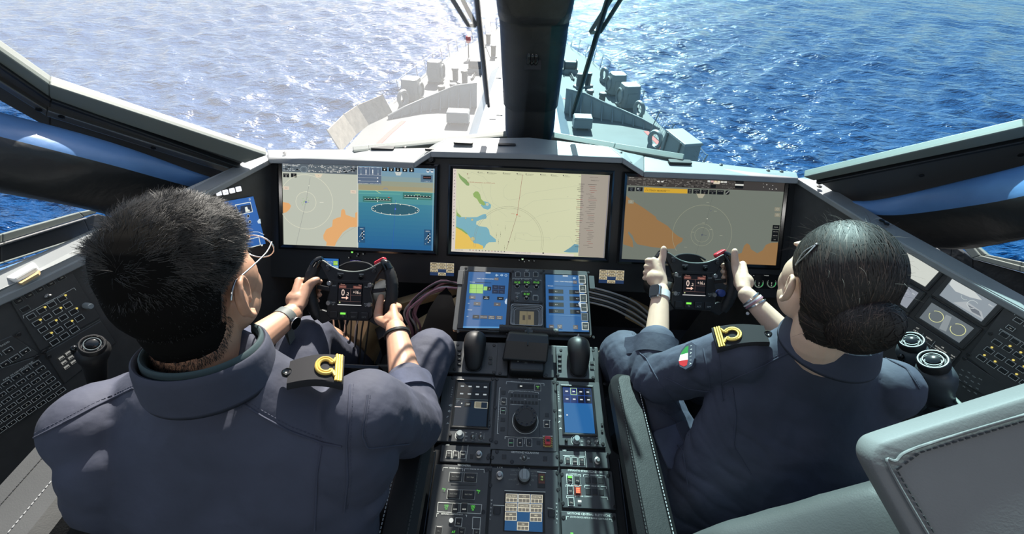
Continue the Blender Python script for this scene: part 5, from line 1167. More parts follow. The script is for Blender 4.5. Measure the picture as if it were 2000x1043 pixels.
mo.line([(738, 245), (738, 232), (926, 236), (926, 246)], 2.5); mo.line([(828, 236), (828, 250)], 2.5); mo.line([(1010, 252), (1024, 252), (1024, 262)], 2.5)
mo.text('PORT RPM', 783, 244, 10); mo.text('STBD RPM', 880, 248, 10); mo.text('SPEED', 974, 250, 10)
for X, s_ in ((783, '0125'), (878, '0142'), (976, '0163'), (878, '0137')):
    Y = 278 if s_ != '0137' else 397
    mo.rect((X - 42, Y - 19), (X + 42, Y + 19), srgb(4, 12, 5)); mo.text(s_, X, Y, 31, srgb(110, 225, 60), 'c', -.02, True, .95)
for X, Y in ((782, 312), (880, 315), (977, 320), (876, 436)):
    u, v = Dz.uv(X, Y); R = mo.L(X, Y, 20); mb = MB(); mb.lathe([(R, .003), (R, .011), (R * .8, .014)], TP.M(u, v), 24, .05, 12); mb.build('knob', MAT['rubber'], mo.t, smooth=35); mo.pr.arc(u, v, R * 1.1, .0008, WHT, n=28); mo.li.h = .0146; mo.li.text('SET', u, v, .0045, WHT)
mo.li.h = .006; mo.key(969, 434, 46, 46, None, LIT, WHT); mo.text('ENGAGE', 969, 404, 11); mo.text('OVERRIDE', 785, 384, 11); mo.text('OFF', 785, 397, 9); mo.text('ON', 782, 456, 11); mo.toggle(782, 428, pi); mo.text('RUDDER', 877, 366, 10); mo.line([(828, 376), (828, 366), (846, 366)], 2.5); mo.line([(910, 366), (926, 367), (926, 377)], 2.5)
mo.screw((735, 462), (1022, 478), (738, 160), (1026, 178)); mo.done()
mo = Mod(Dz, 'recessed_screen', 'small recessed screen with stepped grey frame behind the throttle bar', 'display', (715, 505), (1040, 735), -.004, .004, 'panel', None, .008, 'frame_base')
for k, (ins, z) in enumerate(((0, .016), (10, .012), (22, .0085), (34, .006))):
    cu, cv, w, h = Dz.box((718 + ins, 507 + ins), (1040 - ins, 735 - ins * .3)); mb = MB(); rr = .008
    R = lambda e, zz: [TP.M(cu, cv) @ q for q in [Vector((sx * (w / 2 - e - rr) + rr * cos(radians(a)), sy * (h / 2 - e - rr) + rr * sin(radians(a)), zz)) for sx, sy, a0 in ((1, 1, 0), (-1, 1, 90), (-1, -1, 180), (1, -1, 270)) for a in (a0, a0 + 45, a0 + 90)]]
    mb.rings([R(0, 0), R(0, z), R(.0022, z), R(.0022, 0)], caps=False); mb.build('frame_step', MAT['alu'], mo.t)
mo.li.h = .0052; mo.rect((765, 538), (1000, 728), srgb(30, 34, 36)); mo.rect((808, 568), (952, 728), srgb(112, 104, 78)); mo.rect((838, 610), (862, 660), srgb(60, 55, 45)); mo.rect((895, 608), (920, 655), srgb(70, 62, 50)); mo.line([(884, 510), (880, 735)], 2, srgb(20, 24, 25), True); mo.done()

# throttle with the hatched T bar
thr = thing('throttle_lever', PD.px(1025, 690), 'black throttle lever with a hatched cross bar in the middle of the pedestal', 'throttle')
cu, cv, w, h = E_.box((640, 170), (985, 432)); mb = MB(); mb.rbox(w * .86, h, -.01, .03, .008, PD.M(cu, cv), .004); mb.build('lever_base', MAT['black'], thr, bevel=.002)
pA = PD.px(1025, 700, .02); barL, barR = pd(975, 642, 1.285), pd(1090, 650, 1.285); bc = (barL + barR) / 2
ax = (barR - barL).normalized(); upv = (bc - pA).normalized(); nn = ax.cross(upv).normalized()
if nn.y > 0: nn = -nn
mb = MB(); hw = .066
def band(c, hw_, d): return [c + ax * sx * hw_ + nn * sy * d for sx, sy in ((-1, -1), (1, -1), (1, 1), (-1, 1))]
mb.rings([band(pA - upv * .02, .066, .03), band(pA.lerp(bc, .45) + nn * .012, .064, .03), band(pA.lerp(bc, .8) + nn * .012, .060, .022), band(bc - upv * .006, .056, .014)]); mb.build('lever_arm', MAT['black'], thr, bevel=.006, seg=3)
mb = MB(); mb.box(.003, .06, .0, .012, PD.M(cu, cv + .045, .06)); mb.build('index_seam', MAT['gloss'], thr)
def hatched(t, a, b, r, name, n=9, m='grip'):
    d = (b - a); L = d.length; d.normalize(); o = d.orthogonal().normalized(); e = d.cross(o); mb = MB()
    rs = []; N = n * 4; S_ = 32
    for i in range(N + 1):
        g_ = []
        for k in range(S_):
            th = 2 * pi * k / S_; q = i / N
            hgt = abs(((th / (2 * pi) * 8 + q * n) % 1) - .5) + abs(((th / (2 * pi) * 8 - q * n) % 1) - .5)
            rr = r * (.90 + .12 * hgt) * (.93 if i in (0, N) else 1)
            g_.append(a + d * (L * q) + (o * cos(th) + e * sin(th)) * rr)
        rs.append(g_)
    mb.rings(rs); return mb.build(name, MAT[m], t, smooth=50)
m0, m1 = barL.lerp(barR, .46), barL.lerp(barR, .545)
hatched(thr, barL, m0, .0135, 'bar_grip'); hatched(thr, m1, barR, .0135, 'bar_grip')
mb = MB(); mb.cyl(barL.lerp(barR, .45), barL.lerp(barR, .555), .0115, seg=20); mb.rings([band(bc + nn * .002, .012, .011), band(bc - upv * .05 + nn * .008, .012, .02)]); mb.build('bar_hub', MAT['panel'], thr, smooth=40)
pz = Print(Pl(PD.P(0, 0, .03), PD.n), .0006)
for X, Y, W in ((730, 340, 8), (868, 345, 5)): u, v = E_.uv(X, Y); pz.rect(u, v, .0018, .003, WHT)
for X, Y in ((740, 300), (800, 270), (862, 305), (800, 340), (800, 355)): u, v = E_.uv(X, Y); pz.rect(u, v, .008, .0015, DIM)
u, v = E_.uv(800, 322); pz.frame(u, v, .018, .014, .0008, DIM); pz.build('lettering', PRINT, thr)
for a, b, lab in (((548, 130), (640, 425), 'left'), ((952, 180), (1052, 442), 'right')):
    mo = Mod(E_, 'blank_plate', 'plain filler plate beside the throttle, on its ' + lab + ' side', 'plate', a, b, -.012, .0, 'panel'); mo.screw(((a[0] + b[0]) / 2 - 20, b[1] - 20)); mo.done()

# mouse-shaped levers on their panels
for a, b, hx, lab, keysX, sqX in (((155, 118), (542, 412), 350, 'dim left lever panel with a rounded black handle, beside the throttle', 215, 490), ((1068, 165), (1420, 458), 1262, 'sunlit right lever panel with a rounded black handle, beside the throttle', 1102, 1388)):
    L_ = hx < 600
    mo = Mod(E_, 'lever_panel', lab, 'lever panel', a, b, -.012, .001, 'panel', 'thruster lever panels', .002)
    y0 = 200 if L_ else 245
    for k in range(4): mo.key(keysX, y0 + k * 42, 34, 24, (None, 'ON', 'SET', 'TEST')[k], LIT, None, hh=.004)
    for k in range(2): mo.key(sqX, (272 if L_ else 315) + k * 44, 34, 30, None, LIT, DIM)
    c0 = E_.uv(hx, 250 if L_ else 300); Mh = PD.M(c0[0], c0[1], 0)
    mb = MB(); rs = []
    for t_, X_, Y_, Z_ in ((0, 0, 0, 0),):
        prof = [(-.052, .010, .006), (-.045, .020, .016), (-.030, .027, .034), (-.008, .031, .054), (.016, .034, .066), (.038, .034, .066), (.052, .031, .056), (.060, .024, .044), (.064, .012, .036)]
        for y_, hw_, ht in prof:
            rs.append([Mh @ Vector((hw_ * math.copysign(abs(cos(th)) ** .8, cos(th)), y_, max(ht * .45 + ht * .55 * sin(th), .001) + .004)) for th in [2 * pi * k / 20 for k in range(20)]])
    mb.rings(rs); hd = mb.build('lever_handle', MAT['gloss'] if False else MAT['rubber'], mo.t, smooth=80); s_ = hd.modifiers.new('sub', 'SUBSURF'); s_.levels = s_.render_levels = 1
    mb = MB(); mb.lathe([(.006, 0), (.005, .008), (.001, .016)], Mh @ Matrix.Translation((0, .058, .036)) @ Matrix.Rotation(-.6, 4, 'X'), 12); mb.build('handle_tip', MAT['steel'] if not L_ else MAT['rubber'], mo.t, smooth=50)
    mb = MB(); mb.rbox(.05, .10, 0, .005, .012, Mh @ Matrix.Translation((0, .0, .0)), .001); mb.build('slot_boot', MAT['black'], mo.t)
    for q in ((a[0] + 45, a[1] + 35), (b[0] - 20, a[1] + 40), (a[0] + 18, b[1] - 40), (b[0] - 22, b[1] - 15)): mo.screw(q)
    mo.done()

# communication panels
for L_, a, b, sc, lab in ((1, (80, 425), (522, 1025), ((205, 480), (452, 880)), 'left communication panel with a dark blue screen and grey knob'), (0, (1075, 470), (1515, 1060), ((1130, 530), (1415, 940)), 'right communication panel with a bright blue screen and grey knob')):
    mo = Mod(E_, 'communication_panel', lab, 'control panel', a, b, -.012, .0, 'panel', 'communication panels on the pedestal', .002)
    cu, cv, w, h = E_.box(*sc)
    mb = MB(); R = lambda e, z: [E_.P(cu + x * (w / 2 + e), cv + y * (h / 2 + e), z) for x, y in ((-1, -1), (1, -1), (1, 1), (-1, 1))]
    mb.rings([R(.007, -.002), R(.007, .0045), R(.0045, .0055), R(0, .001)], caps=False); mb.build('screen_bezel', MAT['black'], mo.t)
    mb = MB(); mb.box(w, h, -.004, .0012, E_.M(cu, cv)); mb.build('screen_panel', MAT['gloss'], mo.t)
    p = Print(E_, .0016, .00003); T = lambda x, y: (cu - w / 2 + x * w, cv + h / 2 - y * h)
    if L_:
        p.rect(*T(.5, .5), w, h, srgb(12, 22, 32)); p.rect(*T(.5, .72), w, h * .55, srgb(14, 30, 46))
        for r in range(2):
            for c_ in range(4): p.rect(*T(.125 + c_ * .25, .11 + r * .2), w * .235, h * .17, srgb(10, 16, 22)); p.rect(*T(.15 + c_ * .245, .105 + r * .18), .0095, .004, srgb(170, 180, 185))
        p.line([T(0, .405), T(1, .41)], .001, srgb(90, 105, 110)); p.rect(*T(.38, .525), w * .2, h * .11, srgb(8, 12, 16)); p.text('OFF', *T(.38, .525), .006, srgb(215, 220, 215)); p.rect(*T(.69, .53), w * .22, h * .14, srgb(118, 115, 98)); p.frame(*T(.8, .53), w * .38, h * .14, .0012, srgb(170, 172, 160)); p.rect(*T(.19, .51), .003, .004, srgb(230, 235, 230)); p.rect(*T(.08, .59), .018, .003, srgb(190, 180, 175)); p.text('ICS', *T(.06, .44), .006, srgb(130, 140, 145)); p.text('LT', *T(.04, .48), .006, srgb(110, 120, 125))
    else:
        p.rect(*T(.5, .5), w, h, srgb(34, 98, 158)); p.rect(*T(.5, .18), w, h * .36, srgb(26, 62, 138))
        for r in range(2):
            for c_ in range(4): p.rect(*T(.125 + c_ * .25, .09 + r * .18), w * .225, h * .16, srgb(20, 34, 96) if c_ < 2 else srgb(10, 16, 40)); p.rect(*T(.13 + c_ * .25, .09 + r * .18), .0075, .0035, srgb(225, 230, 235))
        p.frame(*T(.375, .09), w * .21, h * .15, .0014, srgb(190, 225, 150)); p.rect(*T(.1, .63), .0035, .0035, srgb(235, 240, 240))
    p.build('screen_image', SCREEN, mo.t)
    ox = 0 if L_ else 975; oy = 0 if L_ else 45
    mo.vtext('COMMS', 155 + (0 if L_ else 935), 530 + oy * .9, 140 + (0 if L_ else 955), 612 + oy * .9, 14)
    for k, Y in enumerate((688, 740, 796, 850)):
        X = (132, 124, 116, 108)[k] + (972 if L_ == 0 else 0) + (0 if L_ else k * 9); Yy = Y + (45 if not L_ else 0); u, v = E_.uv(X, Yy)
        if k < 2: mo.pr.poly([(u - .0035, v - .0015), (u - .001, v - .0015), (u + .0015, v - .004), (u + .0015, v + .004), (u - .001, v + .0015), (u - .0035, v + .0015)], WHT); mo.pr.arc(u + .001, v, .003, .0007, WHT, -50, 50, n=8); mo.pr.arc(u + .001, v, .0045, .0007, WHT, -50, 50, n=8) if k == 0 else None
        elif k == 2: mo.pr.arc(u, v, .0035, .0015, WHT, 80, 200, n=8)
        else: mo.pr.poly([(u - .004, v - .002), (u + .001, v + .003), (u + .005, v - .001), (u, v)], WHT)
    kx, ky = (222, 955) if L_ else (1248, 1000)
    mo.knob(kx, ky, 34, .022, 'knobgrey', 'volume_knob', ((1, 0), (1, .15), (.8, .2), (.78, .9), (.7, 1), (.2, 1)), .08, 14); u, v = E_.uv(kx, ky); mo.pr.arc(u, v, mo.L(kx, ky, 44), .0008, WHT, 110, 230, n=14); mo.text('VOL', kx - 32, ky - 50, 11)
    for k, s_ in enumerate(('MIC', 'SPKR', 'REC')): mo.text(s_, kx + 52, ky - 25 + k * 33, 11)
    for X, s1, s2 in ((kx + 112, 'HOT', 'CALL'), (kx + 182, 'UP', 'UP LTG')): mo.toggle(X, ky + 12, pi); mo.text(s1, X, ky - 26, 11); mo.text(s2, X - 4, ky + 42, 10); mo.vtext('MASK' if s1 == 'HOT' else 'ALARM', X + 30, ky - 12, X + 26, ky + 28, 9)
    mo.knob(kx - 88, ky + 3, 14, .012, 'rubber', 'jack_cap')
    for Y in (810, 868): mo.key((478 if L_ else 1478), Y + (0 if L_ else 50), 20, 26, '+' if Y < 820 else '-', LIT, None)
    for q in ((a[0] + 78 if L_ else a[0] + 5, a[1] + 22), (b[0] - 12, a[1] + 30), (b[0] - 30, b[1] - 30)): mo.screw(q)
    mo.done()

# bow thruster panel
mo = Mod(E_, 'thruster_panel', 'bow thruster panel with a large black dimpled dial and red guarded switch', 'control panel', (525, 440), (1075, 1100), -.012, .0, 'panel', None, .002)
mo.text('BOW THRUSTER', 798, 456, 16); mo.line([(630, 500), (632, 478), (965, 496), (964, 515)], 3); mo.text('GESTIONE POST. COMANDO BOW THRUSTER', 798, 486, 12.5, WHT, 'c', -.03)
mo.key(908, 532, 48, 54, 'PORT|Sul', srgb(150, 255, 110), WHT, sz=11); mo.lamp(760, 523, 20, 10, srgb(230, 235, 230)); mo.rect((730, 500), (872, 545), srgb(14, 16, 18), False)
mo.line([(580, 533), (570, 533), (550, 940), (562, 940)], 3.5); mo.vtext('ACCENSIONE', 568, 634, 556, 832, 14)
mo.key(606, 655, 42, 56, 'Marcia', LIT, WHT, sz=10, tdy=-.15); mo.key(602, 738, 42, 50, 'Spento', srgb(170, 235, 200), WHT, sz=10)
for Y in (575, 815, 898): mo.key(604 - (Y - 575) * .02, Y, 40, 38, None, LIT, None, hh=.001)
mo.line([(652, 580), (654, 562), (700, 564)], 3); mo.line([(880, 575), (915, 578), (915, 590)], 3); mo.text('CONTROLLO BOW THRUSTER', 790, 566, 12.5, WHT, 'c', -.02)
cu, cv, w, h = E_.box((655, 585), (925, 975)); mb = MB(); mb.rbox(w, h, -.002, .003, .002, PD.M(cu, cv), .001); mb.build('dial_plate', MAT['panel'], mo.t); mo.pr.h = .0036
for r in range(2):
    for k in range(8): mo.rect((668 + k * 31, 592 + r * 58 + k * 1.2), (690 + k * 31, 618 + r * 58 + k * 1.2), srgb(6, 8, 8), False)
mo.text('ASSE', 668, 579, 10, WHT, 'l'); 
for X, s_ in ((668, '0°'), (796, '50%'), (922, '100%')): mo.text(s_, X, 636 + (X - 668) * .03, 11)
mo.text('CORRENTE ASSORBITA', 665, 685, 11, WHT, 'l'); mo.li.h = .004
u, v = E_.uv(797, 830); mo.pr.arc(u, v, mo.L(797, 830, 113), .0016, srgb(190, 195, 190), n=60)
R = mo.L(797, 830, 100); Mk = PD.M(u, v + .002, .003); mb = MB(); mb.lathe([(R, 0), (R, .012), (R * .96, .03), (R * .92, .034), (R * .62, .034), (R * .6, .0335)], Mk, 44); mb.build('dial_knob', MAT['rubber'], mo.t, smooth=30)
for k in range(11):
    a_ = 2 * pi * k / 11 + .28; mb = MB(); mb.lathe([(.0036, .0342), (.0036, .0346), (.0024, .0343)], Mk @ Matrix.Translation((R * .78 * cos(a_), R * .78 * sin(a_), 0)), 10); mb.build('dimple', MAT['gloss'], mo.t)
mo.pr.h = .0006; mo.li.h = .003
mo.line([(618, 985), (618, 966), (965, 978)], 4); mo.line([(797, 970), (790, 1030)], 3)
for X, s_, c_ in ((672, 'Synchro', srgb(130, 235, 170)), (750, 'ON', LIT), (832, '1', LIT)): mo.key(X, 1018, 42, 56, s_, c_, WHT, sz=10, tdy=-.1)
mo.key(988, 852, 46, 58, 'ADC', LIT, WHT, sz=12, tdy=-.15); mo.key(990, 775, 34, 36, None, LIT, None, hh=.001); mo.key(915, 1020, 34, 38, None, LIT, None, hh=.001); mo.line([(955, 822), (1022, 822)], 5)
# red guarded switch on its hazard plate
gx, gy = 995, 1010; gu, gv = E_.uv(gx, gy); mo.rect((955, 965), (1040, 1062), srgb(190, 160, 90), False)
for k in range(6):
    mo.quad([(955, 975 + k * 16), (970, 965 + k * 16), (970, 973 + k * 16), (955, 983 + k * 16)], srgb(30, 22, 18), False); mo.quad([(1022, 975 + k * 16), (1040, 965 + k * 16), (1040, 973 + k * 16), (1022, 983 + k * 16)], srgb(30, 22, 18), False)
mb = MB(); W_ = mo.L(gx, gy, 50); mb.rings([[PD.M(gu, gv) @ Vector((x * W_ / 2, y * .011, z)) for x, y in ((-1, -1), (1, -1), (1, 1), (-1, 1))] for z in (0, .011, .014)]); mb.build('switch_guard', MAT['red'], mo.t, bevel=.002)
mb = MB(); mb.box(W_ * .6, .006, .012, .0148, PD.M(gu, gv - .001)); mb.build('guard_window', MAT['black'], mo.t); mo.line([(952, 962), (1038, 964)], 5)
mo.screw((548, 458), (1052, 485), (532, 708), (1060, 735), (510 + 30, 1015)); mo.done()

# lower rows
mo = Mod(FZ, 'handwheel_panel', 'narrow panel lettered gestione volantini with one toggle switch', 'control panel', (685, 235), (1322, 398), -.012, .0, 'panel', None, .002)
mo.text('GESTIONE VOLANTINI', 1000, 263, 26); mo.toggle(993, 312, pi); u, v = FZ.uv(993, 312); mo.pr.arc(u, v, .0085, .0008, DIM, n=20); mo.text('SN', 960, 315, 16); mo.text('DR', 1035, 317, 16)
for X in (803, 1193): mo.key(X, 302 + (X - 803) * .05, 40, 46, None, LIT, None, hh=.0012)
mo.screw((690, 312), (1310, 300), (735, 255), (878, 350)); mo.done()
for L_ in (1, 0):
    a, b = ((208, 190), (668, 368)) if L_ else ((1330, 245), (1815, 415))
    mo = Mod(FZ, 'lighting_panel', ('left' if L_ else 'right') + ' DED panel with three lit keys and a small steel rotary knob', 'control panel', a, b, -.012, .0, 'panel', 'DED key panels', .002)
    mo.text('DED', 265 if L_ else 1378, 190 if L_ else 243, 18)
    for k in range(3): X, Y = (277 + k * 67, 280 + k * 2) if L_ else (1408 + k * 67, 338 + k * 4); mo.key(X, Y, 46, 58, ('ON|.', '.|ON', 'TEST')[k] if L_ else ('ON|.', '.|DIM', 'ON|.')[k], LIT, WHT, sz=16)
    kx, ky = (563, 285) if L_ else (1690, 345); mo.knob(kx, ky, 34, .016, 'steel', 'rotary_knob', ((1, 0), (1, .3), (.6, .4), (.5, 1), (.2, 1)), .1, 2); u, v = FZ.uv(kx, ky); mo.pr.arc(u, v, mo.L(kx, ky, 44), .0014, srgb(60, 66, 68), n=30)
    mo.line([(460, 195), (440, 345)] if L_ else [(1575, 250), (1588, 405)], 3); mo.key(495 if L_ else 1628, 300 if L_ else 335, 30, 44, None, LIT, None, hh=.001)
    if not L_: mo.line([(1365, 292), (1572, 300)], 4)
    mo.screw((650, 315) if L_ else (1345, 345), (690 - 30, 290) if L_ else (1790, 300)); mo.done()
mo = Mod(FZ, 'rudder_panel', 'panel lettered timoneria with paired keys and green lit legends', 'control panel', (150, 372), (648, 1180), -.012, .0, 'panel', None, .002)
mo.text('TIMONERIA', 422, 385, 24); mo.line([(218, 435), (222, 407), (268, 409)], 3.5); mo.line([(370, 414), (410, 416), (408, 440)], 3.5); mo.line([(425, 442), (427, 417), (470, 419)], 3.5); mo.line([(572, 424), (612, 426), (612, 455)], 3.5); mo.text('TIMONE SN', 320, 411, 17); mo.text('TIMONE DR', 520, 422, 17)
for Y, X0, ln in ((495, 340, 'Set1|Dsp1'), (658, 322, 'Set2|Dsp2')):
    for k in range(2): X = X0 + k * 142; mo.key(X, Y + k * 6, 108, 72, ln.replace('|', '  ')[:11], DIM, srgb(150, 155, 150), sz=16)
    mo.line([(X0 - 55, Y - 44), (X0 + 210, Y - 34)], 7, srgb(110, 116, 118)); u, v = FZ.uv(X0 + 75, Y + 72); mo.pr.rect(u, v, .062, .003, srgb(48, 52, 54))
for X, Y in ((232, 620), (558, 636)): mo.text('Pmp', X, Y - 8, 19, GRN, 'c', 0, True); mo.text('1' if X < 300 else '2', X, Y + 12, 17, GRN, 'c', 0, True)
mo.line([(175, 738), (168, 828), (582, 846), (590, 760), (175, 738)], 4); mo.line([(388, 750), (382, 836)], 3)
for X, s_ in ((338, 'AUX'), (424, 'AUX')): mo.key(X, 792, 56, 78, s_, LIT, DIM, sz=17, tdy=-.15)
for X, Y in ((255, 785), (507, 794)):
    for k, s_ in enumerate(('UND', 'ATT', 'SX')): mo.text(s_, X, Y - 17 + k * 17, 18, GRN, 'c', 0, True)
mo.line([(160, 875), (164, 842), (180, 843)], 3.5); mo.line([(435, 860), (448, 861), (446, 878)], 3.5); mo.text('GESTIONE CONVOLGIMENTI', 305, 851, 16); u, v = FZ.uv(300, 912); mo.li.disc(u, v, .0052, srgb(225, 230, 225), 14)
mo.key(370, 925, 56, 62, 'Man', DIM, WHT, sz=16, tdy=-.2); mo.line([(505, 880), (500, 990), (572, 994), (580, 884), (505, 880)], 4); mo.key(180, 1012, 60, 76, 'On', DIM, srgb(90, 95, 95), sz=16); mo.key(398, 1020, 56, 62, 'Aut', DIM, DIM, sz=16); mo.key(540, 1025, 56, 50, 'Off', DIM, WHT, sz=14); mo.text('AT', 323, 1021, 26, GRN, 'c', 0, True)
mo.screw((635, 425), (605, 828)); mo.done()
mo = Mod(FZ, 'selector_panel', 'panel with a large grey selector knob and cream and blue key screen', 'control panel', (655, 402), (1338, 1190), -.012, .0, 'panel', None, .002)
mo.knob(760, 485, 38, .018, 'steel', 'rotary_knob', ((1, 0), (1, .3), (.6, .4), (.5, 1), (.2, 1)), .1, 2); mo.text('L  C  R', 763, 405, 17)
mo.knob(993, 500, 60, .02, 'rubber', 'knob_skirt', ((1, 0), (1, .3), (.9, .4), (.5, .42)), 0, 1)
u, v = FZ.uv(993, 492); mb = MB(); mb.lathe([(.0145, .004), (.0145, .018), (.0125, .021)], PD.M(u, v), 28); mb.box(.011, .027, .018, .027, PD.M(u, v), .85); mb.build('selector_knob', MAT['knobgrey'], mo.t, smooth=35)
for k, (s_, X, Y, al) in enumerate((('LEAN CON', 920, 522, 'r'), ('RCS PORT', 930, 476, 'r'), ('LOAD PORT', 955, 434, 'r'), ('A', 995, 415, 'c'), ('LOAD STBD', 1035, 440, 'l'), ('RCS STBD', 1060, 484, 'l'), ('MEB', 1058, 530, 'l'), ('BLR', 945, 568, 'r'), ('CB', 1040, 572, 'l'))): mo.text(s_, X, Y, 15, DIM, al)
for k in range(9): a_ = radians(-50 + k * 35); u2, v2 = u + .0225 * cos(a_), v + .0225 * sin(a_); mo.pr.rect(u2, v2, .005, .0008, DIM, a_)
mo.rect((1120, 452), (1195, 600), srgb(14, 16, 17), False); mo.rect((1130, 465), (1190, 560), srgb(92, 52, 42), False)
for k, Y in enumerate((497, 523)): mo.rect((1140, Y - 11), (1182, Y + 10), srgb(10, 40, 12)); mo.text('1/2', 1161, Y, 17, srgb(215, 235, 140), 'c', 0, True)
mo.line([(1118, 448), (1200, 455)], 6)
mo.rect((808, 628), (1195, 1030), srgb(8, 9, 11), False); mo.line([(808, 627), (1195, 640)], 5); mo.li.h = .0015; mo.quad([(820, 652), (1168, 668), (1168, 1022), (806, 1005)], srgb(24, 76, 122))
names = (('LOAD PORT', 'CCS', 'LOAD STBD'), ('RCS PORT', 'LEAN-CON', 'RCS STBD'), ('BLR', '', 'MEB'), ('', 'PLB', ''))
for r in range(4):
    for c_ in range(3):
        if not names[r][c_]: continue
        X0, Y0 = 820 + c_ * 118 - r * 4 + c_ * 1, 655 + r * 88 + c_ * 5; q4 = [(X0, Y0), (X0 + 112, Y0 + 4), (X0 + 110, Y0 + 84), (X0 - 3, Y0 + 80)]
        mo.quad(q4, srgb(228, 222, 196)); mo.quad([(X0 + 5, Y0 + 5), (X0 + 107, Y0 + 9), (X0 + 106, Y0 + 42), (X0 + 4, Y0 + 38)], srgb(112, 108, 98))
        for k in range(3): mo.quad([(X0 + 4 + k * 35, Y0 + 45 + k), (X0 + 35 + k * 35, Y0 + 46 + k), (X0 + 34 + k * 35, Y0 + 77 + k), (X0 + 3 + k * 35, Y0 + 76 + k)], srgb(112, 108, 98))
        mo.text(names[r][c_], X0 + 55, Y0 + 24, 17, srgb(245, 240, 210), 'c', 0, True, .95)
for X, s_ in ((735, 1), (1252, -1)):
    mo.key(X, 815 if s_ > 0 else 842, 66, 66, None, DIM, srgb(70, 74, 76)); mo.line([(X - 35, 765 if s_ > 0 else 792), (X + 60 * s_ + (10 if s_ > 0 else 70), 770 if s_ > 0 else 796)], 5)
mo.vtext('WPNPNL', 684, 718, 670, 895, 17); mo.vtext('WPNPNL', 1302, 750, 1304, 930, 17); mo.screw((672, 425), (1310, 458), (672, 575), (1318, 615)); mo.done()
mo = Mod(FZ, 'stabilizer_panel', 'panel lettered impianto stabilizzazione with one orange lit key', 'control panel', (1345, 420), (1872, 808), -.012, .0, 'panel', None, .002)
mo.text('IMPIANTO STABILIZZAZIONE', 1575, 440, 25, WHT, 'c', -.02); mo.text('COMANDI', 1460, 467, 16); mo.text('PINNE SN', 1662, 480, 17); mo.text('PINNE DR', 1672, 583, 17); mo.text('ALLARMI', 1470, 573, 16); mo.text('GESTIONE COMANDI', 1560, 680, 17)
for pts in ([(1395, 490), (1395, 468), (1415, 469)], [(1505, 473), (1532, 474), (1532, 495)], [(1558, 492), (1560, 474), (1610, 477)], [(1715, 483), (1765, 486), (1768, 505)], [(1392, 590), (1392, 570), (1425, 571)], [(1515, 575), (1540, 576)], [(1568, 596), (1570, 576), (1620, 578)], [(1725, 586), (1775, 588), (1778, 608)], [(1398, 695), (1398, 675), (1465, 677)], [(1725, 688), (1785, 690), (1790, 715)]): mo.line(pts, 3.5)
for X, Y, s_, c_ in ((1427, 518, 'Test', GRN), (1498, 522, 'Chg', DIM), (1433, 620, 'Ack', LIT), (1440, 730, 'Chg', LIT)): mo.key(X, Y, 50, 64, s_, LIT if s_ != 'Test' else LIT, WHT if s_ != 'Chg' or Y > 600 else DIM, sz=15, tdy=-.15)
mo.li.h = .005; mo.rect((1407, 490), (1447, 512), srgb(130, 255, 60)); mo.lamp(1520, 730, 34, 18, srgb(240, 245, 240))
mo.key(1503, 625, 52, 70, None, LIT, srgb(150, 50, 20)); mo.li.h = .0052; mo.rect((1482, 598), (1526, 655), srgb(255, 80, 24)); 
for Y in (608, 626, 644): mo.line([(1490, Y), (1518, Y + 1)], 6, srgb(255, 190, 110), True)
for r in range(2):
    for k in range(3): mo.key(1600 + k * 62 + r * 4, 525 + k * 3 + r * 110, 50, 56, None, LIT, None, hh=.0012)
mo.screw((1352, 470), (1362, 745), (1795, 480), (1855, 780)); mo.done()
mo = Mod(FZ, 'power_panel', 'panel lettered gestione centrali elettriche at the foot of the pedestal', 'control panel', (1345, 818), (1910, 1200), -.012, .0, 'panel', None, .002)
mo.text('GESTIONE CENTRALI ELETTRICHE', 1608, 852, 27, WHT, 'c', -.02); mo.line([(1395, 900), (1397, 872), (1420, 873)], 3.5); mo.line([(1800, 897), (1828, 899), (1830, 922)], 3.5); mo.text('STATO DD/GG RETE E SBARRE CENTRALE', 1610, 886, 19, WHT, 'c', -.02)
mo.rect((1432, 1026), (1460, 1040), srgb(110, 240, 70)); mo.screw((1368, 880), (1845, 890)); mo.done()

# ------------------------------------------------------------------ under the console
def poly_tube(name, t, pts, r, m): mb = MB(); mb.tube(pts, r, 8, 5); return mb.build(name, MAT[m], t, smooth=60)
t = thing('cable_bundle', pd(830, 590, 1.52), 'bundle of pink and grey cables hanging under the console left of the pedestal', 'cables')
rc_ = random.Random(2)
for k in range(11):
    o = V(rc_.uniform(-.012, .012), rc_.uniform(-.012, .012), rc_.uniform(-.012, .012))
    pts = [pd(905 + k, 556 + k % 3 * 6, 1.56), pd(862, 552 + k % 4 * 4, 1.55), pd(822 - k % 5 * 2, 580 + k % 3 * 3, 1.54), pd(804 - k % 4 * 3, 610, 1.54), pd(806 + k % 3 * 4, 645, 1.58), pd(812, 690, 1.7)]
    poly_tube('cable', t, [p + o for p in pts], .0042, ('pinkcable', 'pinkcable', 'greycable', 'pinkcable', 'blackcable')[k % 5])
t = thing('cable_bundle', pd(1230, 580, 1.6), 'grey cables lying in the dark under the console right of the pedestal', 'cables')
for k in range(7):
    y = k * 5; poly_tube('cable', t, [pd(1150, 560 + y, 1.62), pd(1195, 572 + y, 1.62), pd(1240, 590 + y * 1.2, 1.66), pd(1275, 620 + y, 1.72)], .004, ('greycable', 'blackcable')[k % 2])
t = thing('deck_board', pd(800, 640, 1.75), 'raw tan boards bracing the console under the pink cables', 'board', None)
def beam(name, t, a, b, w, h, m): 
    d = (b - a).normalized(); s_ = d.cross(V(0, 0, 1)).normalized(); mb = MB(); mb.hexa([p + s_ * x * w + V(0, 0, z * h) for z in (-1, 1) for p, x in ((a, -1), (a, 1), (b, 1), (b, -1))]); return mb.build(name, MAT[m], t, bevel=.003)
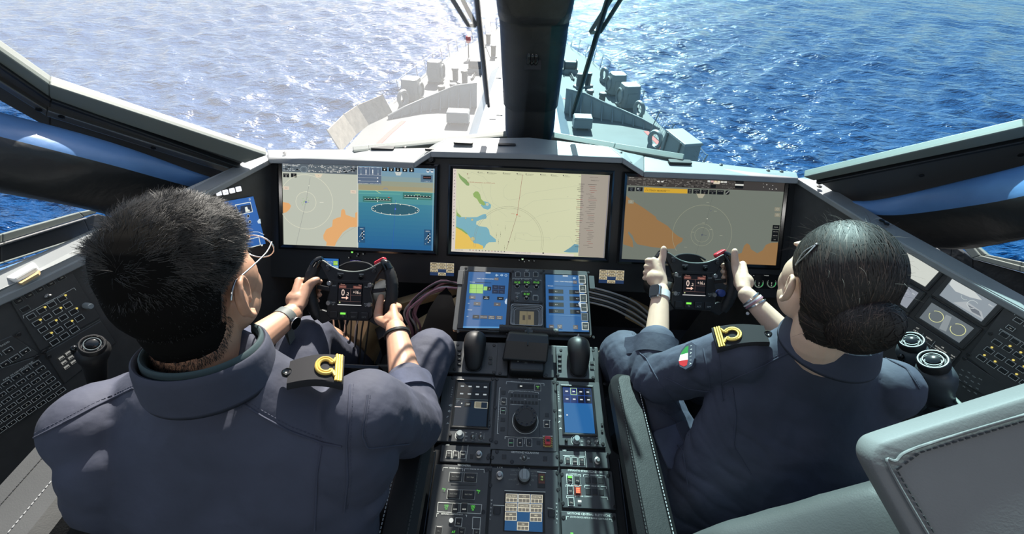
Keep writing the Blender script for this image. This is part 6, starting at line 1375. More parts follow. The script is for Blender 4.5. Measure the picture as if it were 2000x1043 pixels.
beam('board', t, pd(770, 668, 1.78), pd(905, 590, 1.70), .03, .025, 'ply'); beam('board', t, pd(760, 600, 1.76), pd(900, 560, 1.74), .02, .02, 'ply'); beam('board', t, pd(725, 640, 1.72), pd(742, 560, 1.72), .06, .05, 'ply'); beam('board', t, pd(700, 690, 1.66), pd(725, 625, 1.66), .045, .10, 'ply')
beam('bracket', t, pd(740, 670, 1.62), pd(780, 640, 1.62), .03, .05, 'black')
t = thing('deck_board', pd(1255, 620, 1.85), 'dull tan board in the dark under the console right of the pedestal', 'board'); beam('board', t, pd(1225, 600, 1.85), pd(1290, 635, 1.85), .04, .03, 'ply')
t = thing('knee_pad', pd(868, 620, 1.45), 'black rounded pad standing between the man knee and the pedestal', 'pad')
mb = MB(); rs = []
for y, hw_, d in ((580, 5, 1.50), (586, 16, 1.49), (608, 27, 1.47), (650, 36, 1.45), (705, 42, 1.42), (780, 46, 1.42)):
    c = pd(868 - (y - 580) * .16, y, d); rs.append([c + V(cos(a_) * hw_ / 820 * d, sin(a_) * .05, 0) for a_ in [2 * pi * k / 16 for k in range(16)]])
mb.rings(rs); mb.build('pad_body', MAT['felt'], t, smooth=60)
t = thing('pedal_unit', V(-.52, 1.05, .0), 'dark pedal unit with a black box standing under the left yoke', 'pedal unit')
Mp = Matrix.Translation((-.47, 1.02, 0)); mb = MB(); mb.box(.22, .2, 0, .35, Mp); mb.build('pedal_box', MAT['black'], t, bevel=.01)
mb = MB(); mb.box(.1, .02, .0, .16, Mp @ Matrix.Translation((-.02, -.16, .33)) @ Matrix.Rotation(-.5, 4, 'X')); mb.build('pedal', MAT['panel'], t, bevel=.004)
mb = MB(); mb.box(.11, .012, .0, .14, Matrix.Translation(pd(728, 742, 1.3)) @ Matrix.Rotation(.35, 4, 'X')); mb.build('foot_plate', MAT['gloss'], t, bevel=.002)
for k in range(9): poly_tube('cable', t, [pd(650 + k * 9, 610, 1.42), pd(652 + k * 7 + (k % 3) * 5, 650, 1.45), pd(645 + k * 8, 720, 1.5)], .003, 'blackcable' if k % 3 else 'greycable')

# ------------------------------------------------------------------ steering yokes
eW = radians(40)
def yoke(c, label, wheelrot, lit):
    W = Pl(c, V(0, -cos(eW), sin(eW))); t = thing('steering_yoke', c - W.n * .03, label, 'steering yoke')
    P = W.P
    # body plate
    outline = [(-.066, -.068), (-.052, -.082), (.052, -.082), (.066, -.068), (.066, -.02), (.060, .0), (.066, .03), (.076, .052), (.092, .075), (.098, .085), (.082, .088), (.06, .070), (.035, .060), (0, .057), (-.035, .060), (-.06, .070), (-.082, .088), (-.098, .085), (-.092, .075), (-.076, .052), (-.066, .03), (-.060, 0), (-.066, -.02)]
    mb = MB(); mb.prism([P(a, b, -.018) for a, b in outline], W.n * .018); mb.build('yoke_body', MAT['black'], t, bevel=.003)
    for s_ in (-1, 1):
        q = [(-.066, -.06), (-.052, -.082), (-.080, -.096), (-.104, -.076), (-.100, -.06), (-.082, -.055)]; mb = MB(); mb.prism([P(-s_ * a, b, -.022) for a, b in (q if s_ < 0 else q[::-1])], W.n * .016); mb.build('lower_arm', MAT['black'], t, bevel=.003)
        mb = MB(); mb.prism([P(s_ * a, b, -.016) for a, b in ((.06, .010), (.098, .016), (.098, .004), (.06, -.002))], W.n * .012); mb.build('spoke', MAT['black'], t, bevel=.002)
        pts = [P(s_ * .094, .084, -.008), P(s_ * .108, .062, -.006), P(s_ * .117, .03, -.004), P(s_ * .118, -.005, -.004), P(s_ * .112, -.035, -.006), P(s_ * .103, -.062, -.01), P(s_ * .094, -.082, -.014)]
        mb = MB(); mb.tube(pts, [.012, .0155, .017, .017, .0165, .0155, .012], 20, 6)
        # hatch relief
        n0 = len(mb.v) // 20
        vv = []
        for i in range(n0):
            cc = sum((Vector(x) for x in mb.v[i * 20:(i + 1) * 20]), Vector()) / 20
            for k in range(20):
                f = .93 + .11 * (((i * .9 + (k if k < 10 else 20 - k) * .8) % 2) < 1); vv.append(tuple(cc + (Vector(mb.v[i * 20 + k]) - cc) * f))
        mb.v = vv; mb.build('grip', MAT['grip'], t, smooth=40)
        mb = MB(); mb.tube([P(s_ * .085, .092, -.006), P(s_ * .097, .083, -.005), P(s_ * .106, .068, -.004)], [.008, .0135, .0145], 14, 4); mb.build('horn_cap', MAT['gloss'], t, smooth=60)
        for b in (.022, -.034): mb = MB(); mb.lathe([(.0075, -.004), (.0075, .007), (.006, .010)], W.M(s_ * .058, b), 16, .08, 10); mb.build('thumb_wheel', MAT['steel'], t, smooth=40)
        mb = MB(); mb.lathe([(.006, 0), (.006, .003), (.0045, .004)], W.M(s_ * .066, .062), 14); mb.build('round_button', MAT['key'], t, smooth=40)
        mb = MB(); mb.lathe([(.006, 0), (.0065, .005), (.004, .009)], W.M(s_ * .030, .042), 14); mb.build('toggle_knob', MAT['gloss'], t, smooth=40)
    # silver top edge
    top = [(-.090, .089), (-.075, .082), (-.058, .071), (-.038, .0625), (-.018, .0585), (0, .0575), (.018, .0585), (.038, .0625), (.058, .071), (.075, .082), (.090, .089)]
    mb = MB(); mb.tube([P(a, b, .0) for a, b in top], .0022, 8, 4); mb.build('silver_edge', MAT['frame'], t, smooth=60)
    mb = MB(); mb.tube([P(-.052, .070, -.045), P(-.03, .082, -.05), P(0, .086, -.052), P(.03, .082, -.05), P(.052, .070, -.045)], [.003] * 5, 8, 4); mb.prism([P(a, b, -.05) for a, b in ((-.05, .06), (.05, .06), (.03, .081), (0, .085), (-.03, .081))], W.n * .004); mb.build('rear_shroud', MAT['black'], t)
    mb = MB(); mb.rbox(.034, .014, -.012, .006, .005, W.M(.079, .090, -.008, .55), .002); mb.build('red_button', MAT['redbtn'], t)
    if lit:
        mb = MB(); mb.lathe([(.011, -.014), (.011, .004), (.008, .006)], W.M(.082, -.028), 18); mb.build('blue_button', MAT['bluebtn'], t, smooth=40)
    # screen
    mb = MB(); mb.box(.072, .066, -.001, .001, W.M(0, -.008)); mb.build('screen_panel', MAT['gloss'], t)
    p = Print(W, .0015, .00003); p.rect(0, -.008, .066, .060, srgb(16, 16, 20)); pk = srgb(205, 150, 135)
    p.rect(-.0215, .014, .021, .0075, srgb(105, 62, 55)); p.rect(.0205, .014, .024, .0075, srgb(105, 62, 55)); p.text('Zoom', -.0215, .0205, .0052, pk); p.text('View', .028, .0205, .0046, pk); p.text('selected', -.0215, .014, .0046, pk); p.text('Monitor', .0205, .014, .0055, pk)
    p.rect(0, .0095, .064, .0006, srgb(120, 90, 85)); p.rect(.002, -.0085, .0007, .036, srgb(120, 90, 85)); p.rect(0, -.027, .064, .0006, srgb(120, 90, 85)); p.rect(.0175, -.009, .030, .0006, srgb(120, 90, 85))
    p.text('0', -.020, -.002, .026, srgb(250, 225, 210), sx=.8); p.text('.2', -.007, -.0055, .012, srgb(250, 225, 210)); p.text('+16', .0165, .0, .0125, srgb(250, 225, 210), sx=.85); p.text('.2', .028, -.002, .007, srgb(250, 225, 210))
    p.rect(-.017, -.0175, .013, .0032, srgb(250, 205, 185)); p.poly([(-.0105, -.0125), (-.003, -.0175), (-.0105, -.0225)], srgb(250, 205, 185)); p.disc(-.028, -.031, .0022, srgb(180, 190, 140), 12); p.rect(.0, -.0375, .068, .0022, srgb(200, 200, 200))
    p.build('screen_image', SCREEN, t)
    q = Print(W, .0008); 
    for s_, x, y in (('ZOOM', -.030, .0515), ('VIEW', .030, .0515), ('AUX', -.046, .016), ('AUX', .046, .016), ('RUD|UP', -.047, -.032), ('RUD|UP', .047, -.032), ('EXT', -.066, .072), ('INT', .066, .072)):
        for k, l_ in enumerate(s_.split('|')): q.text(l_, x, y - k * .006, .0055, WHT)
    q.rect(0, .032, .11, .0006, srgb(80, 86, 88))
    for k, x in enumerate((-.045, -.016, .014, .044)):
        piece('button', KEY, t, W.M(x, -.067, -.0005) @ Matrix.Diagonal((.022, .020, .004, 1))); q.h = .0056
        if k: q.text(('', 'TS', 'ACT', 'OPT')[k], x, -.070, .0065, WHT if lit else DIM)
    q.build('lettering', PRINT, t)
    q = Print(W, .0058); q.rect(-.016, -.062, .015, .0055, srgb(140, 255, 90)); q.build('lit_legend', LEGEND, t)
    # column back to the console
    mb = MB(); mb.tube([P(0, -.02, -.018), P(0, -.03, -.08), P(0, -.05, -.16), P(0, -.02, -.34)], [.04, .042, .045, .045], 16, 3); mb.build('steering_column', MAT['black'], t, smooth=60)
    return t, W
YL, WLp = yoke(pd(684, 570, 1.2), 'black steering yoke with a small screen held by the man', 0, 0)
YR, WRp = yoke(pd(1356, 552, 1.25), 'black steering yoke with a small screen held by the woman', 0, 1)

# ------------------------------------------------------------------ side joysticks
def joystick(top, base, label, m='grip', s_=1, group='side joysticks'):
    t = thing('joystick', base, label, 'joystick', group); d = (top - base).normalized()
    a = d.orthogonal().normalized() if abs(d.x) > .9 else (V(1, 0, 0) - d * d.x).normalized(); b = d.cross(a)
    M = Matrix((a, b, d)).transposed().to_4x4(); M.translation = top; L = (top - base).length
    k = s_ * .034
    mb = MB(); mb.lathe([(k * .9, -k * .9), (k * 1.02, -k * .75), (k * 1.05, -k * .2), (k * .98, 0), (k * .8, .002), (k * .78, -.002), (k * .5, -.003)], M, 36, .04, 24); mb.build('trim_wheel', MAT['rubber'], t, smooth=30)
    for r_, w_, ring in ((.88, .075, 'ringgrey' if m != 'grip' else 'rubber'), (.60, .05, 'ringgrey')): mb = MB(); mb.ring(M @ Matrix.Translation((0, 0, .001)), k * r_, k * w_, 32, 6); mb.build('silver_ring', MAT[ring], t, smooth=60)
    mb = MB(); mb.lathe([(k * .45, -.002), (k * .45, .002), (k * .2, .004)], M, 20); mb.build('centre_cap', MAT['gloss'], t, smooth=40)
    mb = MB(); mb.lathe([(k * .8, -k * .9), (k * 1.1, -k * 1.3), (k * 1.25, -k * 2.0), (k * 1.15, -k * 2.9), (k * .95, -k * 3.8), (k * .8, -L)], M @ Matrix.Diagonal((1, 1.15, 1, 1)), 24); mb.build('grip_body', MAT[m], t, smooth=60)
    for z in (-1.5, -2.1): mb = MB(); mb.ball(M @ V(-k * 1.2, -k * .3, k * z), (.007, .007, .009)); mb.build('thumb_button', MAT['gloss'], t, smooth=60)
    return t
MAT['gripgrey'] = mat('grip_bluegrey', (.055, .065, .075), .45, bump=(600, .3, .0006))
joystick(pd(1822, 702, .98), pd(1850, 860, 1.12), 'nearer blue-grey joystick with silver ringed wheel right of the woman', 'gripgrey', .86)
joystick(pd(1780, 664, 1.06), pd(1800, 800, 1.2), 'farther joystick with silver ringed wheel close to the woman shoulder', 'gripgrey', .78)
joystick(pd(180, 672, .86), pd(190, 740, 1.0), 'joystick with black ringed wheel at the man left shoulder', 'grip', .64)
# grey handrail rods by the right joystick
t = thing('arm_rail', pd(1860, 790, 1.0), 'pale metal arm rods behind the nearer right joystick', 'rail')
for a, b in (((1862, 778), (1892, 808)), ((1850, 795), (1870, 815))): mb = MB(); mb.cyl(pd(*a, 1.02), pd(*b, .96), .006, seg=12); mb.build('rod', MAT['frame'], t, smooth=40)
mb = MB(); mb.box(.10, .05, -.02, .0, Matrix.Translation(pd(1868, 815, 1.0))); mb.build('rod_block', MAT['black'], t)
# ================================================================== SEATS
def stitched(name, parent, pts, m='thread2', gap=.007, r=.0011):
    """a run of single stitches along a line"""
    mb = MB(); L = [0]
    pts = [Vector(p) for p in pts]
    for a, b in zip(pts, pts[1:]):
        n = max(1, int((b - a).length / gap)); 
        for k in range(n): mb.cyl(a.lerp(b, k / n), a.lerp(b, (k + .62) / n), r, seg=5)
    return mb.build(name, MAT[m], parent, kind='stuff')
def armrest(t, x, y0, y1, z, s_, w=.085, m='leathershade'):
    mb = MB(); M = Matrix.Translation((x, (y0 + y1) / 2, z)); mb.rbox(w, y1 - y0, -.05, .0, .035, M, .018, 4); o = mb.build('armrest', MAT[m], t, smooth=40)
    stitched('stitching', o, [V(x + s_ * .026, y0 + .03, z + .0008), V(x + s_ * .026, y1 - .05, z + .0008)], 'thread2'); stitched('stitching', o, [V(x - s_ * .026, y0 + .03, z + .0008), V(x - s_ * .026, y1 - .05, z + .0008)], 'thread')
    mb = MB(); mb.box(.05, .06, .45, z - .05, Matrix.Translation((x, y0 + .1, 0))); mb.build('armrest_post', MAT['black'], t)
def seat(x, lab, ys):
    t = thing('helm_seat', V(x, .4, 0), lab, 'seat', None)
    mb = MB(); mb.lathe([(.26, 0), (.26, .03), (.08, .06), (.07, .42)], Matrix.Translation((x, .42, 0)), 28); mb.build('pedestal', MAT['black'], t, smooth=40)
    mb = MB(); mb.rbox(.48, .50, .42, .52, .07, Matrix.Translation((x, .46, 0)), .03, 5); mb.build('seat_cushion', MAT['leather'], t, smooth=40)
    return t
sm = seat(-.5, 'black leather helm seat under the man', 0)
armrest(sm, -.262, .10, .60, .85, -1, .078); armrest(sm, -.895, -.05, .48, .945, 1, .15, 'leather')
mb = MB(); mb.rbox(.46, .10, .45, .98, .04, Matrix.Translation((-.5, .105, 0)), .03, 4); mb.build('backrest', MAT['leather'], sm, smooth=40)
sw = seat(.5, 'black leather helm seat with a large stitched headrest behind the woman', 0)
armrest(sw, .252, .16, .69, .83, 1, .08); armrest(sw, .86, .1, .5, .84, -1)
yaw = Matrix.Translation((.5, .22, 0)) @ Matrix.Rotation(radians(8), 4, 'Z')
ol = [(-.24, .5), (-.262, .85), (-.255, .97), (-.23, 1.03), (-.17, 1.075), (-.10, 1.15), (-.05, 1.21), (.05, 1.22), (.09, 1.16), (.15, 1.07), (.22, 1.02), (.255, .97), (.262, .85), (.24, .5)]
mb = MB(); mb.rings([[yaw @ V(a * k, y + (1.1 - b) * .1, b - dz) for a, b in ol] for k, y, dz in ((.9, -.055, .03), (.97, -.035, .008), (1, 0, 0), (1, .04, 0), (.95, .075, .012))]); bk = mb.build('backrest', MAT['leather'], sw, smooth=60)
b_ = bk.modifiers.new('sub', 'SUBSURF'); b_.levels = b_.render_levels = 2
stitched('stitching', bk, [yaw @ V(a * .94, -.042 + (1.1 - b) * .1, b - .012) for a, b in ol[1:8]], 'thread')
tl, tr, bl = pd(1686, 880, .46), pd(2000, 783, .50), pd(1768, 1043, .465)
hu = (tr - tl).normalized(); hn = hu.cross((tl - bl)).normalized()
if hn.dot(CAM - tl) < 0: hn = -hn
hn = (hn * .5 + (CAM - (tl + tr + bl) / 3).normalized() * .5).normalized()
hu = (onp(2000, 783, tl, hn) - tl).normalized()
HP = Pl(tl, hn, hu)
mb = MB(); mb.rbox(.30, .20, -.012, .0, .028, HP.M(.148, -.096, 0), .0, 5); q_ = [Vector(v) for v in mb.v]; n_ = len(q_) // 2; c_ = HP.P(.148, -.096, 0)
shr = lambda k, z: [c_ + (p - c_ - HP.n * (p - c_).dot(HP.n)) * k + HP.n * z for p in q_[n_:]]
mb = MB(); mb.rings([shr(.80, -.095), shr(.88, -.088), shr(.97, -.045), shr(1, -.016), shr(.985, -.005), shr(.955, 0)]); hr = mb.build('headrest', MAT['leatherlit'], sw, smooth=80)
b_ = hr.modifiers.new('sub', 'SUBSURF'); b_.levels = b_.render_levels = 2
def loopline(d, z): return [HP.P(x - .002, y + .004, z) for x, y in ((d, -.19), (d, -.16), (d, -.03), (d + .010, -d - .006), (.05, -d), (.15, -d), (.25, -d), (.29, -d - .01))]
mb = MB(); mb.tube(loopline(.016, .0004), .0016, 6, 6); mb.build('piping', MAT['leatherlit'], hr, smooth=60)
stitched('stitching', hr, loopline(.021, .0006), 'thread', .006, .0009)
for k in (-1, 1): mb = MB(); mb.cyl(HP.P(.15 + k * .06, -.19, -.05), yaw @ V(k * .06, .02, 1.05), .009, seg=12); mb.build('headrest_rod', MAT['steel'], sw, smooth=40)

# ================================================================== PEOPLE
MAT['skin_m'] = mat('skin_tan', (.47, .265, .175), .5, bump=(900, .12, .0004), var=(22, .10), sss=.12)
MAT['skin_w'] = mat('skin_fair', (.66, .44, .325), .48, bump=(900, .1, .0004), var=(22, .07), sss=.12)
MAT['navy'] = mat('navy_cloth', (.042, .047, .073), .8, bump=(1500, .22, .0006), var=(9, .22), bump2=(26, .45, .006), )
MAT['navylight'] = mat('navy_worn_cloth', (.058, .068, .11), .85, bump=(1500, .2, .0006), var=(16, .3), bump2=(26, .45, .006), )
MAT['navythread'] = mat('navy_seam', (.042, .047, .073), .9)
MAT['teal'] = mat('dark_teal_cloth', (.03, .055, .062), .8, bump=(1200, .2, .0006))
MAT['board'] = mat('shoulder_board_felt', (.012, .012, .015), .9, bump=(1800, .25, .0006))
MAT['gold'] = mat('gold_braid', (.62, .42, .10), .5, .25, bump=(1600, .5, .0008))
MAT['hair_m'] = mat('black_hair', (.012, .011, .0105), .6); MAT['hair_cap'] = mat('hair_base', (.007, .0065, .006), .9, spec=.05); MAT['hair_w'] = mat('dark_brown_hair', (.016, .011, .0095), .62)
MAT['hair_w2'] = mat('brown_hair_strand', (.06, .038, .029), .5)
MAT['hairhi'] = mat('hair_strand', (.034, .029, .026), .6)
MAT['eye'] = mat('eye_white', (.7, .68, .65), .2); MAT['lip'] = mat('lips', (.42, .17, .14), .5)
MAT['silver'] = mat('silver', (.6, .6, .6), .22, .9); MAT['boot'] = mat('black_boot', (.01, .01, .01), .4)
MAT['watchgrey'] = mat('grey_watch_strap', (.10, .115, .11), .6); MAT['watchwhite'] = mat('white_watch_strap', (.72, .70, .70), .5)
MAT['lens'] = glass('lens_glass', (.97, .98, .98))

def headparts(mb, c, R, k, fem=False):
    ek = .86 if fem else 1.06
    """skull, face and neck joint in the head's own frame (facing +y)"""
    M = Matrix.Translation(c) @ R.to_4x4(); S3 = lambda r: tuple(q * k for q in r)
    P = lambda x, y, z: M @ (V(x, y, z) * k)
    B = lambda x, y, z, rx, ry, rz: mb.ball(P(x, y, z), S3((rx, ry, rz)), R, 24, 14)
    B(0, -.010, .028, .074, .092, .088); B(0, -.035, .0, .070, .070, .075); B(0, .030, -.010, .066, .068, .080)
    B(0, .038, -.062, .055, .050, .050); B(0, .060, -.094, .030, .032, .024); B(0, .062, .022, .054, .030, .034); B(0, -.045, -.055, .056, .048, .055)
    for s in (-1, 1):
        B(s * .034, .056, -.040, .030, .026, .040); B(s * .044, .020, -.066, .022, .048, .036); B(s * .046, .035, -.015, .024, .040, .040)
    mb.tube([P(0, .088, .010), P(0, .104, -.018), P(0, .116, -.040), P(0, .100, -.050)], [.010 * k, .011 * k, .0145 * k, .011 * k], 10, 3)
    B(0, .092, -.072, .022, .012, .006); B(0, .090, -.082, .020, .012, .006); B(0, .088, .030, .050, .012, .010)
    for s in (-1, 1):   # ears: helix ring, bowl, lobe
        E = M @ (Matrix.Translation(V(s * .080, -.012, -.022) * k) @ Matrix.Rotation(s * .38, 4, 'Z') @ Matrix.Rotation(-.16, 4, 'X') @ Matrix.Scale(ek, 4))
        Q = lambda y, z, o=0: E @ (V(s * (.006 + o), y, z) * k)
        mb.tube([Q(.012, -.005), Q(.014, .016), Q(.004, .031), Q(-.012, .030), Q(-.020, .014), Q(-.017, -.006), Q(-.008, -.022), Q(.003, -.030), Q(.010, -.022)], [q * k for q in (.0035, .0042, .0042, .0045, .0045, .0042, .0045, .0065, .004)], 8, 3)
        mb.ball(E @ (V(s * -.001, -.004, .0) * k), S3((.007, .019, .029)), E.to_3x3(), 12, 8); mb.ball(E @ (V(s * .006, .011, -.006) * k), S3((.004, .004, .007)), E.to_3x3(), 8, 6)
    return M
def handmesh(mb, W, c, a, out, rear, gr, sc=1.0, thumb=((.0, .2, 1.0), (.022, -.5, .9), (.05, -.75, .55)), spread=.0205, elbow=None, lead=0.0, fr=1.0):
    """a hand closed round a grip: W wrist, c grip centre, a axis towards the index finger, out away from the wheel, rear to the person"""
    a = a.normalized(); out = (out - a * out.dot(a)).normalized(); rear = (rear - a * rear.dot(a) - out * rear.dot(out)).normalized()
    dirf = lambda th: out * cos(th) - rear * sin(th)        # th grows over the outside towards the far side
    kn = []
    for i, (s, L, r) in enumerate(((1.45, .96, .0098), (.5, 1.05, .0102), (-.48, 1.0, .0097), (-1.4, .82, .0086))):
        r *= sc * fr; s = s * spread * sc; base = c + a * s; t0 = radians(-52 - (2 - abs(i - 1.5)) * 4 + lead)
        R1 = gr + r * 1.02
        K = base + dirf(t0) * (gr + .015 * sc) + a * .002; kn.append(K)
        ths = [t0, radians(-20 + lead), radians(12 + lead), radians(50 * L + lead), radians(88 * L + lead), radians(125 * L + lead), radians(158 * L + lead)]
        rad = [1.08, 1.02, .98, 1.03, .92, .9, .74]
        pts = [base + dirf(t) * (R1 + (.006 * sc if j < 1 else .0035 * sc if j in (1, 3) else 0)) for j, t in enumerate(ths)]
        mb.tube(pts, [r * q for q in rad], 10, 3); mb.ball(pts[-1], r * .74, None, 10, 6); mb.ball(K, r * 1.12, None, 10, 6)
        mid = W.lerp(K, .5) + rear * .004 * sc
        mb.tube([W + (K - W) * .04 + a * s * .25, mid + a * s * .1, K], [.0165 * sc, .0135 * sc, r * 1.12], 10, 3)
    pc = (kn[0] + kn[1] + kn[2] + kn[3]) / 4
    mb.ball(W.lerp(pc, .55) - rear * .004 * sc, (.030 * sc, .030 * sc, .030 * sc), None, 16, 10)
    T = [W.lerp(pc, .22) - out * .012 * sc + rear * .004] + [c + a * p[0] * sc + (out * p[1] + rear * p[2]).normalized() * (gr + .0125 * sc) for p in thumb]
    mb.tube(T, [.0165 * sc, .0150 * sc, .0118 * sc, .0098 * sc], 12, 4); mb.ball(T[-1], .0098 * sc, None, 10, 6)
    return kn
def limb(mb, pts, rad, hint=None, sq=1.0): mb.tube(pts, rad, 18, 5, hint, sq); mb.ball(pts[0], rad[0] * .98); mb.ball(pts[-1], rad[-1] * .98)

def wrinkle(me, amp, joints, seed=0):
    P = coords(me); N = normals(me); D = np.zeros(len(P)); so = Vector((seed * 3.7, seed, 0))
    for i, p in enumerate(P):
        v = Vector(p) + so
        D[i] = noise.noise(Vector((v.x * 17, v.y * 17, v.z * 9))) * .5 + (1 - abs(noise.noise(Vector((v.x * 24 + 5, v.y * 24, v.z * 12))))) * .55 - .45
    for (c, ax, rad, wl, am) in joints:
        d = P - np.array(c); r = np.linalg.norm(d, axis=1); s = d @ np.array(Vector(ax).normalized()); w = np.exp(-(r / rad) ** 2)
        ph = np.array([noise.noise(Vector(p) * 14) * 2.2 for p in P]) if w.max() > .05 else 0
        D += w * am * (np.abs(np.sin(s * pi / wl + ph)) ** .7 - .6)
    P += N * (D * amp)[:, None]; me.vertices.foreach_set('co', P.astype(np.float32).ravel()); me.update()

class Surf:
    """places things on a finished surface"""
    def __init__(s, me, off=Vector((0, 0, 0))):
        P = coords(me) + np.array(off); s.t = BVHTree.FromPolygons([tuple(p) for p in P], [tuple(p.vertices) for p in me.polygons])
    def hit(s, x, y):
        d = ray(x, y).normalized(); p, n, i, dd = s.t.ray_cast(CAM, d)
        if p is None: return None
        if n.dot(d) > 0: n = -n
        return p, n
    def near(s, p): q, n, i, d = s.t.find_nearest(p); return q, n
    def line(s, pts, n=8):
        out = []
        for a, b in zip(pts, pts[1:]):
            for k in range(n):
                h = s.hit(a[0] + (b[0] - a[0]) * k / n, a[1] + (b[1] - a[1]) * k / n)
                if h: out.append(h)
        h = s.hit(*pts[-1])
        if h: out.append(h)
        return out
def seam(sf, parent, pts, r=.0016, name='seam', m='navythread', twin=0):
    h = sf.line(pts)
    h = [q for i, q in enumerate(h) if i == 0 or (q[0] - h[i - 1][0]).length < .05]
    if len(h) < 3: return
    P = [p + n * r * .4 for p, n in h]
    P = [P[0]] + [(a + b * 2 + c) / 4 for a, b, c in zip(P, P[1:], P[2:])] + [P[-1]]
    mb = MB(); mb.tube(P, r, 6, 1); o = mb.build(name, MAT[m], parent, smooth=60)
    if twin:
        Q = []
        for i, p in enumerate(P):
            d = (P[min(i + 1, len(P) - 1)] - P[max(i - 1, 0)]).normalized(); Q.append(p + h[i][1].cross(d) * twin - h[i][1] * r * .6)
        stitched('stitching', o, Q, 'navythread', .005, .0009)
    return o
def shoulder_board(sf, parent, a, b, w, hook=1):
    """felt slip with a gold curl, lying on the shoulder from a (neck end) to b (sleeve end)"""
    n = 8; H = [sf.hit(a[0] + (b[0] - a[0]) * k / n, a[1] + (b[1] - a[1]) * k / n) for k in range(n + 1)]
    H = [h for h in H if h]
    if len(H) < 3: return None
    P = [p + nn * .010 for p, nn in H]; N = [nn for p, nn in H]; mN = sum(N, Vector()).normalized()
    d = (P[-1] - P[0]).normalized(); s = mN.cross(d).normalized(); mN = d.cross(s)
    L = (P[-1] - P[0]).length
    arch = lambda t: P[0] + d * (L * t) + mN * (.010 * sin(pi * t) + .004)
    rs = []
    for k in range(9):
        t = k / 8; c = arch(t); ww = w * (.40 + .12 * t)
        rs.append([c - s * ww - mN * .009, c - s * ww * 1.02, c - s * ww * .9 + mN * .004, c + s * ww * .9 + mN * .004, c + s * ww * 1.02, c + s * ww - mN * .009])
    mb = MB(); mb.rings(rs); o = mb.build('shoulder_board', MAT['board'], parent, smooth=50)
    up = lambda t, x: arch(t) + s * (x * w) + mN * .0065
    mb = MB()
    for t in (.86, .905, .95): mb.tube([up(t, -.44), up(t, -.2), up(t, .2), up(t, .44)], .0021, 6, 3)
    mb.build('gold_bar', MAT['gold'], o, smooth=60, kind='stuff')
    mb = MB(); 
    for rr in (.20, .27): mb.tube([up(.84, -.30 * hook)] + [up(.66 - rr * .62 * w / .05 * cos(a_) * .9, rr * sin(a_) * hook) for a_ in [-2.6 + 5.2 * q / 14 for q in range(15)]] + [up(.84, .30 * hook)], .0024, 6, 2)
    mb.build('gold_curl', MAT['gold'], o, smooth=60, kind='stuff')
    mb = MB(); mb.lathe([(.008, 0), (.008, .003), (.006, .0045), (.004, .003)], Matrix.Translation(arch(-.02) + mN * .002) @ mN.to_track_quat('Z', 'Y').to_matrix().to_4x4(), 16); mb.build('button', MAT['gloss'], o, smooth=40)
    return o
def ribbons(name, roots, paths_fn, wid, m, parent, kind='stuff', off=None, m2=None):
    vs, fs, mi = [], [], []
    for i, (p, n) in enumerate(roots):
        path, w = paths_fn(i, p, n)
        b = len(vs); L = len(path)
        for k, (q, side) in enumerate(path):
            ww = w * (1 - .75 * k / (L - 1)) if k else w
            vs.append(tuple(q - side * ww)); vs.append(tuple(q + side * ww))
        for k in range(L - 1): fs.append((b + 2 * k, b + 2 * k + 1, b + 2 * k + 3, b + 2 * k + 2)); mi.append(i % 5 == 0 if m2 else 0)
    off = wloc(parent); me = bpy.data.meshes.new(name); me.from_pydata([(x - off.x, y - off.y, z - off.z) for x, y, z in vs], [], fs)
    me.materials.append(m)
    if m2: me.materials.append(m2); me.polygons.foreach_set('material_index', [int(x) for x in mi])
    me.polygons.foreach_set('use_smooth', [True] * len(fs))
    o = bpy.data.objects.new(name, me); COL.objects.link(o); o.parent = parent; o['kind'] = kind; return o
def scalp(body_me, M, k, mask, thick):
    """a cap lifted off the head where mask(local point) > 0"""
    P = coords(body_me); N = normals(body_me); Mi = np.array(M.inverted()); Q = (P @ Mi[:3, :3].T + Mi[:3, 3]) / k
    near = (np.abs(Q) < .16).all(axis=1); s = np.full(len(P), -1.0)
    for i in np.where(near)[0]: s[i] = mask(*Q[i])
    keep = s > 0; idx = -np.ones(len(P), int); idx[keep] = np.arange(keep.sum())
    T = np.array([thick(*q) if kk else 0 for q, kk in zip(Q, keep)]) * np.clip(s / .018, 0.05, 1)
    global EDGE; EDGE = [(Vector(P[i]), Vector(N[i]), Q[i]) for i in np.where((s > -.013) & (s <= .004))[0]]
    C = (P + N * T[:, None])[keep]; F = [[idx[v] for v in p.vertices] for p in body_me.polygons if all(keep[v] for v in p.vertices)]
    return C, F, N[keep], Q[keep], s[keep]
def body_finish(name, me, m, parent, smooth=True):
    off = wloc(parent); shift(me, off); me.materials.clear(); me.materials.append(m)
    me.polygons.foreach_set('use_smooth', [True] * len(me.polygons))
    o = bpy.data.objects.new(name, me); COL.objects.link(o); o.parent = parent; return o
def collar(parent, c, X, Y, Z, r0, r1, h, m, name='collar', a0=-155, a1=155, lean=0):
    rs = []; n = 40
    for k in range(n + 1):
        a = radians(a0 + (a1 - a0) * k / n); d = lambda r, z, f=1: c + X * (r[0] * sin(a)) - Y * (r[1] * cos(a)) + Z * z
        hh = h * (1 - .25 * abs(a / pi) ** 2)
        rs.append([d(r0, -.015), d((r1[0] + .004, r1[1] + .004), hh), d(r1, hh + .003), d((r1[0] - .007, r1[1] - .007), hh), d((r0[0] - .008, r0[1] - .008), -.015)])
    mb = MB(); mb.rings(rs); o = mb.build(name, MAT[m], parent, smooth=50)
    s_ = o.modifiers.new('sub', 'SUBSURF'); s_.levels = s_.render_levels = 1; return o
